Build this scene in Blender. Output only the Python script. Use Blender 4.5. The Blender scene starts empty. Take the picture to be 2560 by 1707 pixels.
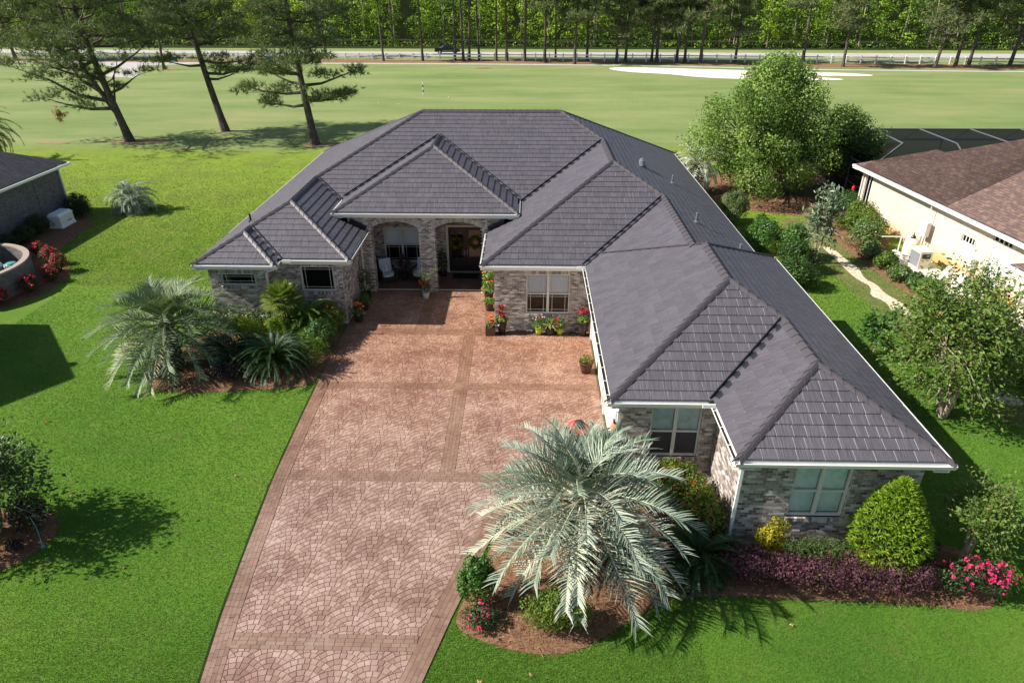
import bpy, math, random
import numpy as np
from mathutils import Vector, Matrix

random.seed(11)
rng = np.random.default_rng(11)
SC = bpy.context.scene
COL = SC.collection
PI = math.pi
R = math.radians

# ---------------------------------------------------------------- camera, sky, sun, exposure
cam_d = bpy.data.cameras.new('camera')
cam = bpy.data.objects.new('camera', cam_d)
COL.objects.link(cam)
cam.location = (0, 0, 13.2)
cam.rotation_euler = (R(90 - 28.12), 0, R(1.256))
cam_d.sensor_width = 36
cam_d.lens = 24
cam_d.clip_end = 3000
SC.camera = cam

SUN_EL, SUN_FRONT = 39.5, 5.5          # height of the sun, degrees it stands in front of due left
world = bpy.data.worlds.new('World')
SC.world = world
world.use_nodes = True
wn = world.node_tree
sky = wn.nodes.new('ShaderNodeTexSky')
sky.sky_type = 'NISHITA'
sky.sun_disc = False
sky.sun_elevation = R(SUN_EL)
sky.sun_rotation = R(-90 - SUN_FRONT)
wn.links.new(sky.outputs[0], wn.nodes['Background'].inputs[0])
wn.nodes['Background'].inputs[1].default_value = 0.07

sun_d = bpy.data.lights.new('sun', 'SUN')
sun_d.energy = 5.0
sun_d.angle = R(0.53)
sun_d.color = (1.0, 0.945, 0.86)
sun = bpy.data.objects.new('sun', sun_d)
COL.objects.link(sun)
sv = Vector((-math.cos(R(SUN_EL)) * math.cos(R(SUN_FRONT)), -math.cos(R(SUN_EL)) * math.sin(R(SUN_FRONT)), math.sin(R(SUN_EL))))
sun.rotation_euler = sv.to_track_quat('Z', 'Y').to_euler()
sun.location = (-40, 10, 60)

SC.view_settings.view_transform = 'Standard'
SC.view_settings.look = 'None'
SC.view_settings.gamma = 1.0
SC.view_settings.use_curve_mapping = False
SC.view_settings.exposure = 0.9

# ---------------------------------------------------------------- materials
MAT = {}


class NT:
    def __init__(s, name):
        s.m = bpy.data.materials.new(name)
        s.m.use_nodes = True
        s.t = s.m.node_tree
        s.b = s.t.nodes['Principled BSDF']
        s.out = s.t.nodes['Material Output']
        MAT[name] = s.m

    def n(s, kind, **kw):
        nd = s.t.nodes.new('ShaderNode' + kind)
        for k, v in kw.items():
            setattr(nd, k, v)
        return nd

    def l(s, a, b):
        s.t.links.new(a, b)

    def pos(s, scale=(1, 1, 1), obj=False):
        g = s.n('TexCoord').outputs['Object'] if obj else s.n('NewGeometry').outputs['Position']
        mp = s.n('Mapping')
        mp.inputs['Scale'].default_value = scale
        s.l(g, mp.inputs[0])
        return mp.outputs[0]

    def noise(s, scale, vec=None, detail=4, rough=.6, out='Fac'):
        nd = s.n('TexNoise')
        nd.inputs['Scale'].default_value = scale
        nd.inputs['Detail'].default_value = detail
        nd.inputs['Roughness'].default_value = rough
        s.l(vec if vec is not None else s.pos(), nd.inputs['Vector'])
        return nd.outputs[out]

    def attr(s, name='tint'):
        a = s.n('Attribute')
        a.attribute_name = name
        return a.outputs['Fac']

    def ramp(s, fac, stops, interp='LINEAR'):
        r = s.n('ValToRGB')
        cr = r.color_ramp
        cr.interpolation = interp
        while len(cr.elements) < len(stops):
            cr.elements.new(1)
        for e, (p, c) in zip(cr.elements, stops):
            e.position = p
            e.color = (c[0], c[1], c[2], 1)
        s.l(fac, r.inputs[0])
        return r.outputs[0]

    def mix(s, fac, a, b, mode='MIX'):
        m = s.n('Mix', data_type='RGBA', blend_type=mode)
        for sock, v in ((m.inputs[0], fac), (m.inputs[6], a), (m.inputs[7], b)):
            if hasattr(v, 'is_linked'):
                s.l(v, sock)
            elif isinstance(v, (int, float)):
                sock.default_value = v
            else:
                sock.default_value = (v[0], v[1], v[2], 1)
        return m.outputs[2]

    def math(s, op, a, b=0.0, c=None):
        m = s.n('Math', operation=op)
        for i, v in enumerate((a, b, c)):
            if v is None:
                continue
            if hasattr(v, 'is_linked'):
                s.l(v, m.inputs[i])
            else:
                m.inputs[i].default_value = v
        return m.outputs[0]

    def col(s, c):
        if hasattr(c, 'is_linked'):
            s.l(c, s.b.inputs['Base Color'])
        else:
            s.b.inputs['Base Color'].default_value = (c[0], c[1], c[2], 1)
        return s

    def p(s, rough=.7, spec=.4, metal=0.0):
        s.b.inputs['Roughness'].default_value = rough
        s.b.inputs['Specular IOR Level'].default_value = spec
        s.b.inputs['Metallic'].default_value = metal
        return s

    def bump(s, h, strength=.3, dist=.02):
        bp = s.n('Bump')
        bp.inputs['Strength'].default_value = strength
        bp.inputs['Distance'].default_value = dist
        s.l(h, bp.inputs['Height'])
        s.l(bp.outputs[0], s.b.inputs['Normal'])
        return s

    def translucent(s, c, amt=.3):
        t = s.n('BsdfTranslucent')
        if hasattr(c, 'is_linked'):
            s.l(c, t.inputs[0])
        else:
            t.inputs[0].default_value = (c[0], c[1], c[2], 1)
        mx = s.n('MixShader')
        mx.inputs[0].default_value = amt
        s.l(s.b.outputs[0], mx.inputs[1])
        s.l(t.outputs[0], mx.inputs[2])
        s.l(mx.outputs[0], s.out.inputs[0])
        return s


def plain(name, c, rough=.6, spec=.4, metal=0.0, var=.25, scale=6.0):
    k = NT(name)
    f = k.noise(scale)
    k.col(k.mix(k.math('MULTIPLY', f, 1.0), [x * (1 - var) for x in c], [min(1, x * (1 + var)) for x in c])).p(rough, spec, metal)
    return k.m


def leafmat(name, stops, rough=.55, spec=.35, amt=.25):
    k = NT(name)
    spec *= .6
    rough = min(.8, rough + .08)
    c = k.ramp(k.attr(), stops)
    k.col(c).p(rough, spec)
    k.translucent(k.mix(.5, c, (.25, .4, .03), 'MIX'), amt)
    return k.m


# ---------------------------------------------------------------- mesh helpers
def finish(me, mat, tint=None, smooth=False):
    if isinstance(mat, (list, tuple)):
        for m in mat:
            me.materials.append(MAT[m])
    elif mat:
        me.materials.append(MAT[mat])
    if tint is not None:
        a = me.attributes.new('tint', 'FLOAT', 'POINT')
        a.data.foreach_set('value', np.ascontiguousarray(tint, dtype=np.float32))
    me.polygons.foreach_set('use_smooth', np.full(len(me.polygons), bool(smooth)))
    return me


def mesh_np(name, V, F, mat=None, tint=None, smooth=False):
    """uniform faces from arrays"""
    V = np.asarray(V, dtype=np.float32).reshape(-1, 3)
    F = np.asarray(F, dtype=np.int32)
    me = bpy.data.meshes.new(name)
    n, k = F.shape
    me.vertices.add(len(V))
    me.vertices.foreach_set('co', V.ravel())
    me.loops.add(n * k)
    me.loops.foreach_set('vertex_index', F.ravel())
    me.polygons.add(n)
    me.polygons.foreach_set('loop_start', np.arange(0, n * k, k, dtype=np.int32))
    finish(me, mat, tint, smooth)
    me.update(calc_edges=True)
    return me


def link(name, me, parent=None, loc=None, rz=0):
    o = bpy.data.objects.new(name, me)
    COL.objects.link(o)
    if parent is not None:
        o.parent = parent
    if loc is not None:
        o.location = loc
    if rz:
        o.rotation_euler = (0, 0, rz)
    return o


def tag(o, label=None, cat=None, group=None, kind=None):
    if label:
        o['label'] = label
    if cat:
        o['category'] = cat
    if group:
        o['group'] = group
    if kind:
        o['kind'] = kind
    return o


def thing(name, label, cat, loc=(0, 0, 0), group=None, rz=0):
    o = bpy.data.objects.new(name, None)
    COL.objects.link(o)
    o.location = loc
    o.empty_display_size = .3
    o.rotation_euler = (0, 0, rz)
    return tag(o, label, cat, group)


class MB:
    """collects shapes of one mesh"""

    def __init__(s):
        s.v, s.f, s.t, s.m = [], [], [], []

    def add(s, V, F, tint=.5, mi=0):
        b = len(s.v)
        s.v.extend([tuple(map(float, p)) for p in V])
        s.f.extend([tuple(b + i for i in f) for f in F])
        s.t.extend([tint] * len(V))
        s.m.extend([mi] * len(F))
        return s

    def box(s, x0, x1, y0, y1, z0, z1, tint=.5, mi=0):
        V = [(x0, y0, z0), (x1, y0, z0), (x1, y1, z0), (x0, y1, z0), (x0, y0, z1), (x1, y0, z1), (x1, y1, z1), (x0, y1, z1)]
        F = [(0, 3, 2, 1), (4, 5, 6, 7), (0, 1, 5, 4), (1, 2, 6, 5), (2, 3, 7, 6), (3, 0, 4, 7)]
        return s.add(V, F, tint, mi)

    def bar(s, a, b, w, h, tint=.5, mi=0):
        """box beam from a to b"""
        a, b = Vector(a), Vector(b)
        d = (b - a).normalized()
        side = d.cross(Vector((0, 0, 1)))
        if side.length < 1e-4:
            side = Vector((1, 0, 0))
        side.normalize()
        up = side.cross(d)
        V = []
        for p in (a, b):
            for sx, sz in ((-1, -1), (1, -1), (1, 1), (-1, 1)):
                V.append(p + side * (sx * w / 2) + up * (sz * h / 2))
        F = [(0, 3, 2, 1), (4, 5, 6, 7), (0, 1, 5, 4), (1, 2, 6, 5), (2, 3, 7, 6), (3, 0, 4, 7)]
        return s.add(V, F, tint, mi)

    def tube(s, pts, rad, n=8, tint=.5, mi=0, cap=True):
        V, F = tube(pts, rad, n)
        b = len(V)
        if cap:
            F = list(F) + [tuple(range(n - 1, -1, -1)), tuple(range(b - n, b))]
        return s.add(V, F, tint, mi)

    def lathe(s, prof, c=(0, 0, 0), n=16, tint=.5, mi=0):
        V, F = [], []
        for r, z in prof:
            for k in range(n):
                a = 2 * PI * k / n
                V.append((c[0] + r * math.cos(a), c[1] + r * math.sin(a), c[2] + z))
        for i in range(len(prof) - 1):
            for k in range(n):
                F.append((i * n + k, i * n + (k + 1) % n, (i + 1) * n + (k + 1) % n, (i + 1) * n + k))
        F.append(tuple(range(n - 1, -1, -1)))
        F.append(tuple((len(prof) - 1) * n + k for k in range(n)))
        return s.add(V, F, tint, mi)

    def prism(s, poly, z0, z1, tint=.5, mi=0):
        n = len(poly)
        V = [(p[0], p[1], z0) for p in poly] + [(p[0], p[1], z1) for p in poly]
        F = [tuple(range(n - 1, -1, -1)), tuple(range(n, 2 * n))]
        F += [(i, (i + 1) % n, n + (i + 1) % n, n + i) for i in range(n)]
        return s.add(V, F, tint, mi)

    def mesh(s, name, mat, smooth=False):
        me = bpy.data.meshes.new(name)
        me.from_pydata(s.v, [], s.f)
        finish(me, mat, s.t, smooth)
        if isinstance(mat, (list, tuple)):
            me.polygons.foreach_set('material_index', np.array(s.m, dtype=np.int32))
        me.update()
        return me

    def build(s, name, mat, parent=None, smooth=False, loc=None):
        return link(name, s.mesh(name, mat, smooth), parent, loc)


def tube(pts, rad, n=8):
    pts = [Vector(p) for p in pts]
    V, F = [], []
    for i, p in enumerate(pts):
        d = (pts[min(i + 1, len(pts) - 1)] - pts[max(i - 1, 0)]).normalized()
        ref = Vector((1, 0, 0)) if abs(d.x) < .8 else Vector((0, 1, 0))
        u = d.cross(ref).normalized()
        w = d.cross(u)
        r = rad[i] if hasattr(rad, '__len__') else rad
        for k in range(n):
            a = 2 * PI * k / n
            V.append(tuple(p + u * (r * math.cos(a)) + w * (r * math.sin(a))))
    for i in range(len(pts) - 1):
        for k in range(n):
            F.append((i * n + k, i * n + (k + 1) % n, (i + 1) * n + (k + 1) % n, (i + 1) * n + k))
    return V, F


def unit(a):
    return a / np.maximum(np.linalg.norm(a, axis=-1, keepdims=True), 1e-9)


def rnd_dir(n):
    return unit(rng.normal(size=(n, 3)))


def leaf_mesh(name, P, N, size, aspect=.55, mat=None, tint=None, droop=0.0, along=None, spread=1.0):
    """one pointed leaf (a quad) per point; N = rough leaf normals"""
    n = len(P)
    Nn = unit(N + rng.normal(size=(n, 3)) * .45 * spread)
    u = rng.normal(size=(n, 3)) if along is None else along + rng.normal(size=(n, 3)) * .35 * spread
    u[:, 2] -= droop
    u = unit(u - Nn * np.sum(u * Nn, axis=1, keepdims=True))
    w = np.cross(Nn, u)
    L = size * rng.uniform(.65, 1.25, size=(n, 1))
    a = P - u * L * .5
    b = P + w * L * aspect * .5 + Nn * L * .05
    c = P + u * L * .5
    d = P - w * L * aspect * .5 + Nn * L * .05
    V = np.stack([a, b, c, d], axis=1).reshape(-1, 3)
    F = np.arange(n * 4).reshape(n, 4)
    if tint is None:
        tint = rng.uniform(0, 1, n)
    return mesh_np(name, V, F, mat, np.repeat(np.clip(tint, 0, 1), 4))


def lumps_points(n, lumps, shell=.7, up=0.0):
    """points on a set of lumps [(x,y,z,r) or (x,y,z,rx,ry,rz)] -> P, N, lump index"""
    Lm = np.array([list(l) if len(l) == 6 else list(l) + [l[3], l[3]] for l in lumps], dtype=float)
    wts = (Lm[:, 3] * Lm[:, 4] + Lm[:, 3] * Lm[:, 5] + Lm[:, 4] * Lm[:, 5])
    idx = rng.choice(len(Lm), size=n, p=wts / wts.sum())
    d = rnd_dir(n)
    if up:
        d[:, 2] += up
        d = unit(d)
    rr = shell + (1 - shell) * rng.uniform(0, 1, (n, 1)) ** .6
    wob = 1 + .16 * np.sin(d[:, :1] * 7 + idx[:, None] * 1.7) * np.cos(d[:, 1:2] * 6 + idx[:, None]) + .1 * np.sin(d[:, 2:] * 9 + idx[:, None] * 2.3)
    P = Lm[idx, :3] + d * Lm[idx, 3:6] * rr * wob
    N = unit(d / np.maximum(Lm[idx, 3:6], 1e-3))
    return P, N, idx


def mound_lumps(rx, ry, h, k=9, z0=0.0, sub=.42):
    """lumps that make a rounded shrub with an uneven outline"""
    out = [(0, 0, z0 + h * .48, rx * .74, ry * .74, h * .47)]
    for i in range(k):
        a = 2 * PI * i / k + random.uniform(-.3, .3)
        e = random.uniform(.05, .95)
        q = math.cos(e * PI / 2 * .95)
        out.append((rx * .66 * q * math.cos(a), ry * .66 * q * math.sin(a), z0 + h * (.3 + .42 * e),
                    rx * sub * random.uniform(.7, 1.1), ry * sub * random.uniform(.7, 1.1), h * .32 * random.uniform(.75, 1.1)))
    return out


def in_poly(x, y, poly):
    x = np.asarray(x)
    y = np.asarray(y)
    c = np.zeros(x.shape, bool)
    n = len(poly)
    for i in range(n):
        x1, y1 = poly[i]
        x2, y2 = poly[(i + 1) % n]
        if y1 == y2:
            continue
        cond = ((y1 > y) != (y2 > y)) & (x < (x2 - x1) * (y - y1) / (y2 - y1) + x1)
        c ^= cond
    return c


def sheet(name, poly, z, mat, kind='structure', label=None):
    me = bpy.data.meshes.new(name)
    me.from_pydata([(p[0], p[1], z) for p in poly], [], [tuple(range(len(poly)))])
    finish(me, mat)
    me.update()
    o = link(name, me)
    o['kind'] = kind
    if label:
        o['label'] = label
    return o


def smooth_poly(pts, it=2):
    for _ in range(it):
        q = []
        n = len(pts)
        for i in range(n):
            a, b = pts[i], pts[(i + 1) % n]
            q += [(a[0] * .75 + b[0] * .25, a[1] * .75 + b[1] * .25), (a[0] * .25 + b[0] * .75, a[1] * .25 + b[1] * .75)]
        pts = q
    return pts
# ---------------------------------------------------------------- material library
def build_materials():
    # ground: mown lawn near, paler fairway beyond, soft wandering border between
    k = NT('grass_ground')
    xyz = k.n('SeparateXYZ')
    k.l(k.n('NewGeometry').outputs['Position'], xyz.inputs[0])
    big = k.noise(.16, detail=3)
    med = k.noise(1.1, detail=5, rough=.7)
    fine = k.noise(26, detail=3, rough=.8)
    strp = k.noise(.09, k.pos((.6, 2.0, 1)), detail=7, rough=.68)
    lawn = k.ramp(big, [(.3, (.058, .142, .014)), (.5, (.088, .185, .018)), (.7, (.118, .21, .024))])
    lawn = k.mix(k.math('MULTIPLY', k.ramp(med, [(.5, (0, 0, 0)), (.72, (1, 1, 1))]), .38), lawn, (.16, .145, .045))
    # brighter lime strip behind and left of the house
    far = k.n('MapRange', interpolation_type='SMOOTHSTEP')
    k.l(xyz.outputs[1], far.inputs[0])
    far.inputs[1].default_value = 20
    far.inputs[2].default_value = 44
    lime = k.ramp(med, [(.25, (.115, .185, .018)), (.6, (.18, .245, .026)), (.85, (.22, .235, .055))])
    lime = k.mix(k.math('MULTIPLY', k.ramp(k.noise(.32, detail=6, rough=.7), [(.46, (0, 0, 0)), (.66, (1, 1, 1))]), .6), lime, k.ramp(k.noise(4, detail=4), [(.3, (.085, .12, .02)), (.7, (.17, .155, .05))]))
    lawn = k.mix(far.outputs[0], lawn, lime)
    fair = k.ramp(strp, [(.3, (.115, .172, .046)), (.5, (.168, .215, .074)), (.68, (.228, .245, .10))])
    fair = k.mix(k.math('MULTIPLY', k.ramp(k.noise(.05, detail=5), [(.55, (0, 0, 0)), (.75, (1, 1, 1))]), .5), fair, (.27, .24, .12))
    sel = k.n('MapRange', interpolation_type='SMOOTHSTEP')
    k.l(k.math('ADD', xyz.outputs[1], k.math('MULTIPLY', k.math('SUBTRACT', k.noise(.12, detail=4), .5), 9.0)), sel.inputs[0])
    sel.inputs[1].default_value = 57
    sel.inputs[2].default_value = 62
    c = k.mix(sel.outputs[0], lawn, fair)
    c = k.mix(.5, c, k.mix(fine, (.35, .35, .35), (1, 1, 1)), 'MULTIPLY')
    k.col(k.mix(1.0, c, (1.25, 1.25, 1.25), 'MULTIPLY')).p(.9, .15)
    k.bump(k.noise(38, detail=4, rough=.8), .8, .05)

    leafmat('grass_blade', [(0, (.058, .150, .022)), (.5, (.112, .232, .036)), (.8, (.19, .275, .06)), (1, (.28, .26, .11))], .6, .25, .35)
    k = NT('forest_soil')
    k.col(k.ramp(k.noise(.4), [(.3, (.012, .018, .006)), (.7, (.03, .04, .012))])).p(.95, .1)

    # stamped concrete
    for nm, a, b, c3 in (('cobble', (.18, .102, .078), (.262, .165, .130), (.36, .258, .212)),
                         ('paver', (.14, .082, .057), (.195, .12, .086), (.245, .163, .124))):
        k = NT(nm)
        blot = k.noise(.62, detail=7, rough=.68)
        loc = k.math('ADD', k.math('MULTIPLY', k.attr(), .2), k.math('MULTIPLY', blot, .9))
        c = k.ramp(loc, [(.38, a), (.54, b), (.72, c3)])
        y = k.n('SeparateXYZ')
        k.l(k.n('NewGeometry').outputs['Position'], y.inputs[0])
        mr = k.n('MapRange')
        k.l(y.outputs[1], mr.inputs[0])
        mr.inputs[1].default_value = 15
        mr.inputs[2].default_value = 24
        # the courtyard end was stained a more orange tone, the street end has faded pink
        c = k.mix(k.math('MULTIPLY', mr.outputs[0], .75), c, k.mix(1.0, c, (1.1, .86, .64), 'MULTIPLY'))
        pale = k.ramp(k.noise(1.4, detail=6, rough=.7), [(.58, (0, 0, 0)), (.78, (1, 1, 1))])
        c = k.mix(k.math('MULTIPLY', pale, .4), c, (.40, .31, .28))
        k.col(c).p(.6, .35)
        k.bump(k.noise(60, detail=3), .25, .01)
    k = NT('stamped_base')
    k.col(k.ramp(k.noise(1.2, detail=5), [(.3, (.10, .058, .045)), (.7, (.15, .095, .075))])).p(.8, .2)

    k = NT('worn_grass')
    k.col(k.ramp(k.noise(.9, detail=6, rough=.7), [(.3, (.09, .125, .03)), (.55, (.17, .16, .06)), (.75, (.25, .19, .09))])).p(.95, .1)
    k.bump(k.noise(30, detail=4), .7, .04)
    # straw and soil
    k = NT('pine_straw')
    n1 = k.noise(9, k.pos((1, 2.5, 1)), detail=6, rough=.75)
    k.col(k.ramp(n1, [(.3, (.085, .042, .023)), (.5, (.23, .125, .07)), (.75, (.40, .25, .155))])).p(.95, .1)
    k.bump(k.noise(30, detail=5, rough=.8), 1.0, .06)
    k = NT('ring_straw')
    n1 = k.noise(3, k.pos((1, 2.5, 1)), detail=6, rough=.75)
    k.col(k.ramp(n1, [(.35, (.17, .15, .06)), (.5, (.25, .17, .10)), (.68, (.36, .27, .18))])).p(.95, .1)
    leafmat('straw_strand', [(0, (.10, .05, .025)), (.6, (.25, .13, .07)), (1, (.42, .27, .16))], .8, .2, .1)
    k = NT('sand')
    k.col(k.ramp(k.noise(.7, detail=5), [(.3, (.62, .56, .46)), (.7, (.78, .73, .64))])).p(.95, .1)
    k = NT('gravel_path_mat')
    k.col(k.ramp(k.noise(7, detail=6, rough=.8), [(.35, (.28, .22, .12)), (.5, (.6, .5, .36)), (.68, (.8, .73, .6))])).p(.95, .1)
    k.bump(k.noise(22, detail=4), .8, .05)
    k = NT('road_mat')
    k.col(k.ramp(k.noise(.6, detail=6), [(.3, (.34, .32, .3)), (.7, (.43, .41, .38))])).p(.9, .2)
    plain('coping', (.30, .25, .21), .85, .2, 0, .2, 3)
    plain('concrete_pale', (.62, .57, .5), .85, .2, 0, .12, 1.2)
    k = NT('porch_floor_mat')
    k.col(k.ramp(k.noise(1.5, detail=5), [(.3, (.10, .055, .04)), (.7, (.17, .095, .07))])).p(.55, .4)

    # metal shake roof of the main house
    k = NT('roof_shake')
    nx = k.n('SeparateXYZ')
    k.l(k.n('NewGeometry').outputs['True Normal'], nx.inputs[0])
    side = k.math('GREATER_THAN', k.math('ABSOLUTE', nx.outputs[0]), k.math('ABSOLUTE', nx.outputs[1]))
    grain = k.noise(1.0, k.mix(side, k.pos((30, 1.6, 1.6)), k.pos((1.6, 30, 1.6))), detail=5, rough=.72)
    f = k.math('ADD', k.math('MULTIPLY', k.attr(), .09), k.math('MULTIPLY', grain, .91))
    k.col(k.ramp(f, [(.28, (.050, .045, .053)), (.48, (.080, .072, .084)), (.68, (.120, .110, .126))]))
    k.p(.5, .4)
    k.bump(grain, .75, .03)
    plain('roof_cap', (.062, .055, .061), .5, .35, 0, .25, 12)
    plain('roof_edge_highlight', (.40, .385, .41), .4, .5, 0, .1, 4)  # tile side edges painted pale in place of sunlit seam highlights
    plain('roof_underlay', (.34, .33, .35), .5, .4, 0, .1, 4)  # kept pale so the gaps read as bright highlights along the seams
    plain('roof_dark_metal', (.03, .03, .037), .35, .5, .3, .2, 4)
    plain('vent_metal', (.16, .18, .19), .45, .5, .4, .2, 8)

    # walls
    k = NT('house_brick')
    c = k.ramp(k.attr(), [(0, (.085, .066, .058)), (.12, (.16, .125, .108)), (.38, (.25, .205, .178)), (.65, (.34, .295, .26)), (.85, (.45, .41, .37)), (1, (.58, .55, .51))])
    sm = k.ramp(k.noise(16, detail=4, rough=.7), [(.5, (0, 0, 0)), (.68, (1, 1, 1))])
    c = k.mix(k.math('MULTIPLY', sm, .55), c, (.42, .39, .36))
    k.col(c).p(.85, .2)
    k.bump(k.noise(70, detail=3), .5, .01)
    k = NT('house_mortar')
    k.col(k.ramp(k.noise(9, detail=4), [(.3, (.5, .47, .43)), (.7, (.62, .59, .55))])).p(.9, .15)
    for nm, cs, mo in (('pale_brick', ((.45, .36, .285), (.57, .485, .405)), (.6, .54, .47)), ('grey_brick', ((.075, .07, .075), (.16, .145, .14)), (.2, .19, .185))):
        k = NT(nm)
        ob = k.n('TexCoord').outputs['Object']
        sp = k.n('SeparateXYZ')
        k.l(ob, sp.inputs[0])
        cb = k.n('CombineXYZ')
        k.l(k.math('ADD', sp.outputs[0], sp.outputs[1]), cb.inputs[0])
        k.l(sp.outputs[2], cb.inputs[1])
        bt = k.n('TexBrick')
        k.l(cb.outputs[0], bt.inputs[0])
        bt.inputs['Scale'].default_value = 1
        bt.inputs['Brick Width'].default_value = .21
        bt.inputs['Row Height'].default_value = .08
        bt.inputs['Mortar Size'].default_value = .008
        bt.inputs['Color1'].default_value = (*cs[0], 1)
        bt.inputs['Color2'].default_value = (*cs[1], 1)
        bt.inputs['Mortar'].default_value = (*mo, 1)
        c = bt.outputs[0]
        if nm == 'pale_brick':     # rust coloured splash stains along the foot of the wall
            foot = k.n('MapRange', interpolation_type='SMOOTHSTEP')
            k.l(k.math('ADD', sp.outputs[2], k.math('MULTIPLY', k.noise(1.2), -.7)), foot.inputs[0])
            foot.inputs[1].default_value = .55
            foot.inputs[2].default_value = -.25
            c = k.mix(foot.outputs[0], c, (.55, .31, .12))
        k.col(c).p(.85, .2)
        k.bump(bt.outputs[1], -.4, .01)

    # neighbour roofs
    for nm, c1, c2, c3 in (('brown_shingle', (.105, .07, .062), (.155, .105, .092), (.26, .165, .115)), ('dark_shingle', (.04, .04, .048), (.06, .06, .07), (.085, .08, .09))):
        k = NT(nm)
        ob = k.n('TexCoord').outputs['Object']
        mp = k.n('Mapping')
        mp.inputs['Scale'].default_value = (1, 1.118, 0)
        k.l(ob, mp.inputs[0])
        bt = k.n('TexBrick')
        k.l(mp.outputs[0], bt.inputs[0])
        bt.inputs['Scale'].default_value = 1
        bt.inputs['Brick Width'].default_value = .34
        bt.inputs['Row Height'].default_value = .15
        bt.inputs['Mortar Size'].default_value = .012
        bt.inputs['Bias'].default_value = -.1
        bt.inputs['Color1'].default_value = (*c1, 1)
        bt.inputs['Color2'].default_value = (*c2, 1)
        bt.inputs['Mortar'].default_value = (*[x * .55 for x in c1], 1)
        ch = k.ramp(k.noise(2.6, k.pos((1, 2.5, 1), True), detail=4), [(.52, (0, 0, 0)), (.66, (1, 1, 1))])
        k.col(k.mix(k.math('MULTIPLY', ch, .55), bt.outputs[0], c3)).p(.9, .2)

    plain('white_trim', (.74, .74, .70), .45, .4, 0, .05, 3)
    plain('cream_trim', (.66, .62, .54), .55, .35, 0, .07, 3)
    plain('window_vinyl', (.58, .56, .51), .45, .4, 0, .04, 3)
    plain('gutter_debris', (.07, .06, .045), .9, .1, 0, .6, 9)
    plain('room_dark', (.012, .012, .013), .9, .1, 0, .2, 3)
    k = NT('blind_white')
    k.col((.84, .86, .92)).p(.7, .2)
    k = NT('curtain_reflection')
    k.col(k.ramp(k.noise(3.5, detail=5), [(.35, (.58, .72, .66)), (.55, (.82, .89, .9)), (.7, (.88, .94, .93))])).p(.7, .3)  # curtain paled and mottled to stand in for reflections in the panes
    plain('insect_screen', (.045, .045, .048), .6, .3, 0, .15, 6)
    k = NT('glass')
    k.t.nodes.remove(k.b)
    gl = k.n('BsdfGlossy')
    gl.inputs['Roughness'].default_value = .03
    tr = k.n('BsdfTransparent')
    tr.inputs[0].default_value = (.95, .97, .965, 1)
    fr = k.n('Fresnel')
    fr.inputs[0].default_value = 1.6
    mx = k.n('MixShader')
    k.l(fr.outputs[0], mx.inputs[0])
    k.l(tr.outputs[0], mx.inputs[1])
    k.l(gl.outputs[0], mx.inputs[2])
    k.l(mx.outputs[0], k.out.inputs[0])
    k = NT('screen_mesh')
    k.t.nodes.remove(k.b)
    df = k.n('BsdfDiffuse')
    df.inputs[0].default_value = (.012, .013, .018, 1)
    tr = k.n('BsdfTransparent')
    mx = k.n('MixShader')
    mx.inputs[0].default_value = .76
    k.l(tr.outputs[0], mx.inputs[1])
    k.l(df.outputs[0], mx.inputs[2])
    k.l(mx.outputs[0], k.out.inputs[0])
    plain('door_black', (.012, .012, .013), .35, .5, 0, .2, 4)
    plain('bronze_frame', (.16, .165, .175), .5, .4, .3, .1, 4)

    # things
    plain('white_plastic', (.7, .69, .65), .4, .4, 0, .05, 5)
    plain('bone_plastic', (.66, .58, .44), .45, .4, 0, .08, 5)
    plain('grey_plastic', (.20, .21, .23), .5, .4, 0, .1, 5)
    plain('black_plastic', (.015, .015, .016), .45, .4, 0, .2, 5)
    plain('blue_plastic', (.04, .17, .45), .4, .4, 0, .15, 5)
    plain('teal_plastic', (.06, .25, .25), .4, .4, 0, .15, 5)
    plain('red_paint', (.5, .02, .015), .35, .5, 0, .1, 5)
    plain('chrome', (.6, .6, .62), .2, .5, .9, .05, 5)
    plain('galvanised', (.33, .34, .35), .45, .5, .6, .15, 8)
    plain('truck_paint', (.006, .014, .014), .16, .6, 0, .1, 5)
    plain('truck_glass', (.01, .012, .014), .08, .6, 0, .1, 5)
    plain('tyre_rubber', (.015, .015, .015), .8, .2, 0, .2, 5)
    plain('wicker', (.035, .026, .02), .75, .25, 0, .5, 60)
    plain('cushion_fabric', (.62, .63, .66), .85, .15, 0, .06, 7)
    plain('pillow_stripe', (.32, .40, .42), .85, .15, 0, .06, 7)
    plain('bronze_pot', (.035, .026, .022), .4, .45, 0, .3, 9)
    plain('brown_pot', (.075, .035, .024), .5, .4, 0, .3, 9)
    plain('white_pot', (.6, .6, .58), .5, .4, 0, .08, 9)
    plain('lime_pot', (.42, .5, .03), .4, .4, 0, .12, 9)
    plain('terracotta', (.5, .2, .1), .7, .3, 0, .2, 9)
    plain('stone_red', (.22, .10, .06), .85, .2, 0, .4, 6)
    plain('orange_mark', (.45, .12, .03), .6, .3, 0, .1, 9)
    plain('dark_mark', (.03, .03, .04), .6, .3, 0, .1, 9)
    plain('mat_fabric', (.02, .02, .022), .95, .1, 0, .3, 40)
    k = NT('bark')
    v = k.pos((9, 9, 2.2))
    k.col(k.ramp(k.noise(1.0, v, detail=6, rough=.7), [(.3, (.035, .028, .024)), (.55, (.10, .082, .07)), (.75, (.19, .165, .145))])).p(.9, .15)
    k.bump(k.noise(1.0, v, detail=5), .9, .05)
    k = NT('pale_bark')
    k.col(k.ramp(k.noise(5, k.pos((1, 1, .4)), detail=5), [(.3, (.26, .19, .14)), (.7, (.48, .40, .32))])).p(.8, .2)
    k = NT('palm_bark')
    v = k.pos((4, 4, 14))
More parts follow.
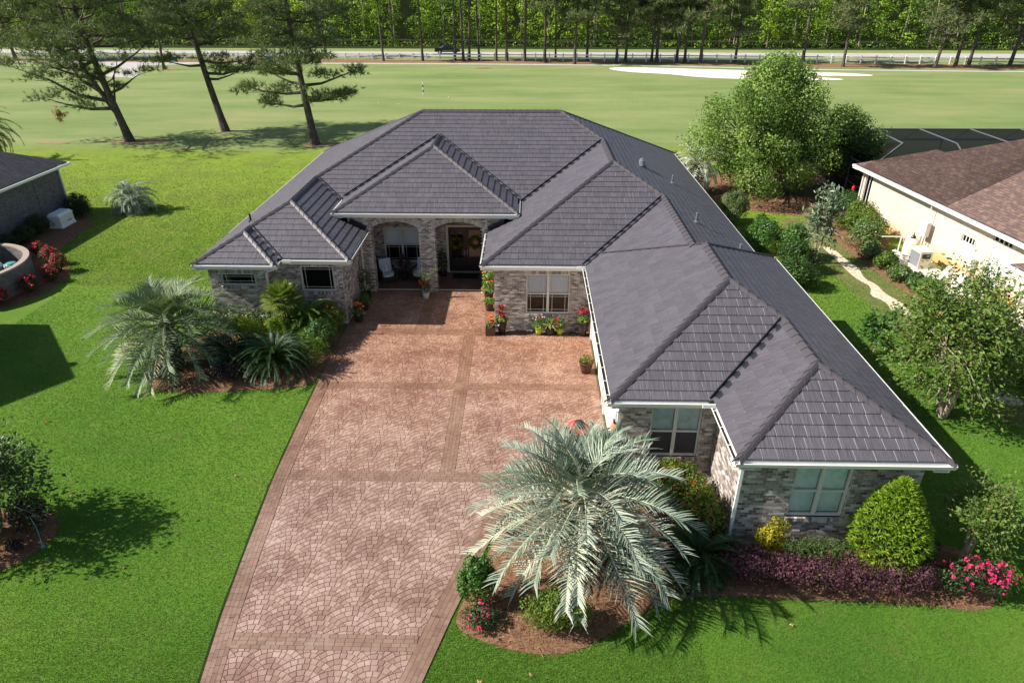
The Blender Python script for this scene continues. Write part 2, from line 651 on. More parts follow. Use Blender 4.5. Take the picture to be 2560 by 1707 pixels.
    k.col(k.ramp(k.noise(1.0, v, detail=5, rough=.7), [(.3, (.025, .018, .013)), (.6, (.10, .075, .055)), (.8, (.2, .16, .12))])).p(.95, .1)
    k.bump(k.noise(1.0, v, detail=5), 1.0, .08)
    plain('stem_brown', (.07, .048, .032), .85, .2, 0, .3, 10)

    # foliage
    leafmat('pindo_leaf', [(0, (.10, .145, .09)), (.25, (.20, .255, .19)), (.65, (.37, .42, .335)), (.85, (.52, .51, .36)), (1, (.52, .42, .27))], .5, .35, .1)
    leafmat('pindo_rachis', [(0, (.2, .26, .15)), (1, (.3, .33, .22))], .5, .4, .05)
    leafmat('pindo_green', [(0, (.06, .10, .042)), (.5, (.12, .175, .085)), (.9, (.21, .265, .155)), (1, (.33, .3, .15))], .42, .5, .15)
    leafmat('sago_leaf', [(0, (.008, .024, .007)), (.5, (.016, .045, .011)), (1, (.036, .08, .018))], .4, .45, .08)
    leafmat('sago_lime', [(0, (.04, .085, .012)), (.5, (.08, .15, .018)), (1, (.14, .22, .03))], .4, .5, .2)
    leafmat('fan_leaf', [(0, (.05, .09, .014)), (.5, (.11, .17, .025)), (1, (.24, .25, .045))], .45, .45, .2)
    leafmat('date_leaf', [(0, (.025, .04, .014)), (.6, (.07, .085, .022)), (1, (.22, .2, .045))], .5, .4, .15)
    leafmat('oak_leaf', [(0, (.07, .135, .024)), (.5, (.155, .25, .046)), (1, (.29, .39, .085))], .45, .45, .22)
    leafmat('oak_dark_leaf', [(0, (.038, .07, .02)), (.5, (.075, .125, .032)), (1, (.13, .19, .05))], .45, .45, .2)
    leafmat('pine_needle', [(0, (.065, .09, .036)), (.5, (.135, .165, .066)), (.9, (.22, .245, .105)), (1, (.26, .21, .11))], .5, .35, .12)
    leafmat('dead_needle', [(0, (.25, .13, .05)), (1, (.4, .24, .11))], .7, .2, .1)
    leafmat('forest_leaf', [(0, (.05, .10, .02)), (.25, (.12, .21, .027)), (.5, (.24, .37, .033)), (1, (.45, .58, .05))], .55, .3, .25)
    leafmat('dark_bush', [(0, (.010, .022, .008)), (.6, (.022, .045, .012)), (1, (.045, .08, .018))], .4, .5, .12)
    leafmat('deep_green', [(0, (.014, .04, .010)), (.5, (.032, .08, .014)), (1, (.075, .14, .025))], .38, .5, .18)
    leafmat('gloss_green', [(0, (.02, .06, .012)), (.5, (.045, .12, .018)), (1, (.1, .2, .035))], .32, .55, .2)
    leafmat('lime_bush', [(0, (.10, .18, .014)), (.5, (.19, .28, .02)), (1, (.30, .37, .035))], .45, .4, .25)
    leafmat('mound_green', [(0, (.05, .10, .012)), (.5, (.10, .165, .018)), (1, (.2, .26, .04))], .42, .45, .22)
    leafmat('podocarpus', [(0, (.07, .14, .012)), (.5, (.16, .27, .02)), (1, (.32, .42, .03))], .42, .4, .25)
    leafmat('golden_leaf', [(0, (.16, .16, .012)), (.5, (.34, .31, .016)), (1, (.5, .42, .03))], .5, .35, .25)
    leafmat('boxwood', [(0, (.02, .045, .012)), (.5, (.045, .085, .02)), (1, (.09, .13, .035))], .45, .4, .15)
    leafmat('purple_leaf', [(0, (.03, .010, .018)), (.5, (.075, .024, .04)), (.85, (.14, .055, .075)), (1, (.10, .10, .025))], .5, .4, .15)
    leafmat('dark_purple_leaf', [(0, (.012, .008, .012)), (.7, (.04, .022, .03)), (1, (.09, .06, .07))], .35, .5, .1)
    leafmat('red_tip', [(0, (.04, .09, .010)), (.5, (.09, .16, .014)), (.72, (.16, .22, .022)), (.82, (.36, .13, .03)), (1, (.42, .07, .025))], .38, .5, .2)
    leafmat('rose_leaf', [(0, (.012, .032, .012)), (.6, (.03, .065, .02)), (1, (.07, .11, .035))], .42, .45, .15)
    leafmat('rose_pink', [(0, (.5, .012, .10)), (.6, (.75, .035, .22)), (1, (.8, .03, .06))], .6, .3, .2)
    leafmat('rose_red', [(0, (.38, .005, .03)), (.6, (.62, .012, .05)), (1, (.72, .04, .12))], .6, .3, .15)
    leafmat('bloom_orange', [(0, (.6, .03, .01)), (.6, (.75, .13, .015)), (1, (.8, .3, .05))], .6, .3, .15)
    leafmat('bloom_white', [(0, (.55, .6, .55)), (1, (.78, .78, .72))], .6, .3, .15)
    leafmat('white_fleck', [(0, (.03, .08, .012)), (.55, (.08, .15, .03)), (.75, (.2, .26, .10)), (.9, (.48, .5, .36)), (1, (.45, .2, .08))], .4, .45, .15)
    leafmat('myrtle_leaf', [(0, (.045, .09, .016)), (.5, (.10, .17, .028)), (.9, (.18, .24, .045)), (1, (.27, .15, .06))], .4, .45, .22)
    leafmat('loquat_leaf', [(0, (.06, .10, .05)), (.5, (.13, .19, .10)), (1, (.3, .36, .25))], .45, .45, .15)
    leafmat('pampas_leaf', [(0, (.08, .13, .04)), (.5, (.15, .2, .07)), (1, (.28, .32, .16))], .5, .35, .2)
    leafmat('ti_leaf', [(0, (.10, .006, .012)), (.6, (.3, .02, .03)), (1, (.55, .14, .12))], .35, .5, .2)
    leafmat('pot_leaf', [(0, (.04, .12, .012)), (.5, (.11, .22, .02)), (1, (.3, .38, .04))], .42, .4, .25)
    leafmat('wreath_leaf', [(0, (.05, .06, .008)), (.6, (.14, .14, .015)), (1, (.25, .2, .02))], .6, .3, .1)
    leafmat('spider_leaf', [(0, (.12, .2, .03)), (.6, (.28, .34, .08)), (1, (.5, .5, .2))], .42, .4, .2)
    leafmat('fallen_leaf', [(0, (.35, .16, .06)), (1, (.6, .42, .25))], .8, .2, .1)


build_materials()
# ---------------------------------------------------------------- ground and paved surfaces
def ground():
    V, F = [], []
    xs = [-900, -300, -120, -60, -30, 0, 30, 60, 120, 300, 900]
    ys = [-60, 0, 20, 40, 60, 90, 130, 200, 400, 1200]
    for y in ys:
        for x in xs:
            V.append((x, y, 0))
    w = len(xs)
    for j in range(len(ys) - 1):
        for i in range(w - 1):
            F.append((j * w + i, j * w + i + 1, (j + 1) * w + i + 1, (j + 1) * w + i))
    o = link('ground', mesh_np('ground', V, F, 'grass_ground'))
    o['kind'] = 'structure'
    sheet('forest_floor', [(-260, 155.5), (260, 149), (300, 420), (-300, 420)], .03, 'forest_soil')
    sheet('road', [(-300, 153.5), (-100, 149.5), (-42, 146.2), (20, 145.6), (84, 144.6), (300, 140.5), (300, 131.2), (80, 135.2), (20, 137.2), (-42, 138.3), (-95, 141.3), (-300, 144.8)], .012, 'road_mat')
    sheet('mulch_strip', [(-130, 128.2), (-95, 128.2), (-60, 126.6), (-16, 126.2), (20, 125.4), (50, 121.3), (90, 118.4), (140, 117), (140, 124.2), (79, 125.6), (20, 128.8), (-24, 131), (-95, 131.4), (-130, 131.8)], .008, 'pine_straw')
    sheet('cart_path', [(-130, 125.2), (-95, 125.7), (-75, 124.6), (-66, 117.5), (-63.5, 107), (-58, 105.8), (-60.5, 112), (-64.5, 121.3), (-55, 124.4), (-16, 124.4), (20, 122.2), (45, 117.4), (75, 115.4), (140, 113.5),
                        (140, 115), (75, 116.9), (45, 119), (20, 123.8), (-16, 126), (-60, 126.3), (-95, 127.2), (-130, 126.8)], .016, 'road_mat')
    b1 = smooth_poly([(12.3, 119.2), (15.5, 114), (21, 112.4), (25.5, 108), (31, 106.4), (38, 105.6), (46, 105.4), (45.5, 107.8), (38.5, 109.5), (44, 110.6), (52.8, 110), (51, 113.2), (43, 115.3), (33, 117.2), (22, 119.6), (16, 120.8)], 2)
    sheet('sand_bunker', b1, .02, 'sand')
    sheet('bare_patch', smooth_poly([(-9.2, 118.4), (-7, 118), (-5.3, 119.2), (-7.5, 119.9)], 2), .014, 'pine_straw')
    for cx, cy, rx, ry in ((-35.3, 62.1, 2.6, 1.2), (-29, 66.9, 1.3, .7), (-18.5, 61.4, 2.1, 1.0), (-58.2, 116, 2.4, 1.4), (-24.9, 41.8, 1.0, .7)):
        pts = [(cx + rx * math.cos(a) * random.uniform(.5, 1.3), cy + ry * math.sin(a) * random.uniform(.5, 1.3)) for a in np.linspace(0, 2 * PI, 20)[:-1]]
        sheet('straw_ring', smooth_poly(pts, 1), .015, 'ring_straw')
    for cx, cy, rx, ry in ((-42.5, 61.4, 1.6, .4), (-29.8, 59.3, 1.0, .3)):
        pts = [(cx + rx * math.cos(a) * random.uniform(.75, 1.2), cy + ry * math.sin(a) * random.uniform(.75, 1.2)) for a in np.linspace(0, 2 * PI, 11)[:-1]]
        sheet('sand_patch', smooth_poly(pts), .018, 'ring_straw')


ground()

OUTL = [(2.0, -5.6), (6.0, -6.25), (9.2, -6.81), (10.85, -7.03), (12.6, -7.2), (15.84, -7.46), (18.9, -7.56), (21.6, -7.62), (26.1, -7.62)]     # y, x of the left edge
OUTR = [(2.0, -4.3), (7.0, -2.85), (9.3, -2.11), (10.9, -1.67), (13.0, -1.03), (14.6, -.45), (15.5, .1), (15.95, .62)]


def xl(y):
    return np.interp(y, [p[0] for p in OUTL], [p[1] for p in OUTL])


def xr(y):
    return np.interp(y, [p[0] for p in OUTR], [p[1] for p in OUTR])


DRIVE = [(x, y) for y, x in OUTL] + [(-7.62, 29.62), (-1.29, 29.62), (-1.29, 25.68), (2.7, 25.68), (2.7, 16.0)] + [(x, y) for y, x in OUTR[::-1]]
BANDS_H = [(10.04, 10.46), (15.82, 16.26), (20.93, 21.36), (25.16, 25.7)]
BANDS_V = [(-2.53, -2.08, 16.26, 25.16), (-4.66, -4.16, 25.7, 29.62)]


def panel(x, y):
    """0 where a fan-pattern panel lies, else nothing"""
    x = np.asarray(x)
    y = np.asarray(y)
    ok = in_poly(x, y, DRIVE) & (x > xl(y) + .43)
    ok &= np.where(y < 15.82, x < xr(y) - .5, True)
    for a, b in BANDS_H:
        ok &= ~((y > a) & (y < b))
    for x0, x1, a, b in BANDS_V:
        ok &= ~((x > x0) & (x < x1) & (y > a) & (y < b))
    ok &= ~((y > 25.7) & (x > -1.75))
    return ok


def frusta(quads, z0, h, inset, tint):
    """quads (n,4,2) -> proud stones with sloping edges"""
    q = np.asarray(quads, dtype=float)
    n = len(q)
    c = q.mean(axis=1, keepdims=True)
    d = q - c
    ln = np.linalg.norm(d, axis=2, keepdims=True)
    base = c + d * np.maximum(0.3, 1 - inset * .3 / ln)
    top = c + d * np.maximum(0.2, 1 - inset * 1.25 / ln)
    zt = z0 + h + rng.uniform(-.2, .2, (n, 1)) * h * .6
    zt = np.repeat(zt, 4, axis=1) + rng.uniform(-.1, .1, (n, 4)) * h
    V = np.concatenate([np.concatenate([base, np.full((n, 4, 1), z0 - .004)], axis=2), np.concatenate([top, zt[:, :, None]], axis=2)], axis=1)
    f = np.array([[4, 5, 6, 7], [0, 1, 5, 4], [1, 2, 6, 5], [2, 3, 7, 6], [3, 0, 4, 7]])
    return V, f, np.repeat(tint[:, None], 8, axis=1)


def emit_pieces(V, f, T, name, rest, mat, parent, limit=300, key=None):
    """the first pieces (largest in view first) become parts of their own, the rest one joined part"""
    n = len(V)
    order = np.argsort(key) if key is not None else np.arange(n)
    k = V.shape[1]
    for i in order[:limit]:
        link(name, mesh_np(name, V[i], f, mat, T[i]), parent)
    r = order[limit:]
    if len(r):
        F = (f[None] + (np.arange(len(r)) * k)[:, None, None]).reshape(-1, f.shape[1])
        o = link(rest, mesh_np(rest, V[r].reshape(-1, 3), F, mat, T[r].ravel()), parent)
        o['kind'] = 'stuff'


def clip(poly, a, b, c):
    """keep a*x+b*y+c >= 0"""
    out = []
    n = len(poly)
    for i in range(n):
        p, q = poly[i], poly[(i + 1) % n]
        dp = a * p[0] + b * p[1] + c
        dq = a * q[0] + b * q[1] + c
        if dp >= 0:
            out.append(p)
        if (dp > 0 > dq) or (dp < 0 < dq):
            t = dp / (dp - dq)
            out.append((p[0] + (q[0] - p[0]) * t, p[1] + (q[1] - p[1]) * t))
    return out


def area(p):
    return .5 * sum(p[i][0] * p[(i + 1) % len(p)][1] - p[(i + 1) % len(p)][0] * p[i][1] for i in range(len(p)))


def driveway():
    me = bpy.data.meshes.new('driveway')
    me.from_pydata([(p[0], p[1], .02) for p in DRIVE] + [(p[0], p[1], -.08) for p in DRIVE], [],
                   [tuple(range(len(DRIVE)))] + [(i, (i + 1) % len(DRIVE), len(DRIVE) + (i + 1) % len(DRIVE), len(DRIVE) + i) for i in range(len(DRIVE))])
    finish(me, 'stamped_base')
    me.update()
    d = link('driveway', me)
    d['kind'] = 'structure'
    d['label'] = 'reddish stamped driveway of fan pattern cobbles framed by brick bands'
    # fan pattern: every stone is cut where a fan nearer the street lies over it and where a panel ends
    Rf, px, py, ring = .80, 1.48, .285, .142
    fans = [(-10.6 + i * px + (j % 2) * px / 2, 2.2 + j * py) for j in range(-4, 105) for i in range(0, 11)]
    pans = [(5.0, 10.04, None, None), (10.46, 15.82, None, None), (16.26, 20.93, None, -2.53), (16.26, 20.93, -2.08, 2.66), (21.36, 25.16, None, -2.53), (21.36, 25.16, -2.08, 2.66),
            (25.7, 29.6, -7.55, -4.66), (25.7, 29.6, -4.16, -1.74)]
    stones = []
    for q, (a, b) in enumerate(fans):
        if not in_poly(np.array([a - .7, a, a + .7]), np.array([b, b + .4, b]), [(-8.6, 4), (3.6, 4), (3.6, 31), (-8.6, 31)]).any():
            continue
        near = [(c, e) for c, e in fans[max(0, q - 80):q] if e < b - .01 and (c - a) ** 2 + (e - b) ** 2 < 4 * Rf * Rf]
        for k in range(6):
            r1 = Rf - k * ring
            r0 = max(r1 - ring, .03)
            st = .15 / ((r0 + r1) / 2)
            n = max(3, int(round(PI * 1.12 / st)))
            ang = np.linspace(-.06 * PI, 1.06 * PI, n + 1) + (k % 2) * .5 * PI / n
            ang[1:-1] += rng.uniform(-.16, .16, n - 1) * st
            for i in range(n):
                t0, t1 = ang[i], ang[i + 1]
                poly = [(a + r * math.cos(t), b + r * math.sin(t)) for r, t in ((r0, t0), (r1, t0), (r1, t1), (r0, t1))]
                cx, cy = sum(p[0] for p in poly) / 4, sum(p[1] for p in poly) / 4
                for y0, y1, xa, xb in pans:
                    if not (y0 - .1 < cy < y1 + .1):
                        continue
                    p = clip(clip(poly, 0, 1, -y0), 0, -1, y1)
                    if xa is None:
                        g = float(xl(cy + .1) - xl(cy - .1)) / .2
                        p = clip(p, 1, -g, -(float(xl(cy)) + .43) + g * cy)
                    else:
                        p = clip(p, 1, 0, -xa)
                    if xb is None:
                        g = float(xr(cy + .1) - xr(cy - .1)) / .2
                        p = clip(p, -1, g, float(xr(cy)) - .5 - g * cy)
                    else:
                        p = clip(p, -1, 0, xb)
                    for c, e in near:
                        if len(p) < 3:
                            break
                        ins = [(x - c) ** 2 + (y - e) ** 2 < Rf * Rf for x, y in p]
                        if all(ins):
                            p = []
                        elif any(ins):
                            mx, my = cx - c, cy - e
                            L = math.hypot(mx, my)
                            p = clip(p, mx / L, my / L, -(mx * c + my * e) / L - Rf)
                    if len(p) >= 3 and abs(area(p)) > .0022:
                        stones.append(p if area(p) > 0 else p[::-1])
    stones.sort(key=lambda p: abs(p[0][1] - 9.6) + abs(p[0][0] + 4.4) * .3)
    rest = MB()
    for i, p in enumerate(stones):
        n = len(p)
        cx, cy = sum(x for x, y in p) / n, sum(y for x, y in p) / n
        zt = .031 + random.uniform(-.0015, .0015)
        tx, ty = random.uniform(-.008, .008), random.uniform(-.008, .008)
        V, W = [], []
        for x, y in p:
            L = max(math.hypot(x - cx, y - cy), .02)
            f0, f1 = 1 - .004 / L, 1 - .012 / L
            V.append((cx + (x - cx) * f0, cy + (y - cy) * f0, .017))
            W.append((cx + (x - cx) * f1, cy + (y - cy) * f1, zt + tx * (x - cx) + ty * (y - cy)))
        F = [tuple(range(n, 2 * n))] + [(j, (j + 1) % n, n + (j + 1) % n, n + j) for j in range(n)]
        t = random.random()
        if i < 300:
            MB().add(V + W, F, t).build('cobble', 'cobble', d)
        else:
            rest.add(V + W, F, t)
    rest.build('cobble_field', 'cobble', d)['kind'] = 'stuff'
    # brick bands
    B = []
    bl, bw = .215, .108

    def rows(p, q, wdt, flip=False):
        """brick courses along the line p->q, filling a strip of width wdt to its left"""
        p, q = np.array(p), np.array(q)
        L = np.linalg.norm(q - p)
        t = (q - p) / L
        nn = np.array([-t[1], t[0]])
        k = max(1, int(round(wdt / bw)))
        w = wdt / k
        for r in range(k):
            s = -bl * random.random() if r % 2 else -bl * random.random()
            while s < L:
                s1 = s + bl * random.uniform(.85, 1.15)
                a, b = max(s, 0), min(s1, L)
                if b - a > .05:
                    B.append([p + t * a + nn * r * w, p + t * b + nn * r * w, p + t * b + nn * (r + 1) * w, p + t * a + nn * (r + 1) * w])
                s = s1
    for (y0, a), (y1, b) in zip(OUTL[:-1], OUTL[1:]):
        if y1 > 6:
            rows((b, y1), (a, y0), .42)
    for (y0, a), (y1, b) in zip(OUTR[:-1], OUTR[1:]):
        if y1 > 6.9:
            rows((a, y0), (b, y1), .48)
    for a, b in BANDS_H:
        x0 = float(xl((a + b) / 2)) + .43
        x1 = float(xr((a + b) / 2)) - .5 if b < 15 else 2.65
        if 15 < a < 16:
            x1 = .9
        if a > 25:
            x1 = -1.3
        if 15 < b < 22:
            rows((x0, a), (x1, a), b - a)
        else:
            rows((x0, a), (x1, a), b - a)
    for x0, x1, a, b in BANDS_V:
        rows((x1, a), (x1, b), x1 - x0)
    rows((-1.31, 25.7), (-1.31, 29.6), .43)
    Bq = np.array(B)
    V, f, T = frusta(Bq, .024, .008, .005, rng.uniform(.1, .9, len(Bq)))
    emit_pieces(V, f, T, 'paver', 'paver_band', 'paver', d, 300, np.abs(Bq[:, :, 1].mean(1) - 9.6))


driveway()
ys_ = np.linspace(4, 21.5, 36)
sheet('edging_strip', [(float(xl(y)) - .075 + random.uniform(-.015, .015), y) for y in ys_] + [(float(xl(y)) + .01, y) for y in ys_[::-1]], .01, 'forest_soil')

BED_L = smooth_poly([(-13.95, 21.6), (-13.6, 20.75), (-12.4, 20.5), (-11.0, 20.6), (-9.5, 20.8), (-8.2, 20.9), (-7.66, 21.5), (-7.66, 23.5), (-7.66, 26.2), (-9.4, 26.2), (-12.9, 26.2), (-13.3, 25.2), (-14.0, 23.0)], 1)
BED_F = smooth_poly([(-1.5, 11.25), (-1.55, 10.7), (-.9, 10.35), (.1, 10.05), (1.1, 10.05), (2.2, 10.75), (3.2, 11.5), (4.3, 11.75), (5.4, 11.75), (7.1, 11.68), (9.6, 11.62), (10.4, 11.45), (11.3, 11.55), (11.75, 12.4), (11.5, 13.6), (9.9, 13.5), (9.9, 13.45), (5.4, 13.45), (5.4, 16.0), (2.8, 16.0), (.9, 15.9), (.1, 15.4), (-.45, 14.4), (-.95, 12.9)], 1)
BED_C = smooth_poly([(-16.5, 13.9), (-14, 14.5), (-12.75, 14.1), (-12.45, 13.2), (-12.9, 12.3), (-14, 11.6), (-16.5, 11.0)], 1)
BED_R = smooth_poly([(16.9, 40.5), (18.6, 44), (23, 44.6), (22, 40), (20.8, 39), (20.4, 36.8), (19.4, 35), (19.4, 30), (19.1, 26.8), (18.9, 24), (18.4, 23.4), (18.0, 25.5), (18.2, 28.7), (17.85, 31.2), (17.45, 35.4), (17.6, 38.4)], 1)
BED_T = smooth_poly([(11.5, 51), (12.0, 45), (13.5, 43.2), (16.2, 41.8), (19, 41.4), (25, 43.5), (27, 48), (22, 52.5), (16, 52.5)], 1)
BED_W = smooth_poly([(-29, 41), (-26.2, 40), (-25.8, 36), (-25.2, 33.6), (-23.2, 32.2), (-22.5, 30), (-22.9, 28), (-24.2, 26.5), (-25.5, 26.5), (-24.3, 30), (-25.5, 32.3), (-28.9, 34), (-28.9, 38)], 1)
PATH_R = [(16.3, 36.2), (16.75, 36), (16.9, 34), (17.05, 33), (16.8, 31.6), (17.15, 30.9), (16.95, 29.9), (17.3, 28.6), (17.0, 27.4), (16.3, 27.7), (16.55, 28.9), (16.2, 29.6), (16.6, 30.6), (16.3, 31.4), (16.2, 32.5), (16.45, 34.4)]


def bed(name, poly, hmax, fall=1.2):
    """mounded mulch bed as a fine grid cut to its outline"""
    P = np.array(poly)
    st = .16 if len(poly) else .2
    x0, y0 = P.min(0)
    x1, y1 = P.max(0)
    xs = np.arange(x0 - st, x1 + st, st)
    ys = np.arange(y0 - st, y1 + st, st)
    X, Y = np.meshgrid(xs, ys)
    # distance to the outline
    a = P
    b = np.roll(P, -1, axis=0)
    D = np.full(X.shape, 1e9)
    for p, q in zip(a, b):
        d = q - p
        t = np.clip(((X - p[0]) * d[0] + (Y - p[1]) * d[1]) / max(d @ d, 1e-9), 0, 1)
        D = np.minimum(D, np.hypot(X - p[0] - t * d[0], Y - p[1] - t * d[1]))
    ins = in_poly(X, Y, poly)
    D = np.where(ins, D, -D)
    Z = .022 + hmax * (1 - np.exp(-np.maximum(D, 0) / fall * 1.6)) + rng.normal(size=X.shape) * .012
    Z = np.where(D < 0, .012, Z)
    w = len(xs)
    idx = np.arange(X.size).reshape(X.shape)
    near = D > -st * 1.45
    keep = near[:-1, :-1] & near[1:, 1:] & near[:-1, 1:] & near[1:, :-1]
    keep &= (ins[:-1, :-1] | ins[1:, 1:] | ins[:-1, 1:] | ins[1:, :-1])
    X0, Y0 = X.copy(), Y.copy()
    best = np.full(X.shape, 1e9)
    for p, q in zip(a, b):                      # pull the rim vertices onto the outline
        d = q - p
        t = np.clip(((X0 - p[0]) * d[0] + (Y0 - p[1]) * d[1]) / max(d @ d, 1e-9), 0, 1)
        cx, cy = p[0] + t * d[0], p[1] + t * d[1]
        dd = np.hypot(X0 - cx, Y0 - cy)
        mv = (dd < best) & ~ins
        best = np.where(dd < best, dd, best)
        X = np.where(mv, cx, X)
        Y = np.where(mv, cy, Y)
    F = np.stack([idx[:-1, :-1], idx[:-1, 1:], idx[1:, 1:], idx[1:, :-1]], axis=-1)[keep]
    o = link(name, mesh_np(name, np.stack([X, Y, Z], axis=-1).reshape(-1, 3), F, 'pine_straw', None, True))
    o['kind'] = 'structure'
    # loose needles on top
    n = int(ins.sum() * st * st * 260)
    n = min(n, 9000)
    k = rng.choice(np.flatnonzero(ins.ravel()), n)
    px = X.ravel()[k] + rng.uniform(-st, st, n) * .5
    py = Y.ravel()[k] + rng.uniform(-st, st, n) * .5
    pz = Z.ravel()[k] + .02
    dr = rnd_dir(n) * np.array([1, 1, .25])
    L = rng.uniform(.05, .14, (n, 1))
    sd = np.stack([-dr[:, 1], dr[:, 0], dr[:, 2] * 0], axis=1) * .007
    c = np.stack([px, py, pz], axis=1)
    V = np.stack([c - dr * L - sd, c - dr * L + sd, c + dr * L + [0, 0, .012]], axis=1).reshape(-1, 3)
    s = link('straw', mesh_np('straw', V, np.arange(n * 3).reshape(n, 3), 'straw_strand', np.repeat(rng.uniform(0, 1, n), 3)))
    s['kind'] = 'stuff'


bed('bed_soil', BED_L, .10)
bed('bed_soil', BED_F, .20)
bed('bed_soil', BED_C, .15)
bed('bed_soil', BED_R, .05)
bed('bed_soil', BED_T, .05)
bed('bed_soil', BED_W, .06)
sheet('gravel_path', smooth_poly([(p[0] + random.uniform(-.12, .12), p[1]) for p in PATH_R], 1), .02, 'gravel_path_mat')
sheet('gravel_path', smooth_poly([(16.4, 21.6), (17.4, 21.2), (17.6, 20.4), (16.9, 20.2), (16.3, 20.9)], 2), .02, 'gravel_path_mat')
sheet('worn_track', smooth_poly([(15.3, 41), (17.3, 41.4), (17.6, 36), (18.0, 30), (17.9, 25), (17.6, 19), (15.8, 19), (15.9, 26), (15.5, 31), (15.3, 36)], 2), .006, 'worn_grass') if 'worn_grass' in MAT else None
sheet('concrete_pad', [(19.45, 35.1), (21.1, 35.0), (21.75, 28.4), (19.3, 28.8)], .06, 'concrete_pale')


# ---------------------------------------------------------------- roofs
PITCH = .5


class Hip:
    def __init__(s, x0, x1, y0, y1, z, open_sides='', inset=.09):
        s.x0, s.x1, s.y0, s.y1, s.z = x0, x1, y0, y1, z
        m = PITCH
        s.pl = {}
        if 'f' not in open_sides:
            s.pl['f'] = (0, m, z - m * y0)
        if 'b' not in open_sides:
            s.pl['b'] = (0, -m, z + m * y1)
        s.pl['l'] = (m, 0, z - m * x0)
        s.pl['r'] = (-m, 0, z + m * x1)
        i = inset
        s.foot = [(1, 0, -(x0 + i)), (-1, 0, x1 - i), (0, 1, -(y0 + (0 if 'f' in open_sides else i))), (0, -1, y1 - (0 if 'b' in open_sides else i))]


def roof_faces(secs):
    """for each section and plane: (plane, side, convex face half-planes, [half-plane lists to cut away])"""
    out = []
    for s in secs:
        for k, P in s.pl.items():
            hp = list(s.foot)
            for k2, Q in s.pl.items():
                if k2 != k:
                    hp.append((Q[0] - P[0], Q[1] - P[1], Q[2] - P[2]))
            cuts = []
            for o in secs:
                if o is s:
                    continue
                cuts.append(list(o.foot) + [(Q[0] - P[0], Q[1] - P[1], Q[2] - P[2]) for Q in o.pl.values()])
            out.append((s, k, P, hp, cuts))
    return out


def carve(poly, hp, cuts):
    for h in hp:
        poly = clip(poly, *h)
        if len(poly) < 3:
            return []
    pieces = [poly]
    for c in cuts:
        nxt = []
        for p in pieces:
            rem = p
            for h in c:
                o = clip(rem, -h[0], -h[1], -h[2])
                if len(o) >= 3 and abs(area(o)) > 1e-4:
                    nxt.append(o)
                rem = clip(rem, *h)
                if len(rem) < 3:
                    break
        pieces = nxt
    return pieces


def plane_pieces(secs, dz=0.0):
    """whole roof planes as polygons"""
    V, F = [], []
    for s, k, P, hp, cuts in roof_faces(secs):
        big = [(s.x0 - 1, s.y0 - 1), (s.x1 + 1, s.y0 - 1), (s.x1 + 1, s.y1 + 1), (s.x0 - 1, s.y1 + 1)]
        for p in carve(big, hp, cuts):
            b = len(V)
            V += [(x, y, P[0] * x + P[1] * y + P[2] + dz) for x, y in p]
            F.append(tuple(range(b, b + len(p))))
    return V, F


def shake_tiles(secs, dv=.292, wr=(.24, .5), butt=.028):
    """metal shakes row by row -> list of (verts, faces, tint, centre, area)"""
    T = []
    for s, k, P, hp, cuts in roof_faces(secs):
        if k in 'fb':
            u0, u1 = s.x0, s.x1
            depth = s.y1 - s.y0
        else:
            u0, u1 = s.y0, s.y1
            depth = (s.x1 - s.x0) / 2
        depth = min(depth, 9)

        def xy(u, v):
            return {'f': (u, s.y0 + v), 'b': (u, s.y1 - v), 'l': (s.x0 + v, u), 'r': (s.x1 - v, u)}[k]
        r = 0
        v0 = .06
        while v0 < depth:
            u = u0 - random.random() * .4
            while u < u1:
                w = random.uniform(*wr)
                a, b = u + .009, u + w - .009
                u += w
                q = [xy(a, v0), xy(b, v0), xy(b, v0 + dv + .015), xy(a, v0 + dv + .015)]
                if area(q) < 0:
                    q = q[::-1]
                ps = carve(q, hp, cuts)
                tn = random.random()
                tilt = random.uniform(-.0012, .0012)
                for p in ps:
                    if abs(area(p)) < .002:
                        continue
                    tv = []
                    for x, y in p:
                        vv = {'f': y - s.y0, 'b': s.y1 - y, 'l': x - s.x0, 'r': s.x1 - x}[k] - v0
                        uu = (x if k in 'fb' else y) - a
                        tv.append((x, y, P[0] * x + P[1] * y + P[2] + butt * (1 - vv / dv) + .006 + tilt * uu / w))
                    n = len(tv)
                    lo = [(x, y, P[0] * x + P[1] * y + P[2] - .002) for x, y in p]
                    V = tv + lo
                    F = [tuple(range(n))] + [(i, n + i, n + (i + 1) % n, (i + 1) % n) for i in range(n)]
                    cx = sum(x for x, y in p) / n
                    cy = sum(y for x, y in p) / n
                    mids = [((p[i][0] + p[(i + 1) % n][0]) / 2, (p[i][1] + p[(i + 1) % n][1]) / 2) for i in range(n)]
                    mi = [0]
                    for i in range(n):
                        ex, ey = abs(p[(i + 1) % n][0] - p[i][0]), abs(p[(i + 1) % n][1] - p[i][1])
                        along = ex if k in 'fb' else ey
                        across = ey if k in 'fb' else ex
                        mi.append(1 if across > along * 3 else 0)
                    T.append((V, F, tn, cx, cy, abs(area(p)), k, mi))
            v0 += dv
            r += 1
    return T


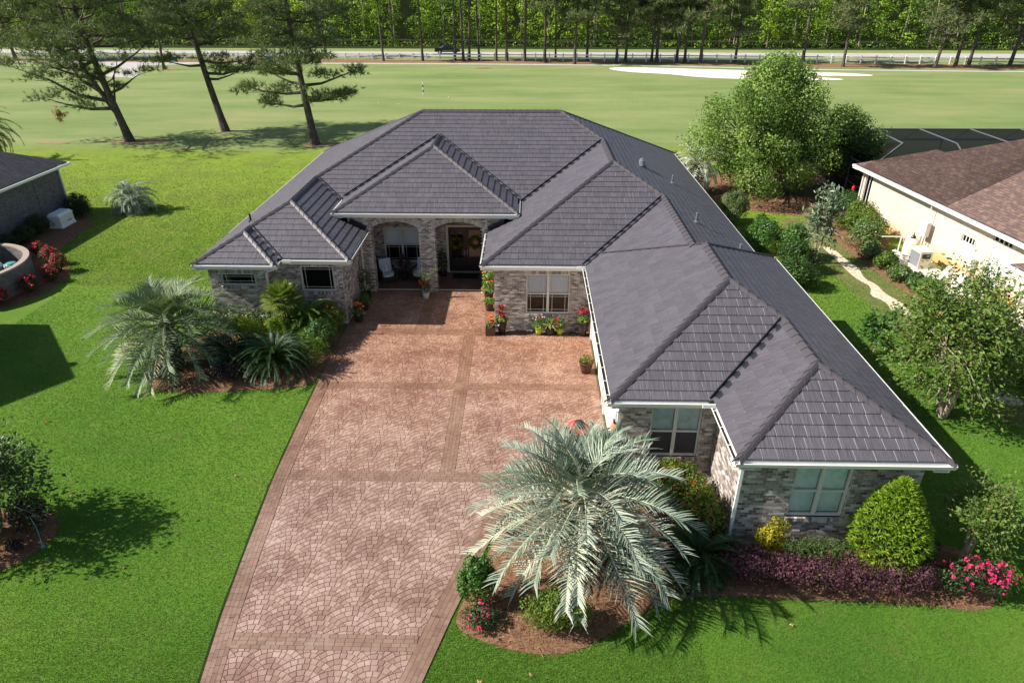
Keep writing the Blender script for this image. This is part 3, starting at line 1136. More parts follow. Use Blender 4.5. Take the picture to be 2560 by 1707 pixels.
ZE = 3.04
H_main = Hip(-13.35, 9.55, 29.7, 45.3, ZE)
H_s1 = Hip(-1.82, 9.56, 25.28, 36.2, ZE, 'b')
H_s2a = Hip(2.27, 9.54, 20.0, 31.0, ZE, 'fb')
H_s2b = Hip(2.25, 10.2, 15.54, 26.6, ZE)
H_s3 = Hip(5.02, 10.19, 13.0, 21.0, ZE, 'b')
H_lw2 = Hip(-13.36, -7.13, 25.75, 34.0, ZE, 'b')
H_lw1 = Hip(-13.37, -9.97, 25.12, 29.0, ZE, 'b')
H_por = Hip(-8.68, -.32, 29.15, 36.6, 3.93, 'b')
SECS = [H_main, H_s1, H_s2a, H_s2b, H_s3, H_lw2, H_lw1, H_por]

house = thing('brick_house', 'grey brick house with dark metal shake roof and arched porch', 'house', (-1.9, 27, 0))
HOFF = Vector((1.9, -27, 0))


def hl(name, me, parent=None):
    """a part of the house built in world coordinates"""
    o = link(name, me, parent or house)
    if parent is None:
        o.location = HOFF
    return o


def main_roof():
    V, F = plane_pieces(SECS, -.004)
    me = bpy.data.meshes.new('roof')
    me.from_pydata(V, [], F)
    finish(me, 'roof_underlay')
    roof = hl('roof', me)
    T = shake_tiles(SECS)
    # nearest to the camera first
    key = [math.hypot(t[3], t[4]) - 3 * t[5] + (6 if t[6] in 'rb' else 0) for t in T]
    SH = ('roof_shake', 'roof_edge_highlight', 'roof_dark_metal')
    order = sorted(range(len(T)), key=lambda i: key[i])
    for i in order[:300]:
        V, F, tn = T[i][:3]
        me = bpy.data.meshes.new('shingle')
        me.from_pydata(V, [], F)
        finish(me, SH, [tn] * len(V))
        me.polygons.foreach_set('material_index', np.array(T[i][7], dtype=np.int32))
        link('shingle', me, roof)
    m = MB()
    for i in order[300:]:
        m.add(T[i][0], T[i][1], T[i][2])
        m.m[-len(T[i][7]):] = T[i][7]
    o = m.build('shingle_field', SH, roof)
    o['kind'] = 'stuff'
    # caps on hips and ridges
    caps = []

    def line(a, b, s1, s2, first=True):
        """cap pieces from low end a to high end b; s1, s2 = horizontal directions the two roof planes fall towards"""
        a, b = Vector(a), Vector(b)
        L = (b - a).length
        n = max(1, int(round(L / .36)))
        d = (b - a) / L
        for i in range(n):
            p = a + d * max(L * i / n - .02, .13 if a.z < 3.5 or abs(a.z - 3.93) < .01 else 0)
            q = a + d * (L * (i + 1) / n + .05)
            caps.append((p, q, s1, s2))
    l, r_, f, bk = (-1, 0), (1, 0), (0, -1), (0, 1)
    zr = lambda half: ZE + PITCH * half
    RM = 37.5
    line((-10.245, 32.8, 4.597), (-5.55, 37.5, 6.94), l, f)
    line((-10.245, 28.86, 4.597), (-10.245, 32.9, 4.597), l, r_)
    line((-11.67, 27.44, 3.885), (-10.245, 28.86, 4.597), l, f)
    line((-7.13, 25.75, ZE), (-10.245, 28.86, 4.597), r_, f)
    line((-11.67, 26.82, 3.89), (-11.67, 27.5, 3.89), l, r_)
    line((-13.37, 25.12, ZE), (-11.67, 26.82, 3.89), l, f)
    line((-9.97, 25.12, ZE), (-11.67, 26.82, 3.89), r_, f)
    line((-5.55, RM, 6.94), (1.75, RM, 6.94), f, bk)
    line((3.866, 35.39, 5.885), (1.75, RM, 6.94), r_, f)
    line((3.866, 30.97, 5.885), (3.866, 35.45, 5.885), l, r_)
    line((5.905, 28.93, 4.862), (3.866, 30.97, 5.885), r_, f)
    line((-1.82, 25.28, ZE), (3.866, 30.97, 5.885), l, f)
    line((5.905, 22.85, 4.862), (5.905, 29.0, 4.862), l, r_)
    line((6.225, 19.52, 5.03), (6.225, 22.6, 5.03), l, r_)
    line((7.605, 18.14, 4.335), (6.225, 19.52, 5.03), r_, f)
    line((2.25, 15.54, ZE), (6.225, 19.52, 5.03), l, f)
    line((7.605, 15.59, 4.335), (7.605, 18.2, 4.335), l, r_)
    line((10.19, 13.0, ZE), (7.605, 15.59, 4.335), r_, f)
    line((5.02, 13.0, ZE), (7.605, 15.59, 4.335), l, f)
    line((-8.68, 29.15, 3.93), (-4.5, 33.33, 6.02), l, f)
    line((-.32, 29.15, 3.93), (-4.5, 33.33, 6.02), r_, f)
    line((-4.5, 33.33, 6.02), (-4.5, 35.7, 6.02), l, r_)
    line((-13.35, 45.3, ZE), (-5.55, RM, 6.94), l, bk)
    line((9.55, 45.3, ZE), (1.75, RM, 6.94), r_, bk)
    caps.sort(key=lambda c: c[0].x ** 2 + c[0].y ** 2)
    rest = MB()
    for ci, (p, q, s1, s2) in enumerate(caps):
        m = MB() if ci < 300 else rest
        V = []
        for e, (pt, lift) in enumerate(((p, .05), (q, .022))):
            pts = []
            for s, rr in ((s1, .17), (s1, .085), (None, 0), (s2, .085), (s2, .17)):
                if s is None:
                    pts.append(pt + Vector((0, 0, lift + .035)))
                else:
                    hyp = rr
                    pts.append(pt + Vector((s[0] * hyp, s[1] * hyp, -PITCH * hyp + lift + (.028 if rr < .1 else 0))))
            V += pts
        F = [(j, j + 1, 6 + j, 5 + j) for j in range(4)]
        V += [v - Vector((0, 0, .055)) for v in V[:5]]
        F += [(j + 1, j, 10 + j, 11 + j) for j in range(4)]
        V2 = [tuple(v) for v in V]
        b = len(m.v)
        m.add(V2, F, random.random())
        if ci < 300:
            m.build('ridge_cap', 'roof_cap', roof)
    if rest.v:
        rest.build('ridge_caps', 'roof_cap', roof)['kind'] = 'stuff'
    # valley flashings: a dark channel with two small ribs
    for a, b, s1, s2 in (((-8.62, 31.54, 3.96), (-4.5, 35.66, 6.02), (1, 0), (0, 1)), ((-.38, 31.54, 3.96), (-4.5, 35.66, 6.02), (-1, 0), (0, 1)),
                         ((-1.7, 29.82, 3.1), (3.866, 35.39, 5.885), (-1, 0), (0, 1)), ((-7.2, 29.77, 3.08), (-10.245, 32.8, 4.597), (1, 0), (0, 1)),
                         ((-10.0, 25.77, 3.05), (-11.67, 27.44, 3.885), (1, 0), (0, 1)), ((2.3, 25.33, 3.06), (5.905, 28.93, 4.862), (-1, 0), (0, -1)),
                         ((5.08, 15.6, 3.07), (7.605, 18.14, 4.335), (-1, 0), (0, 1))):
        m = MB()
        a, b = Vector(a), Vector(b)
        d = (b - a).normalized()
        up = Vector((0, 0, 1))
        for s in (s1, s2):
            # a falls-away direction of each plane is opposite to the slope: the planes rise away from the valley
            o = Vector((s[0], s[1], 0)) * .12
            side = d.cross(up).normalized()
            sd = side if side.dot(Vector((s[0], s[1], 0))) > 0 else -side
            o = sd * .1 + up * (.045 + PITCH * .1 * .7)
            m.bar(a + o, b + o, .035, .03, .3)
        sd = d.cross(up).normalized()
        m.add([a + sd * .11 + up * .058, a + up * .022, a - sd * .11 + up * .058, b - sd * .11 + up * .058, b + up * .022, b + sd * .11 + up * .058], [(0, 1, 4, 5), (1, 2, 3, 4)], .2)
        m.build('valley_flashing', 'roof_dark_metal', roof)
    m = MB()
    m.bar((2.4, 26.42, 3.17), (6.2, 22.62, 5.06), .09, .03)
    m.bar((10.1, 26.5, 3.13), (6.25, 22.65, 5.06), .09, .03)
    m.build('step_flashing', 'roof_cap', roof)
    # pipe vents
    def rz(x):
        return ZE + PITCH * (9.55 - x)
    for x, y, kind in ((5.6, 33.6, 'hood'), (7.1, 33.2, 'pipe'), (6.9, 26.9, 'pipe'), (8.3, 25.2, 'pipe')):
        m = MB()
        z = rz(x)
        if kind == 'hood':
            m.box(x - .2, x + .2, y - .2, y + .2, z - .1, z + .06)
            m.tube([(x, y - .16, z + .05), (x - .02, y - .12, z + .2), (x, y + .02, z + .27), (x, y + .18, z + .2)], [.15, .15, .14, .11], 10)
        else:
            m.lathe([(.13, -.05), (.12, .07), (.06, .1), (.055, .42), (.05, .43)], (x, y, z), 10)
        m.build('roof_vent', 'vent_metal', roof)
    m = MB()
    x, y = -12.2, 28.9
    m.lathe([(.1, -.05), (.1, .06), (.045, .08), (.045, .36), (.04, .37)], (x, y, ZE + PITCH * (x + 13.35)), 10)
    m.build('roof_vent', 'roof_dark_metal', roof)
    return roof


ROOF = main_roof()


def gutter(p, q, out, z=ZE, debris=False, ends=True):
    """K-style gutter hung along p->q; out = horizontal direction away from the house"""
    p, q, o = Vector((*p, 0)), Vector((*q, 0)), Vector((out[0], out[1], 0))
    prof = [(-.11, .0), (-.11, -.13), (-.02, -.13), (.0, -.09), (.022, -.03), (.03, -.0), (.012, .004), (.004, -.03), (-.02, -.10), (-.095, -.11), (-.1, .0)]
    m = MB()
    V = []
    for e in (p, q):
        for a, b in prof:
            V.append(e + o * a + Vector((0, 0, z + b)))
    n = len(prof)
    F = [(i, (i + 1) % n, n + (i + 1) % n, n + i) for i in range(n)]
    F += [tuple(range(n)), tuple(range(2 * n - 1, n - 1, -1))]
    m.add(V, F)
    # fascia board behind and soffit to the wall
    L = (q - p).length
    d = (q - p) / L
    g = m.build('gutter', 'white_trim')
    g.parent = house
    g.location = HOFF
    m2 = MB()
    m2.bar(p - o * .13 + Vector((0, 0, z - .09)), q - o * .13 + Vector((0, 0, z - .09)), .03, .2)
    m2.bar(p - o * .3 + Vector((0, 0, z - .2)), q - o * .3 + Vector((0, 0, z - .2)), .36, .016)
    f = m2.build('fascia', 'white_trim')
    f.parent = house
    f.location = HOFF
    if debris:
        m3 = MB()
        s = 0
        while s < L:
            w = random.uniform(.3, .9)
            m3.bar(p - o * .06 + d * s + Vector((0, 0, z - .08)), p - o * .06 + d * min(L, s + w * .95) + Vector((0, 0, z - .08)), .06, .02, random.random())
            s += w
        k = m3.build('gutter_debris', 'gutter_debris', g)
        # hanger straps across the open trough
        m4 = MB()
        s = .3
        while s < L:
            m4.bar(p - o * .1 + d * s + Vector((0, 0, z - .004)), p + o * .015 + d * s + Vector((0, 0, z - .004)), .025, .006)
            s += .75
        m4.build('hanger', 'white_trim', g)


gutter((5.02, 13.0), (10.2, 13.0), (0, -1))
gutter((10.2, 13.03), (10.2, 26.6), (1, 0))
gutter((5.02, 15.54), (5.02, 13.03), (-1, 0), debris=True)
gutter((2.25, 15.54), (4.99, 15.54), (0, -1))
gutter((2.25, 25.25), (2.25, 15.57), (-1, 0), debris=True)
gutter((-1.82, 25.28), (2.22, 25.28), (0, -1))
gutter((-1.82, 29.45), (-1.82, 25.31), (-1, 0), debris=True)
gutter((9.55, 27.0), (9.55, 45.27), (1, 0))
gutter((-7.13, 25.78), (-7.13, 29.45), (1, 0), debris=True)
gutter((-9.94, 25.75), (-7.13, 25.75), (0, -1))
gutter((-9.97, 25.15), (-9.97, 25.72), (1, 0))
gutter((-13.35, 25.12), (-9.97, 25.12), (0, -1))
gutter((-13.35, 45.27), (-13.35, 25.15), (-1, 0))
gutter((-13.32, 45.3), (9.52, 45.3), (0, 1))
gutter((-8.68, 29.15), (-.32, 29.15), (0, -1), 3.93)
gutter((-.32, 29.18), (-.32, 31.3), (1, 0), 3.93)
gutter((-8.68, 31.3), (-8.68, 29.18), (-1, 0), 3.93)
for x, y in ((2.02, 25.2), (4.78, 15.46), (-9.8, 25.66)):        # little splash boards where gutters meet in a corner
    m = MB()
    m.box(x - .02, x + .32, y - .1, y - .06, ZE - .02, ZE + .1)
    g = m.build('splash_board', 'white_trim')
    g.parent = house
    g.location = HOFF
# ---------------------------------------------------------------- brick walls
BL, BH = .203, .0794
BR = {'V': [], 'T': [], 'K': []}      # house bricks, gathered then split into single parts and one rest


def brick(o, t, n, s0, s1, z0, z1, proud=.009, tint=None):
    """one brick on the wall plane: o origin, t along, n outward"""
    j = .006
    s0, s1, z0, z1 = s0 + j, s1 - j, z0 + j, z1 - j
    if s1 - s0 < .02 or z1 - z0 < .01:
        return
    V = []
    pr = proud + random.uniform(-.003, .003)
    for d in (-.01, pr):
        for s, z in ((s0, z0), (s1, z0), (s1, z1), (s0, z1)):
            V.append((o[0] + t[0] * s + n[0] * d, o[1] + t[1] * s + n[1] * d, z))
    BR['V'].append(V)
    u = random.random()
    BR['T'].append(min(1, max(0, u ** .9 if tint is None else tint)))
    BR['K'].append(math.hypot(V[0][0], V[0][1], 13.2 - z0) + (0 if n[1] < -.5 else 30))


def obrick(o, t, n, corners, proud=.014, tint=None):
    """brick from four (s, z) corners, any orientation"""
    V = []
    for d in (-.01, proud):
        for s, z in corners:
            V.append((o[0] + t[0] * s + n[0] * d, o[1] + t[1] * s + n[1] * d, z))
    BR['V'].append(V)
    BR['T'].append(random.random() if tint is None else tint)
    BR['K'].append(math.hypot(V[0][0], V[0][1], 13.2) + 15)


WALLS = MB()


def wall(p, q, z0, z1, openings=(), keep=None, heads=True, course0=None, strips=None):
    """brick wall from p to q seen with its outward side to the right of p->q; openings (s0, s1, z0, z1)"""
    p, q = np.array(p, float), np.array(q, float)
    L = np.linalg.norm(q - p)
    t = (q - p) / L
    n = np.array([t[1], -t[0]])
    # mortar sheet
    ss = sorted(set([0, L] + [v for o in openings for v in o[:2]] + (list(strips) if strips is not None else [])))
    for a, b in zip(ss[:-1], ss[1:]):
        mid = (a + b) / 2
        zs = [z0]
        blocks = sorted([(o[2], o[3]) for o in openings if o[0] < mid < o[1]])
        if keep is not None:
            blocks += keep(mid)
            blocks.sort()
        lo = z0
        spans = []
        for c, d in blocks:
            if c > lo:
                spans.append((lo, c))
            lo = max(lo, d)
        if lo < z1:
            spans.append((lo, z1))
        for c, d in spans:
            A, B = p + t * a, p + t * b
            WALLS.add([(A[0], A[1], c), (B[0], B[1], c), (B[0], B[1], d), (A[0], A[1], d)], [(0, 1, 2, 3)])
    # courses
    r = 0
    z = z0
    while z < z1 - .02:
        zt = min(z + BH, z1)
        s = -(r % 2) * BL / 2 - random.uniform(0, .012)
        while s < L:
            a, b = max(s, 0), min(s + BL, L)
            s += BL
            segs = [(a, b)]
            zc = (z + zt) / 2
            for o in openings:
                if o[2] < zc < o[3]:
                    ns = []
                    for c, d in segs:
                        if d <= o[0] or c >= o[1]:
                            ns.append((c, d))
                        else:
                            if c < o[0]:
                                ns.append((c, o[0]))
                            if d > o[1]:
                                ns.append((o[1], d))
                    segs = ns
            for c, d in segs:
                if d - c < .03:
                    continue
                if keep is not None and any(k0 - .01 < zc < k1 + .01 for k0, k1 in keep((c + d) / 2)):
                    continue
                brick(p, t, n, c, d, z, zt)
        z = zt
        r += 1
    return p, t, n, L


def soldier(p, t, n, s0, s1, z0, z1, w=.072, proud=.01):
    k = max(1, int(round((s1 - s0) / w)))
    w = (s1 - s0) / k
    for i in range(k):
        brick(p, t, n, s0 + i * w, s0 + (i + 1) * w, z0, z1, proud)


def jamb(p, t, n, s, z0, z1, depth, side):
    """brick return into an opening at s"""
    A = p + t * s
    Bq = A - n * depth
    WALLS.add([(A[0], A[1], z0), (Bq[0], Bq[1], z0), (Bq[0], Bq[1], z1), (A[0], A[1], z1)], [(0, 1, 2, 3)])
    z = z0
    tt = -n
    nn = t * side
    while z < z1 - .02:
        brick(A, tt, nn, .0, depth, z, min(z + BH, z1), .006)
        z += BH


def window(p, t, n, s0, s1, z0, z1, lights=2, blind='blind', depth=.09, sash=True, grille=True, back='room_dark', lower_dark=False):
    """vinyl window unit in an opening; returns its part"""
    T = lambda s, d, z: (p[0] + t[0] * s + n[0] * d, p[1] + t[1] * s + n[1] * d, z)

    def bx(m, a, b, d0, d1, c, e):
        V = [T(a, d0, c), T(b, d0, c), T(b, d1, c), T(a, d1, c), T(a, d0, e), T(b, d0, e), T(b, d1, e), T(a, d1, e)]
        m.add(V, [(0, 3, 2, 1), (4, 5, 6, 7), (0, 1, 5, 4), (1, 2, 6, 5), (2, 3, 7, 6), (3, 0, 4, 7)])
    fw = .06
    m = MB()
    d0, d1 = -depth - .05, -depth + .035
    bx(m, s0, s1, d0, d1, z0, z0 + fw)
    bx(m, s0, s1, d0, d1, z1 - fw, z1)
    bx(m, s0, s0 + fw, d0, d1, z0 + fw, z1 - fw)
    bx(m, s1 - fw, s1, d0, d1, z0 + fw, z1 - fw)
    mids = []
    for i in range(1, lights):
        c = s0 + (s1 - s0) * i / lights
        mids.append(c)
        bx(m, c - .05, c + .05, d0, d1, z0 + fw, z1 - fw)
    win = m.build('window', 'window_vinyl', house)
    win.location = HOFF
    edges = [s0 + fw] + [v for c in mids for v in (c - .05, c + .05)] + [s1 - fw]
    zc = (z0 + z1) / 2
    for i in range(lights):
        a, b = edges[2 * i], edges[2 * i + 1]
        halves = [(z0 + fw, zc - .025), (zc + .025, z1 - fw)] if sash else [(z0 + fw, z1 - fw)]
        if sash:
            m = MB()
            bx(m, a, b, -depth - .03, -depth + .025, zc - .025, zc + .025)
            m.build('sash_rail', 'window_vinyl', win)
        for hi, (c, e) in enumerate(halves):
            m = MB()
            m.add([T(a, -depth - .02, c), T(b, -depth - .02, c), T(b, -depth - .02, e), T(a, -depth - .02, e)], [(0, 1, 2, 3)])
            m.build('pane', 'glass', win)
            if grille:
                m = MB()
                g = .014
                o = .13
                for v in ((a + o,) if b - a < .3 else (a + o, b - o)):
                    bx(m, v - g / 2, v + g / 2, -depth - .016, -depth - .004, c, e)
                for v in (c + o * .8, e - o * .8):
                    bx(m, a, b, -depth - .014, -depth - .006, v - g / 2, v + g / 2)
                m.build('grille', 'cream_trim', win)
        if blind == 'blind':      # folds of a white shade drawn over the upper sash
            lo = zc - .02
            for f in range(5):
                m = MB()
                e0 = lo + (z1 - fw - lo) * f / 5
                e1 = lo + (z1 - fw - lo) * (f + 1) / 5
                m.add([T(a, -depth - .06, e0), T(b, -depth - .06, e0), T(b, -depth - .095, e1), T(a, -depth - .095, e1)], [(0, 1, 2, 3)])
                m.build('shade_fold', 'blind_white', win)
        elif blind == 'curtain':
            m = MB()
            m.add([T(a, -depth - .07, (zc if lower_dark else z0 + fw)), T(b, -depth - .07, (zc if lower_dark else z0 + fw)), T(b, -depth - .07, z1 - fw), T(a, -depth - .07, z1 - fw)], [(0, 1, 2, 3)])
            m.build('curtain', 'curtain_reflection', win)
            if lower_dark:
                m = MB()
                m.add([T(a, -depth - .012, z0 + fw), T(b, -depth - .012, z0 + fw), T(b, -depth - .012, zc), T(a, -depth - .012, zc)], [(0, 1, 2, 3)])
                m.build('insect_screen', 'insect_screen', win)
    m = MB()
    bx(m, s0, s1, -depth - .5, -depth - .48, z0, z1)
    bx(m, s0, s1, -depth - .48, -depth - .05, z0 - .02, z0)
    bx(m, s0, s1, -depth - .48, -depth - .05, z1, z1 + .02)
    bx(m, s0 - .02, s0, -depth - .48, -depth - .05, z0, z1)
    bx(m, s1, s1 + .02, -depth - .48, -depth - .05, z0, z1)
    m.build('room', back, win)
    return win


def windowed(p, q, z0, z1, wins, **kw):
    """wall with windows: each (s0, s1, z0, z1, options)"""
    ops = []
    for w in wins:
        ops.append((w[0], w[1], w[2], w[3]))
        ops.append((w[0] - .02, w[1] + .02, w[2] - .13, w[2]))        # sill bricks
        ops.append((w[0] - .02, w[1] + .02, w[3], w[3] + .205))
    o, t, n, L = wall(p, q, z0, z1, ops, **kw)
    for w in wins:
        # mortar behind sill and head
        for c, d in ((w[2] - .13, w[2]), (w[3], min(w[3] + .205, z1))):
            A, B = o + t * (w[0] - .02), o + t * (w[1] + .02)
            WALLS.add([(A[0], A[1], c), (B[0], B[1], c), (B[0], B[1], d), (A[0], A[1], d)], [(0, 1, 2, 3)])
        soldier(o, t, n, w[0] - .02, w[1] + .02, w[2] - .125, w[2] - .005, .075, .045)
        soldier(o, t, n, w[0] - .02, w[1] + .02, w[3], min(w[3] + .2, z1))
        jamb(o, t, n, w[0], w[2], w[3], .08, 1)
        jamb(o, t, n, w[1], w[2], w[3], .08, -1)
        window(o, t, n, w[0], w[1], w[2], w[3], **w[4])


ZT = 2.86
# garage wing, front part
windowed((5.42, 13.42), (9.78, 13.42), -.02, ZT, [(1.27, 2.68, 1.05, 2.62, dict(blind='curtain', grille=False))])
wall((5.42, 15.95), (5.42, 13.42), -.02, ZT)
wall((9.78, 13.42), (9.78, 26.2), -.02, ZT)
windowed((2.68, 15.95), (5.42, 15.95), -.02, ZT, [(.87, 2.3, .96, 2.64, dict(blind='curtain', grille=False, lower_dark=True))])
wall((2.68, 25.66), (2.68, 15.95), -.02, ZT, [(.8, 5.6, -.1, 2.3), (6.2, 8.9, -.1, 2.3)])
# bedroom front
windowed((-1.27, 25.66), (2.68, 25.66), -.02, ZT, [(1.28, 3.09, .80, 2.57, dict(blind='blind'))])
wall((-1.27, 29.5), (-1.27, 25.66), -.02, ZT)
# left wing
windowed((-12.9, 25.5), (-10.58, 25.5), -.02, ZT, [(.45, 1.89, 2.03, 2.56, dict(blind=None, lights=1, sash=False))])
wall((-10.58, 25.5), (-10.58, 26.15), -.02, ZT)
windowed((-10.58, 26.15), (-7.62, 26.15), -.02, ZT, [(1.2, 2.6, 1.52, 2.64, dict(blind=None, lights=1, sash=False))])
wall((-7.62, 26.15), (-7.62, 29.5), -.02, ZT)
wall((-12.9, 44.8), (-12.9, 25.5), -.02, ZT)
wall((9.12, 26.2), (9.12, 44.8), -.02, ZT)
WALLS.add([(-12.9, 44.8, 0), (9.12, 44.8, 0), (9.12, 44.8, ZT), (-12.9, 44.8, ZT)], [(3, 2, 1, 0)])
# porch front with two segmental arches
PX0, PX1 = -8.05, -1.0
ARCH = [(-7.05, -4.86), (-4.17, -1.98)]


def arch_z(x, off=0.0):
    for a, b in ARCH:
        if a - off <= x <= b + off:
            c, h = (a + b) / 2, (b - a) / 2
            rise = .30
            Rr = (h * h + rise * rise) / (2 * rise)
            zc = 3.18 + rise - Rr
            v = (Rr + off) ** 2 - (x - c) ** 2
            return zc + math.sqrt(max(v, 0))
    return None


def arch_keep(s):
    x = PX0 + s
    z = arch_z(x)
    if z is not None:
        return [(-.1, z)]
    return []


def arch_keep_b(s):
    x = PX0 + s
    z = arch_z(x, .215)
    inside = any(a <= x <= b for a, b in ARCH)
    if z is not None and z > 3.2:
        return [(-.1 if inside else 3.19, z)]
    return []


po, pt, pn, pL = np.array([PX0, 29.5]), np.array([1., 0.]), np.array([0., -1.]), PX1 - PX0
strips = list(np.linspace(.02, pL - .02, 150)) + [a - PX0 for ar in ARCH for a in ar]
nb = len(BR['V'])
_br = {k: len(v) for k, v in BR.items()}
wall((PX0, 29.5), (PX1, 29.5), -.02, 3.8, keep=arch_keep, strips=strips)
# take the courses off where the arch rings stand
keepi = []
for i in range(nb, len(BR['V'])):
    c = np.mean(BR['V'][i], axis=0)
    if any(k0 < c[2] < k1 for k0, k1 in arch_keep_b(c[0] - PX0)):
        continue
    keepi.append(i)
for key in ('V', 'T', 'K'):
    BR[key] = BR[key][:nb] + [BR[key][i] for i in keepi]
for a, b in ARCH:
    c, h = (a + b) / 2, (b - a) / 2
    rise = .30
    Rr = (h * h + rise * rise) / (2 * rise)
    zc = 3.18 + rise - Rr
    th = math.asin(h / Rr) * 1.07
    k = int(2 * th * Rr / .078)
    for i in range(k):
        t0, t1 = -th + 2 * th * (i + .1) / k, -th + 2 * th * (i + .9) / k
        cs = [(c + r * math.sin(q) - PX0, zc + r * math.cos(q)) for r, q in ((Rr + .004, t0), (Rr + .004, t1), (Rr + .21, t1), (Rr + .21, t0))]
        obrick(po, pt, pn, cs, .022, random.uniform(.45, .95))
    # underside of the arch and the sides of the piers
    V, F = [], []
    N = 20
    for i in range(N + 1):
        x = a + (b - a) * i / N
        z = arch_z(x) - .001
        V += [(x, 29.5, z), (x, 29.95, z)]
    F = [(2 * i, 2 * i + 1, 2 * i + 3, 2 * i + 2) for i in range(N)]
    WALLS.add(V, F)
    wall((a, 29.5), (a, 29.95), -.02, 3.18)
    wall((b, 29.95), (b, 29.5), -.02, 3.18)
# inside of the porch
wall((PX0, 29.95), (PX1, 29.95), 3.48, 3.8)
windowed((-7.62, 31.9), (-1.27, 31.9), .1, 3.3, [(.62, 2.38, .62, 2.37, dict(blind='blind'))], strips=None) if False else None
ops = [(.62, 2.38, .62, 2.37), (3.74, 5.55, .1, 2.52)]
o_, t_, n_, L_ = wall((-7.62, 31.9), (-1.27, 31.9), .1, 3.5, ops)
window(o_, t_, n_, .62, 2.38, .62, 2.37, blind='blind', depth=.05)
wall((-7.62, 29.95), (-7.62, 31.9), .1, 3.5)
wall((-1.27, 31.9), (-1.27, 29.95), .1, 3.5)
wall((-1.0, 29.5), (-1.0, 31.6), 3.0, 3.8)
wall((-8.05, 31.6), (-8.05, 29.5), 3.0, 3.8)
m = MB()
m.box(-7.62, -1.27, 29.6, 32.4, 3.5, 3.54)
g = m.build('porch_ceiling', 'white_trim', house)
g.location = HOFF
# porch floor slab with a pale nosing
m = MB()
m.box(-7.62, -1.29, 29.63, 31.9, 0, .1)
g = m.build('porch_floor', 'porch_floor_mat', house)
g.location = HOFF
m = MB()
m.box(-7.03, -4.88, 29.60, 29.66, .095, .112)
m.box(-4.15, -2.0, 29.60, 29.66, .095, .112)
g = m.build('porch_nosing', 'cream_trim', house)
g.location = HOFF

hw = WALLS.build('wall', 'house_mortar', house)
hw.location = HOFF
Vb = np.array(BR['V'])
fb = np.array([[4, 5, 6, 7], [0, 1, 5, 4], [1, 2, 6, 5], [2, 3, 7, 6], [3, 0, 4, 7]])
emit_pieces(Vb, fb, np.repeat(np.array(BR['T'])[:, None], 8, axis=1), 'brick', 'brickwork', 'house_brick', hw, 300, np.array(BR['K']))

# front door set
dx0, dx1 = -3.88, -2.07
m = MB()
m.box(dx0 - .05, dx0 + .06, 31.8, 31.95, .1, 2.56)
m.box(dx1 - .06, dx1 + .05, 31.8, 31.95, .1, 2.56)
m.box(dx0 + .06, dx1 - .06, 31.8, 31.95, 2.46, 2.56)
fr = m.build('door_frame', 'cream_trim', house)
fr.location = HOFF
m = MB()
m.box(dx0 + .06, dx1 - .06, 31.78, 31.95, .1, .16)
m.build('threshold', 'galvanised', fr)
mid = (dx0 + dx1) / 2
for a, b in ((dx0 + .06, mid - .005), (mid + .005, dx1 - .06)):
    m = MB()
    y0, y1 = 31.86, 31.91
    m.box(a, a + .13, y0, y1, .17, 2.45)
    m.box(b - .13, b, y0, y1, .17, 2.45)
    m.box(a + .13, b - .13, y0, y1, 2.3, 2.45)
    m.box(a + .13, b - .13, y0, y1, .17, .85)
    m.box(a + .2, b - .2, y0 - .015, y0, .28, .74)
    dr = m.build('door', 'door_black', house)
    dr.location = HOFF
    m = MB()
    m.add([(a + .13, 31.885, .85), (b - .13, 31.885, .85), (b - .13, 31.885, 2.3), (a + .13, 31.885, 2.3)], [(0, 1, 2, 3)])
    m.build('pane', 'glass', dr)
    m = MB()
    hx = b - .06 if a < -3.2 else a + .06
    m.bar((hx, 31.82, 1.0), (hx, 31.82, 1.3), .025, .03)
    m.bar((hx, 31.82, 1.03), (hx, 31.87, 1.03), .02, .02)
    m.bar((hx, 31.82, 1.27), (hx, 31.87, 1.27), .02, .02)
    m.build('handle', 'galvanised', dr)
m = MB()
m.box(dx0, dx1, 32.35, 32.37, .1, 2.5)
m.box(mid + .12, dx1 - .2, 32.0, 32.02, .85, 2.3)
g = m.build('hall_back', 'room_dark', house)
g.location = HOFF
# tan panel behind the right leaf, painting the court's orange reflection in its glass
m = MB()
m.add([(mid + .14, 31.96, .86), (dx1 - .2, 31.96, .86), (dx1 - .2, 31.96, 2.3), (mid + .14, 31.96, 2.3)], [(0, 1, 2, 3)])
plain('door_reflection', (.36, .20, .14), .7, .2, 0, .06, 4)
g = m.build('door_reflection', 'door_reflection', house)
g.location = HOFF

# garage doors (left side of the wing, facing the court)
for a, b in ((16.76, 19.46), (20.06, 24.86)):
    m = MB()
    for r in range(4):
        m.box(2.74, 2.79, a + .02, b - .02, .03 + r * .565, .03 + r * .565 + .55)
    g = m.build('garage_door', 'cream_trim', house)
    g.location = HOFF
    m = MB()
    m.box(2.66, 2.74, a - .08, a + .02, 0, 2.38)
    m.box(2.66, 2.74, b - .02, b + .08, 0, 2.38)
    m.box(2.66, 2.74, a + .02, b - .02, 2.28, 2.38)
    g = m.build('garage_door_frame', 'white_trim', house)
    g.location = HOFF
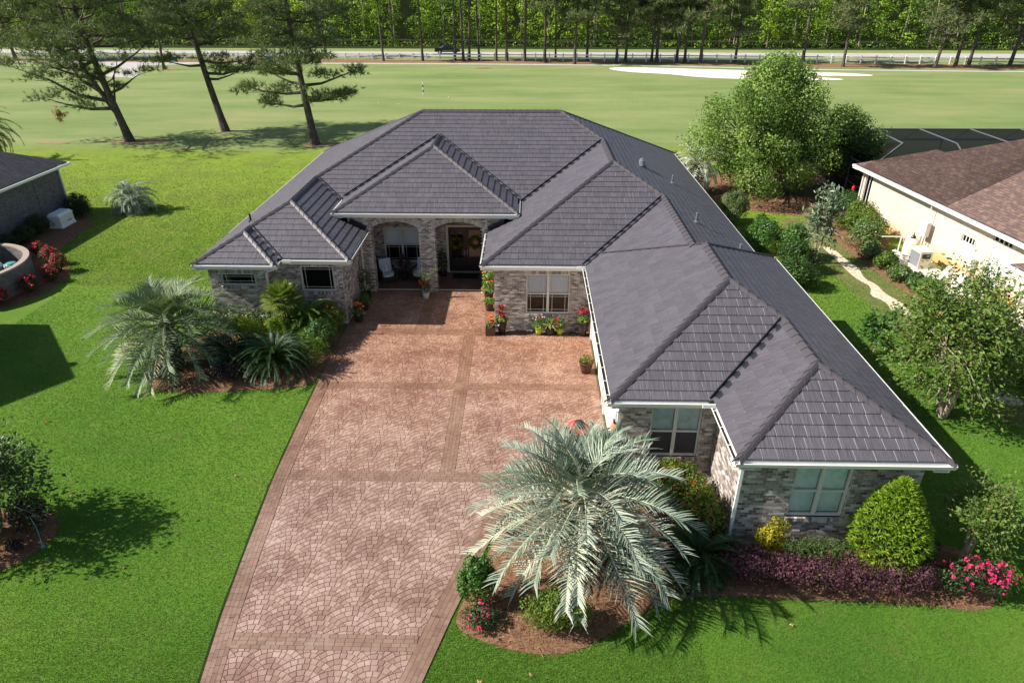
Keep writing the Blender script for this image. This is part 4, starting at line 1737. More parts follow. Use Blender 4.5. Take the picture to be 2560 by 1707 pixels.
# downspouts
for pts in ([(2.5, 15.42, 2.9), (2.62, 15.8, 2.6), (2.62, 15.86, .1)], [(5.28, 13.2, 2.9), (5.34, 13.38, 2.62), (5.34, 13.38, .1)],
            [(-10.1, 25.3, 2.9), (-10.5, 25.44, 2.62), (-10.5, 25.44, .05)], [(-7.2, 29.3, 2.9), (-7.54, 29.42, 2.6), (-7.54, 29.42, .05)]):
    m = MB()
    for a, b in zip(pts[:-1], pts[1:]):
        m.bar(a, b, .075, .075)
    g = m.build('downspout', 'white_trim' if pts[0][0] > -7.3 and pts[0][0] > 0 else 'cream_trim', house)
    g.location = HOFF
# dark flashing where the porch gable meets the lower roofs
m = MB()
m.bar((-.98, 29.46, 3.5), (-1.7, 29.46, 3.14), .05, .3)
m.bar((-.6, 29.5, 3.66), (-.6, 31.2, 3.75), .5, .1)
m.bar((-7.95, 29.46, 3.5), (-7.25, 29.46, 3.14), .05, .28)
m.bar((-8.4, 29.5, 3.64), (-8.4, 31.2, 3.75), .4, .1)
g = m.build('flashing', 'roof_dark_metal', house)
g.location = HOFF
# ---------------------------------------------------------------- plants
def bush(name, label, cat, x, y, rx, ry, h, mat, n=2500, leaf=.085, z=0.0, group=None, aspect=.55, lumps=None, blossoms=None, shell=.62, k=10, stems=True, tops=None, up=.25, alongup=0.0):
    t = thing(name, label, cat, (x, y, z), group)
    L = lumps if lumps is not None else mound_lumps(rx, ry, h, k)
    P, N, idx = lumps_points(n, L, shell, up)
    P[:, 2] = np.abs(P[:, 2]) + .01
    lt = rng.uniform(-.25, .25, len(L))
    tint = np.clip(.45 + lt[idx] + rng.normal(size=n) * .2, 0, 1)
    if tops:                                  # new growth of another colour towards the shoot tips
        hh = P[:, 2] / h
        tint = np.clip(tint * .68 + (rng.uniform(0, 1, n) < tops * np.clip(hh * 1.6 - .35, 0, 1)) * .35 + .05, 0, 1)
    al = None
    if alongup:
        al = unit(N + np.array([0, 0, alongup]))
    link('foliage', leaf_mesh('foliage', P, N, leaf, aspect, mat, tint, along=al), t)
    if stems:
        m = MB()
        for i in range(6):
            a = 2 * PI * i / 6 + random.random()
            m.tube([(0, 0, -.02), (rx * .25 * math.cos(a), ry * .25 * math.sin(a), h * .35), (rx * .5 * math.cos(a), ry * .5 * math.sin(a), h * .68)], [.03, .02, .008], 5)
        m.build('stem', 'stem_brown', t)
    if blossoms:
        bm_, bn, bs, bias = blossoms
        P2, N2, _ = lumps_points(bn * 3, L, .95, up + .2)
        P2[:, 2] = np.abs(P2[:, 2])
        sel = np.argsort(-(P2[:, 2] / h * bias + rng.uniform(0, 1, len(P2))))[:bn]
        c, nn = P2[sel] + N2[sel] * .03, N2[sel]
        q = 7
        cc = np.repeat(c, q, axis=0) + rng.normal(size=(bn * q, 3)) * bs * .35
        link('blossoms', leaf_mesh('blossoms', cc, np.repeat(nn, q, axis=0), bs * .75, .9, bm_, np.repeat(rng.uniform(0, 1, bn), q)), t)
    return t


def frond_mesh(L, arch, droop, npairs, ll, lw, mat, vee=.55, tipback=.35, stiff=.5, petiole=.18, tint0=.4, tipdry=0.0, fwd=(.35, .6)):
    """a feather frond along +x rising then arching over; returns one mesh (leaflets + rachis)"""
    ns = 14
    ang = arch
    pts = [np.array([0., 0, 0])]
    for i in range(ns):
        a = ang - (arch + droop) * (i / ns) ** 1.25
        pts.append(pts[-1] + np.array([math.cos(a), 0, math.sin(a)]) * L / ns)
    pts = np.array(pts)
    s = np.linspace(0, 1, ns + 1)

    def at(u):
        return np.array([np.interp(u, s, pts[:, k]) for k in range(3)])
    V, F, T = [], [], []
    for i in range(npairs):
        u = petiole + (1 - petiole) * (i + .5) / npairs
        p = at(u)
        d = at(min(1, u + .03)) - at(max(0, u - .03))
        d /= np.linalg.norm(d)
        upv = np.array([-d[2], 0, d[0]])
        w = math.sin(min(1, (u - petiole) / (1 - petiole) * 1.15 + .12) * PI) ** .55 if u < .9 else .5
        ln = ll * max(.3, w) * random.uniform(.88, 1.1)
        for sgn in (-1, 1):
            fw = random.uniform(*fwd) + .5 * (u > .8)
            v = np.array([0, sgn, 0]) * 1.0 + d * fw + upv * vee * random.uniform(.6, 1.3)
            v /= np.linalg.norm(v)
            side = np.cross(v, upv)
            side /= max(np.linalg.norm(side), 1e-6)
            side = side * lw * .5
            p1 = p + v * ln * .5
            v2 = v * (1 - tipback) + np.array([0, 0, -1]) * (1 - stiff) * .8 + d * .15
            v2 /= np.linalg.norm(v2)
            p2 = p1 + v2 * ln * .5
            b = len(V)
            V += [p - side, p + side, p1 + side * .85, p1 - side * .85, p2]
            F += [(b, b + 1, b + 2, b + 3), (b + 3, b + 2, b + 4)]
            tt = min(1, max(0, tint0 + random.uniform(-.25, .25)))
            te = 1.0 if random.random() < tipdry else min(1, tt + .15)
            T += [tt, tt, tt, tt, te]
    rb = len(V)
    tv, tf = tube([tuple(p) for p in pts], list(np.linspace(.030, .006, ns + 1) * (L / 2.2) ** .5), 5)
    V += tv
    F += [tuple(rb + k for k in f) for f in tf]
    T += [.85] * len(tv)
    me = bpy.data.meshes.new('frond')
    me.from_pydata([tuple(map(float, v)) for v in V], [], F)
    finish(me, mat, T)
    me.update()
    return me


def feather_palm(name, label, x, y, hc, L, nfr, mat, z=0.0, group=None, trunk_r=.2, lean=(0, 0), pairs=44, ll=.5, lw=.035, elev=(78, -35), twist=.3, tint=(.25, .7), dry=.0, variants=None, cat='palm', vee=.55, stiff=.45, droopk=1.0, trunk_mat='palm_bark', fwd=(.35, .6)):
    t = thing(name, label, cat, (x, y, z), group)
    m = MB()
    pts, rad = [], []
    for i in range(9):
        u = i / 8
        pts.append((lean[0] * u * u, lean[1] * u * u, -.05 + (hc + .08) * u))
        rad.append(trunk_r * (1.25 - .35 * u + .1 * (i % 2)))
    m.tube(pts, rad, 10)
    for i in range(int(hc / .09) + 4):      # old leaf bases
        u = .25 + .75 * i / (int(hc / .09) + 4)
        a = i * 2.4
        b0 = np.array([lean[0] * u * u, lean[1] * u * u, hc * u])
        d = np.array([math.cos(a), math.sin(a), 0])
        m.bar(b0 + d * trunk_r * .8, b0 + d * trunk_r * 1.9 + np.array([0, 0, .16]), .07, .03)
    m.build('trunk', trunk_mat, t)
    meshes = None
    if variants:
        meshes = [frond_mesh(L * random.uniform(.9, 1.05), R(48), R(62), pairs, ll, lw, mat, vee, .3, stiff, tint0=random.uniform(*tint), tipdry=dry) for _ in range(variants)]
    for i in range(nfr):
        u = (i + .5) / nfr
        e = elev[0] + (elev[1] - elev[0]) * u ** .85
        az = i * 2.39996 + random.uniform(-twist, twist)
        if meshes:
            me = random.choice(meshes)
            o = link('frond', me, t)
            base = R(48)
            o.rotation_euler = (random.uniform(-.2, .2), -(R(e) - base), az)
        else:
            Lf = L * (.72 + .38 * math.sin(min(1, u * 1.3) * PI / 2)) * random.uniform(.92, 1.06)
            me = frond_mesh(Lf, R(e), R(max(6, 46 - .45 * e) * droopk), pairs, ll * random.uniform(.9, 1.1), lw, mat, vee, .3, stiff, tint0=random.uniform(*tint) + (.12 if e < -10 else 0), tipdry=dry * (1.8 if e < 10 else .6), fwd=fwd)
            o = link('frond', me, t)
            o.rotation_euler = (random.uniform(-.25, .25), 0, az)
        o.location = (lean[0], lean[1], hc - .1 * u)
    return t


def sago(name, label, x, y, z, L, nfr, mat, hc=.35, group=None, elev=(80, 5), pairs=38, ll=.16, lw=.016, tint=(.3, .7)):
    return feather_palm(name, label, x, y, hc, L, nfr, mat, z, group, .14, pairs=pairs, ll=ll, lw=lw, elev=elev, variants=7, cat='cycad', vee=.45, stiff=.95, tint=tint)


# big silver palm by the drive
feather_palm('jelly_palm', 'large silver blue jelly palm in the bed at the right edge of the drive', 1.4, 12.6, 2.1, 2.62, 56, 'pindo_leaf', .18, None, .26, pairs=38, ll=.80, lw=.031, fwd=(.55, 1.0), elev=(88, -34), dry=.32, droopk=1.0, stiff=.92, vee=.75, tint=(.05, .72))
feather_palm('jelly_palm', 'large green grey jelly palm on the lawn corner of the left bed', -13.3, 22.3, 1.85, 2.7, 58, 'pindo_green', .08, None, .24, pairs=40, ll=.80, lw=.032, fwd=(.5, .95), elev=(87, -45), dry=.1, droopk=1.05, stiff=.9, vee=.7, tint=(.1, .85))
feather_palm('jelly_palm', 'small pale jelly palm alone in the open back lawn on the left', -24.95, 41.8, .8, 1.85, 46, 'pindo_leaf', .02, None, .2, pairs=30, ll=.5, lw=.04, elev=(84, -48), variants=8, tint=(.0, .4), dry=.1)
feather_palm('jelly_palm', 'silver jelly palm behind the right back corner of the house', 11.5, 46.6, 2.0, 2.4, 44, 'pindo_leaf', 0, None, .22, pairs=26, ll=.5, lw=.055, elev=(80, -50), variants=6, tint=(.3, .75), dry=.1)
feather_palm('date_palm', 'dark drooping date palm cut by the left frame edge beyond the neighbour roof', -43.0, 54.6, 2.6, 3.1, 34, 'date_leaf', 0, None, .3, pairs=26, ll=.55, lw=.06, elev=(82, -50), variants=6, tint=(.2, .8), dry=.05)
# sagos
sago('sago_palm', 'large dark sago palm at the drive edge of the left bed', -9.3, 21.95, .08, 1.75, 92, 'sago_leaf', .45, None, (89, 14), 44, .17, .017)
sago('sago_palm', 'tall bright green sago palm under the picture window behind the fan palm', -8.95, 25.0, .1, 1.7, 80, 'sago_lime', .55, None, (89, -10), 40, .18, .018)
sago('sago_palm', 'small lime green sago palm between the fan palm and the drive', -8.5, 23.7, .12, .95, 28, 'sago_lime', .25, None, (84, 5), 28, .15, .018)
sago('sago_palm', 'shaded dark sago palm between the silver palm and the purple hedge', 4.35, 12.55, .2, 1.35, 60, 'sago_leaf', .3, None, (75, -14), 38, .19, .02)
sago('sago_palm', 'tiny seedling sago palm at the tip of the front bed', 3.9, 11.85, .15, .4, 10, 'sago_lime', .06, None, (70, 10), 14, .1, .014)


def fan_palm(x, y, z, h):
    t = thing('fan_palm', 'small fan palm with a shaggy trunk in front of the left wing', 'palm', (x, y, z))
    m = MB()
    pts = [(.25 * (1 - i / 8) ** 2 * 1.0, -.12 * (1 - i / 8), -.05 + h * i / 8) for i in range(9)]
    m.tube(pts, [.16, .17, .15, .17, .15, .17, .16, .18, .12], 12)
    for i in range(60):
        u = random.random()
        a = random.uniform(0, 2 * PI)
        p = np.array(pts[int(u * 8)])
        d = np.array([math.cos(a), math.sin(a), .3])
        m.bar(p + d * .13, p + d * .2 + np.array([0, 0, -.1]), .02, .012)
    m.build('trunk', 'palm_bark', t)
    for i in range(24):
        e = R(78 - 95 * (i / 23) ** .9)
        az = i * 2.4
        pl = random.uniform(.35, .5)
        d = np.array([math.cos(e), 0, math.sin(e)])
        c = d * pl
        V, F, T = [], [], []
        nb_ = 22
        upv = np.array([-d[2], 0, d[0]])
        for k in range(nb_):
            b = -1.9 + 3.8 * k / (nb_ - 1)
            v = d * math.cos(b) + np.array([0, 1, 0]) * math.sin(b)
            v = v / np.linalg.norm(v) + upv * .12 * abs(math.sin(b))
            ln = .62 * (1 - .25 * abs(b) / 1.9) * random.uniform(.92, 1.05)
            sd = np.cross(v, upv)
            sd /= np.linalg.norm(sd)
            p1 = c + v * ln * .6
            p2 = c + v * ln + np.array([0, 0, -.12 * random.random()])
            q = len(V)
            V += [c, p1 + sd * .026, p2, p1 - sd * .026]
            F.append((q, q + 1, q + 2, q + 3))
            tt = random.uniform(.2, .8)
            T += [tt, tt, tt + .2, tt]
        q = len(V)
        tv, tf = tube([(0, 0, 0), tuple(c)], [.012, .008], 4)
        V += tv
        F += [tuple(q + k for k in f) for f in tf]
        T += [.6] * len(tv)
        me = bpy.data.meshes.new('fan_leaf')
        me.from_pydata([tuple(map(float, v)) for v in V], [], F)
        finish(me, 'fan_leaf', T)
        o = link('fan_leaf', me, t)
        o.location = (0, 0, h)
        o.rotation_euler = (random.uniform(-.2, .2), 0, az)


fan_palm(-9.75, 24.75, .08, 1.65)

# ---- left bed
def row_lumps(pts, r, h, n, zf=.5):
    out = []
    for i in range(n):
        u = i / max(1, n - 1)
        k = min(len(pts) - 2, int(u * (len(pts) - 1)))
        f = u * (len(pts) - 1) - k
        x = pts[k][0] * (1 - f) + pts[k + 1][0] * f
        y = pts[k][1] * (1 - f) + pts[k + 1][1] * f
        out.append((x + random.uniform(-.08, .08), y + random.uniform(-.08, .08), h * zf, r * random.uniform(.85, 1.15), r * random.uniform(.85, 1.1), h * .52))
        out.append((x + random.uniform(-.2, .2), y + random.uniform(-.2, .2), h * .68, r * .5, r * .5, h * .34 * random.uniform(.8, 1.15)))
    return out


bush('variegated_hedge', 'low white flecked hedge along the wall under the small window', 'hedge', -12.0, 25.7, .5, .5, .8, 'white_fleck', 5200, .09, .1, lumps=row_lumps([(-1.0, -.4), (0, -.3), (1.6, -.3)], .55, .85, 7), up=.4)
bush('lime_shrub', 'bright lime green mounded shrub behind the fan palm trunk', 'shrub', -9.95, 24.2, .85, .75, 1.15, 'lime_bush', 3600, .065, .08, up=.4)
bush('lime_shrub', 'wide lime and mid green shrub between the big palm and the fan palm', 'shrub', -11.3, 24.1, 1.15, .95, 1.15, 'lime_bush', 4600, .07, .08, up=.35)
bush('dark_shrub', 'dark green mound in front of the fan palm', 'shrub', -10.35, 23.0, 1.05, .8, 1.1, 'deep_green', 3800, .075, .08)
bush('dark_shrub', 'deep shaded dark shrub right of the big palm trunk', 'shrub', -11.6, 22.6, 1.05, .95, 1.15, 'dark_bush', 3800, .08, .08)
bush('dark_shrub', 'low black purple shrub at the lawn edge under the palm fronds', 'shrub', -11.1, 21.4, .8, .5, .7, 'dark_purple_leaf', 2200, .07, .06)
bush('dark_shrub', 'low dark shrub left of the dark sago at the bed front', 'shrub', -10.2, 21.6, .5, .4, .5, 'dark_bush', 1200, .07, .06)
bush('round_shrub', 'olive green round shrub beside the dark sago at the drive', 'shrub', -8.15, 22.5, .7, .85, 1.15, 'mound_green', 3800, .06, .06)
bush('round_shrub', 'dark glossy rounded shrub at the drive edge behind the small sago', 'shrub', -8.15, 24.0, .7, .9, 1.25, 'gloss_green', 3800, .075, .06, tops=.0)
bush('red_tip_shrub', 'glossy shrub with red tips at the wing corner by the court', 'shrub', -8.1, 25.5, .6, .65, 1.3, 'red_tip', 2600, .09, .06, tops=.5)
bush('dark_shrub', 'dark shrub against the wall below the picture window', 'shrub', -9.3, 25.75, .7, .35, .75, 'dark_bush', 1500, .08, .06)
bush('rose_bush', 'small red rose bush at the foot of the big palm', 'rose bush', -13.5, 21.35, .42, .36, .62, 'rose_leaf', 900, .06, .06, blossoms=('rose_red', 26, .085, .6))
m = MB()
m.lathe([(.02, -.05), (.36, .0), (.42, .18), (.32, .34), (.12, .42), (.01, .43)], (0, 0, 0), 9)
r_ = m.build('garden_boulder', 'stone_red', None, True)
r_.location = (-13.55, 22.0, .1)
tag(r_, 'reddish boulder between the palm trunk and the lawn', 'rock')

# ---- front right bed
bush('red_tip_hedge', 'red tipped hedge clump under the garage side window', 'hedge', 4.2, 14.95, 1.05, .85, 1.35, 'red_tip', 5200, .085, .15, tops=.4, up=.3, k=12)
bush('red_tip_hedge', 'red tipped hedge clump against the sunlit garage side wall', 'hedge', 4.65, 13.85, .72, .85, 1.45, 'red_tip', 5000, .085, .15, tops=.36, up=.3, k=12)
bush('boxwood', 'dark clipped shrub in the shade below the red tipped hedge', 'shrub', 5.0, 12.95, .4, .35, .6, 'dark_bush', 1200, .06, .18)
bush('golden_shrub', 'upright golden yellow shrub at the brick wall', 'shrub', 6.3, 13.05, .42, .35, 1.15, 'golden_leaf', 2000, .08, .18, lumps=[(0, 0, .45, .38, .3, .4), (.03, .02, .8, .18, .16, .36), (.28, .05, .7, .16, .15, .28), (-.25, 0, .5, .2, .2, .25), (.1, -.1, .3, .3, .25, .25)], alongup=1.2, aspect=.35)
bx_l = [(x, 0, .3, .3, .32, .3) for x in np.linspace(-.65, .65, 6)] + [(x, y, .46, .24, .22, .16) for x in np.linspace(-.7, .7, 6) for y in (-.12, .14)]
bush('boxwood_hedge', 'low clipped dark green hedge under the garage front window', 'hedge', 7.35, 12.75, .9, .35, .62, 'boxwood', 3400, .055, .18, lumps=bx_l, up=.4)


def whorl_cone(name, label, x, y, z, r, h, mat, n=520):
    """dense egg shaped shrub of leaf whorls"""
    t = thing(name, label, 'shrub', (x, y, z))
    P, N, T, A = [], [], [], []
    for i in range(n):
        u = (i + .5) / n
        hz = u ** .85
        a = i * 2.39996
        rr = r * (max(.02, 1 - (max(0, hz - .3) / .7) ** 1.6) ** .8) * (1 - .32 * max(0, (.36 - hz) / .36) ** 2)
        rr *= random.uniform(.9, 1.06) * (1 + .07 * math.sin(a * 3 + hz * 8))
        c = np.array([rr * math.cos(a), rr * math.sin(a), h * hz * .97 + .03])
        nn = unit(np.array([math.cos(a), math.sin(a), .35 + .9 * hz]))
        tb = random.uniform(-.2, .2)
        for k in range(13):
            d = rnd_dir(1)[0] * .9 + nn * 1.1
            d = unit(d)
            P.append(c + d * .075)
            A.append(d)
            N.append(np.cross(d, rnd_dir(1)[0]))
            T.append(min(1, max(0, .55 + tb + random.uniform(-.25, .25))))
    link('foliage', leaf_mesh('foliage', np.array(P), np.array(N), .155, .2, mat, np.array(T), along=np.array(A) * 3, spread=.4), t)
    P, N, idx = lumps_points(1800, [(0, 0, h * .38, r * .78, r * .78, h * .38), (0, 0, h * .65, r * .5, r * .5, h * .28)], .8)
    link('inner_foliage', leaf_mesh('inner_foliage', P, N, .14, .4, mat, rng.uniform(0, .3, 1800)), t)
    m = MB()
    m.tube([(0, 0, -.05), (.02, 0, h * .5), (0, 0, h * .85)], [.05, .035, .01], 6)
    m.build('stem', 'stem_brown', t)


whorl_cone('cone_shrub', 'tall egg shaped bright green shrub at the right corner of the garage front', 9.0, 12.78, .15, .84, 2.65, 'podocarpus')
pl = row_lumps([(-2.15, .3), (-1.6, .12), (0, -.08), (2.15, -.08)], .52, .78, 13)
bush('purple_hedge', 'long plum purple leaved hedge along the front lawn', 'hedge', 7.4, 12.05, 2.3, .6, .8, 'purple_leaf', 14000, .065, .12, lumps=pl, up=.3, alongup=.6)


def myrtle(name, label, x, y, z, h, r, mat, n, trunk_mat, nst=4, leaf=.1, lift=.35, dens=1.0, cat='tree', droop=.2, aspect=.5, group=None, nb_=10, lx=0, ly=0, ry=None):
    """small open tree: several leaning stems, forked branches, leaf sprays along the twigs"""
    t = thing(name, label, cat, (x, y, z), group)
    ry = ry or r
    m = MB()
    tips = []
    for s in range(nst):
        a = 2 * PI * s / nst + random.uniform(-.5, .5)
        b = Vector((.06 * math.cos(a), .06 * math.sin(a), -.05))
        k1 = Vector((r * .16 * math.cos(a) + lx * .3, ry * .16 * math.sin(a) + ly * .3, h * lift))
        k2 = Vector((r * .38 * math.cos(a) + lx * .7, ry * .38 * math.sin(a) + ly * .7, h * .66))
        m.tube([b, (b + k1) / 2 + Vector((random.uniform(-.04, .04), random.uniform(-.04, .04), 0)), k1, k2], [.055 * h / 3, .045 * h / 3, .035 * h / 3, .018 * h / 3], 6)
        for j in range(nb_):
            u = random.uniform(.1, 1)
            o = k1.lerp(k2, u)
            a2 = a + random.uniform(-1.5, 1.5)
            e = Vector((r * random.uniform(.55, 1.05) * math.cos(a2) + lx, ry * random.uniform(.55, 1.05) * math.sin(a2) + ly, h * random.uniform(max(.2, lift - .05), 1.0)))
            if e.z > .75 * h:
                e.x *= .7
                e.y *= .7
            md = o.lerp(e, .55) + Vector((0, 0, .05 * h))
            m.tube([o, md, e], [.014 * h / 3, .009 * h / 3, .003], 4, cap=False)
            tips.append((o, md, e))
    m.build('trunk', trunk_mat, t)
    P, A, T = [], [], []
    per = int(n / len(tips))
    for o, md, e in tips:
        tb = random.uniform(-.2, .2)
        for q in range(per):
            u = random.uniform(.25, 1.05)
            c = o.lerp(md, u * 2) if u < .5 else md.lerp(e, u * 2 - 1)
            sc = (.03 + .075 * h * .35) * (.6 + u)
            c = c + Vector(rng.normal(size=3) * sc)
            P.append(c)
            A.append((e - o).normalized())
            T.append(.45 + tb + random.gauss(0, .2))
    P = np.array([tuple(p) for p in P])
    A = np.array([tuple(p) for p in A])
    N = np.tile([0, 0, 1.0], (len(P), 1))
    link('crown', leaf_mesh('crown', P, N, leaf, aspect, mat, np.array(T), droop=droop, along=A * .8, spread=1.4), t)
    return t


myrtle('crape_myrtle', 'young crape myrtle with a pale bent trunk in front of the garage corner', 11.15, 12.95, .1, 2.6, .85, 'myrtle_leaf', 6500, 'pale_bark', 3, .095, .36, nb_=18)
bush('rose_bush', 'wide bush covered in bright pink roses at the right end of the bed', 'rose bush', 10.8, 11.95, 1.1, .62, 1.0, 'rose_leaf', 3800, .07, .1, blossoms=('rose_pink', 95, .08, .7), k=12)
bush('dark_shrub', 'dark shrub in the house shade between the cone shrub and the myrtle', 'shrub', 10.0, 13.0, .55, .5, .9, 'dark_bush', 1800, .08, .1)
bush('upright_shrub', 'upright glossy green shrub at the tip of the front bed by the drive', 'shrub', -1.05, 11.3, .5, .45, 1.6, 'gloss_green', 3400, .085, .08, lumps=[(0, 0, .7, .42, .4, .62), (-.12, .05, 1.15, .2, .2, .4), (.15, .05, 1.2, .2, .2, .38), (.02, -.15, 1.0, .25, .2, .45), (.3, 0, .8, .2, .25, .4), (-.3, -.05, .75, .2, .25, .4)], alongup=.8)
bush('rose_bush', 'low rose bush with a few pink blooms below the upright shrub', 'rose bush', -.95, 10.75, .5, .35, .6, 'rose_leaf', 1300, .06, .06, blossoms=('rose_pink', 11, .10, .3))
bush('mound_shrub', 'broad yellow green mounded shrub on the lawn edge under the silver palm', 'shrub', .78, 10.72, .85, .62, 1.15, 'mound_green', 6000, .062, .08, k=14)
bush('small_shrub', 'small green shrub peeping out under the silver palm fronds', 'shrub', 3.0, 12.1, .25, .22, .35, 'deep_green', 500, .06, .15)
bush('ginger_plant', 'tiny yellow green plant in the straw at the bed edge', 'plant', 3.55, 11.25, .2, .18, .22, 'lime_bush', 260, .06, .15)

# ---- tree and shrubs at the lower left corner
myrtle('magnolia_tree', 'small dark leaved magnolia tree cut by the left frame edge', -14.05, 13.35, .1, 3.0, 1.75, 'deep_green', 5200, 'pale_bark', 6, .15, .25, nb_=13, droop=.1, aspect=.5)
bush('purple_shrub', 'dark purple shrub under the magnolia at the left frame edge', 'shrub', -13.35, 13.75, .6, .5, .95, 'dark_purple_leaf', 2400, .08, .1)
bush('purple_shrub', 'small dark purple shrub in the pine straw below the magnolia', 'shrub', -13.15, 12.75, .28, .24, .35, 'dark_purple_leaf', 600, .06, .1)
m = MB()
m.tube([(-12.55, 12.95, .12), (-12.75, 13.2, .5), (-12.95, 13.35, .72)], [.012, .011, .01], 6)
m.lathe([(.05, 0), (.05, .06), (.03, .1)], (-12.52, 12.92, .06), 8)
o = m.build('garden_spigot', 'teal_plastic')
tag(o, 'thin teal hose stake at the edge of the corner straw bed', 'garden stake')

# ---- around the house sides
bush('leafy_shrub', 'light green leafy shrub beside the left back wall of the house', 'shrub', -14.3, 31.7, .7, .6, 1.55, 'mound_green', 2200, .12, 0)
bush('pampas_grass', 'pale feathery grass clump at the right house wall', 'shrub', 12.4, 40.2, 1.15, 1.0, 2.0, 'pampas_leaf', 3800, .3, 0, aspect=.12, alongup=1.4, up=.3)
bush('leafy_shrub', 'grey green shrub behind the back right house corner', 'shrub', 11.0, 52.6, .9, .9, 1.6, 'myrtle_leaf', 1300, .18, 0)
bush('side_hedge', 'upright green shrub at the back of the right side yard', 'shrub', 13.2, 37.4, .55, .55, 1.6, 'gloss_green', 1600, .12, 0, alongup=.5)
for i, (x, y, rx, h, lab) in enumerate(((12.7, 35.3, 1.3, 2.0, 'broad glossy shrub along the right house wall, farthest of the dark row'), (14.1, 34.4, 1.05, 1.9, 'round glossy shrub in the side yard beside the loquat'),
                                        (13.5, 32.5, 1.25, 1.8, 'dark glossy shrub in the middle of the right wall row'), (12.9, 30.5, 1.15, 1.6, 'dark glossy shrub at the near end of the right wall row'))):
    bush('side_hedge', lab, 'shrub', x, y, rx, rx * .95, h, 'gloss_green' if i < 2 else 'deep_green', 3200, .13, 0, group='shrubs along the right house wall')
myrtle('loquat_tree', 'slim grey green loquat tree by the gravel path', 15.0, 33.6, 0, 4.1, .8, 'loquat_leaf', 1700, 'pale_bark', 2, .26, .3, nb_=12, droop=.1, aspect=.32)
myrtle('crape_myrtle', 'large open crape myrtle in front of the neighbour wall on the right', 14.2, 19.6, 0, 4.9, 2.15, 'myrtle_leaf', 19000, 'pale_bark', 5, .15, .24, nb_=26, ly=.6)
myrtle('citrus_tree', 'young bright green tree behind the large crape myrtle', 13.7, 23.9, 0, 2.2, .85, 'gloss_green', 1500, 'pale_bark', 2, .17, .3, nb_=9)
bush('leafy_shrub', 'leafy green shrub right of the large crape myrtle near the frame edge', 'shrub', 18.2, 22.4, 1.7, 1.3, 1.7, 'myrtle_leaf', 5200, .15, 0)
bush('leafy_shrub', 'low green plants against the neighbour wall behind the air conditioner', 'shrub', 18.9, 20.3, 1.2, 1.0, 1.1, 'mound_green', 2600, .14, 0)
for i, (x, y, r, h, mt, lab) in enumerate(((20.3, 42.6, 1.2, 1.2, 'deep_green', 'dark shrub at the back corner of the neighbour house'), (20.2, 40.3, 1.0, 1.3, 'mound_green', 'tall rounded shrub below the bright neighbour wall'),
                                       (19.0, 39.0, .8, 1.0, 'mound_green', 'shrub at the bed edge farthest along the neighbour path'), (19.5, 37.4, .95, 1.35, 'myrtle_leaf', 'shrub with pale tips beside the pool pipes'),
                                       (18.5, 36.0, .95, 1.35, 'white_fleck', 'cream flecked shrub left of the pool filter'), (18.2, 34.3, .62, .9, 'white_fleck', 'cream flecked shrub in front of the pool filter tank'),
                                       (18.3, 32.9, .55, .85, 'myrtle_leaf', 'olive shrub in front of the pool heater'), (18.3, 31.4, .55, .75, 'white_fleck', 'low cream flecked shrub at the near pad edge'),
                                       (18.5, 30.3, .42, .8, 'deep_green', 'small dark shrub between the pad and the path'), (18.55, 29.2, .55, 1.0, 'gloss_green', 'bright glossy shrub at the near end of the neighbour row'))):
    bush('neighbour_shrub', lab, 'shrub', x, y, r * 1.18, r * 1.15, h * 1.12, mt, 2600, .12, .03, group='shrubs along the neighbour wall')
myrtle('slim_shrub', 'thin upright shrub with reddish leaves at the near pad corner', 19.9, 27.9, .03, 2.6, .55, 'myrtle_leaf', 900, 'stem_brown', 4, .12, .3, nb_=8, cat='shrub')


# ---------------------------------------------------------------- trees
def broad_tree(name, label, x, y, h, rx, ry, mat, n, leaf, trunk_r, nl=34, base=.08, group=None, aspect=.6, flat=.9):
    t = thing(name, label, 'tree', (x, y, 0), group)
    m = MB()
    th = h * .22
    m.tube([(0, 0, -.1), (.05, 0, th * .5), (0, .05, th)], [trunk_r * 1.3, trunk_r, trunk_r * .85], 9)
    L = []
    for i in range(nl):
        u = (i + .5) / nl
        a = i * 2.39996 + random.uniform(-.3, .3)
        zc = base + (.96 - base) * u
        q = math.sin(PI * min(1, (zc * .78 + .2))) ** .6 * (1.0 if zc < .55 else 1 - ((zc - .55) / .45) ** 1.8 * .72)
        q *= random.uniform(.4, 1.1)
        rr = random.uniform(.16, .34) * (1.05 - .35 * u)
        c = (rx * q * math.cos(a), ry * q * math.sin(a), h * zc)
        L.append((c[0], c[1], min(c[2], h * (1 - rr * .5)), rx * rr, ry * rr, rx * rr * flat))
        m.tube([(0, 0, th * random.uniform(.7, 1)), (c[0] * .4, c[1] * .4, th + (c[2] - th) * .55), (c[0] * .9, c[1] * .9, c[2])], [trunk_r * .4, trunk_r * .22, .02], 5, cap=False)
    m.build('trunk', 'bark', t)
    for i in range(14):
        u = .2 + .6 * (i + .5) / 14
        a = i * 2.4
        L.append((rx * .33 * math.cos(a), ry * .33 * math.sin(a), h * u, rx * .3, ry * .3, rx * .26))
    nl = len(L)
    P, N, idx = lumps_points(n, L, .55, .25)
    P[:, 2] = np.maximum(P[:, 2], .25)
    # twiggy unevenness
    P += rng.normal(size=P.shape) * leaf * .9
    lt = rng.uniform(-.28, .28, nl)
    tint = np.clip(.45 + lt[idx] + rng.normal(size=n) * .17, 0, 1)
    link('crown', leaf_mesh('crown', P, N, leaf, aspect, mat, tint, spread=1.3), t)
    return t


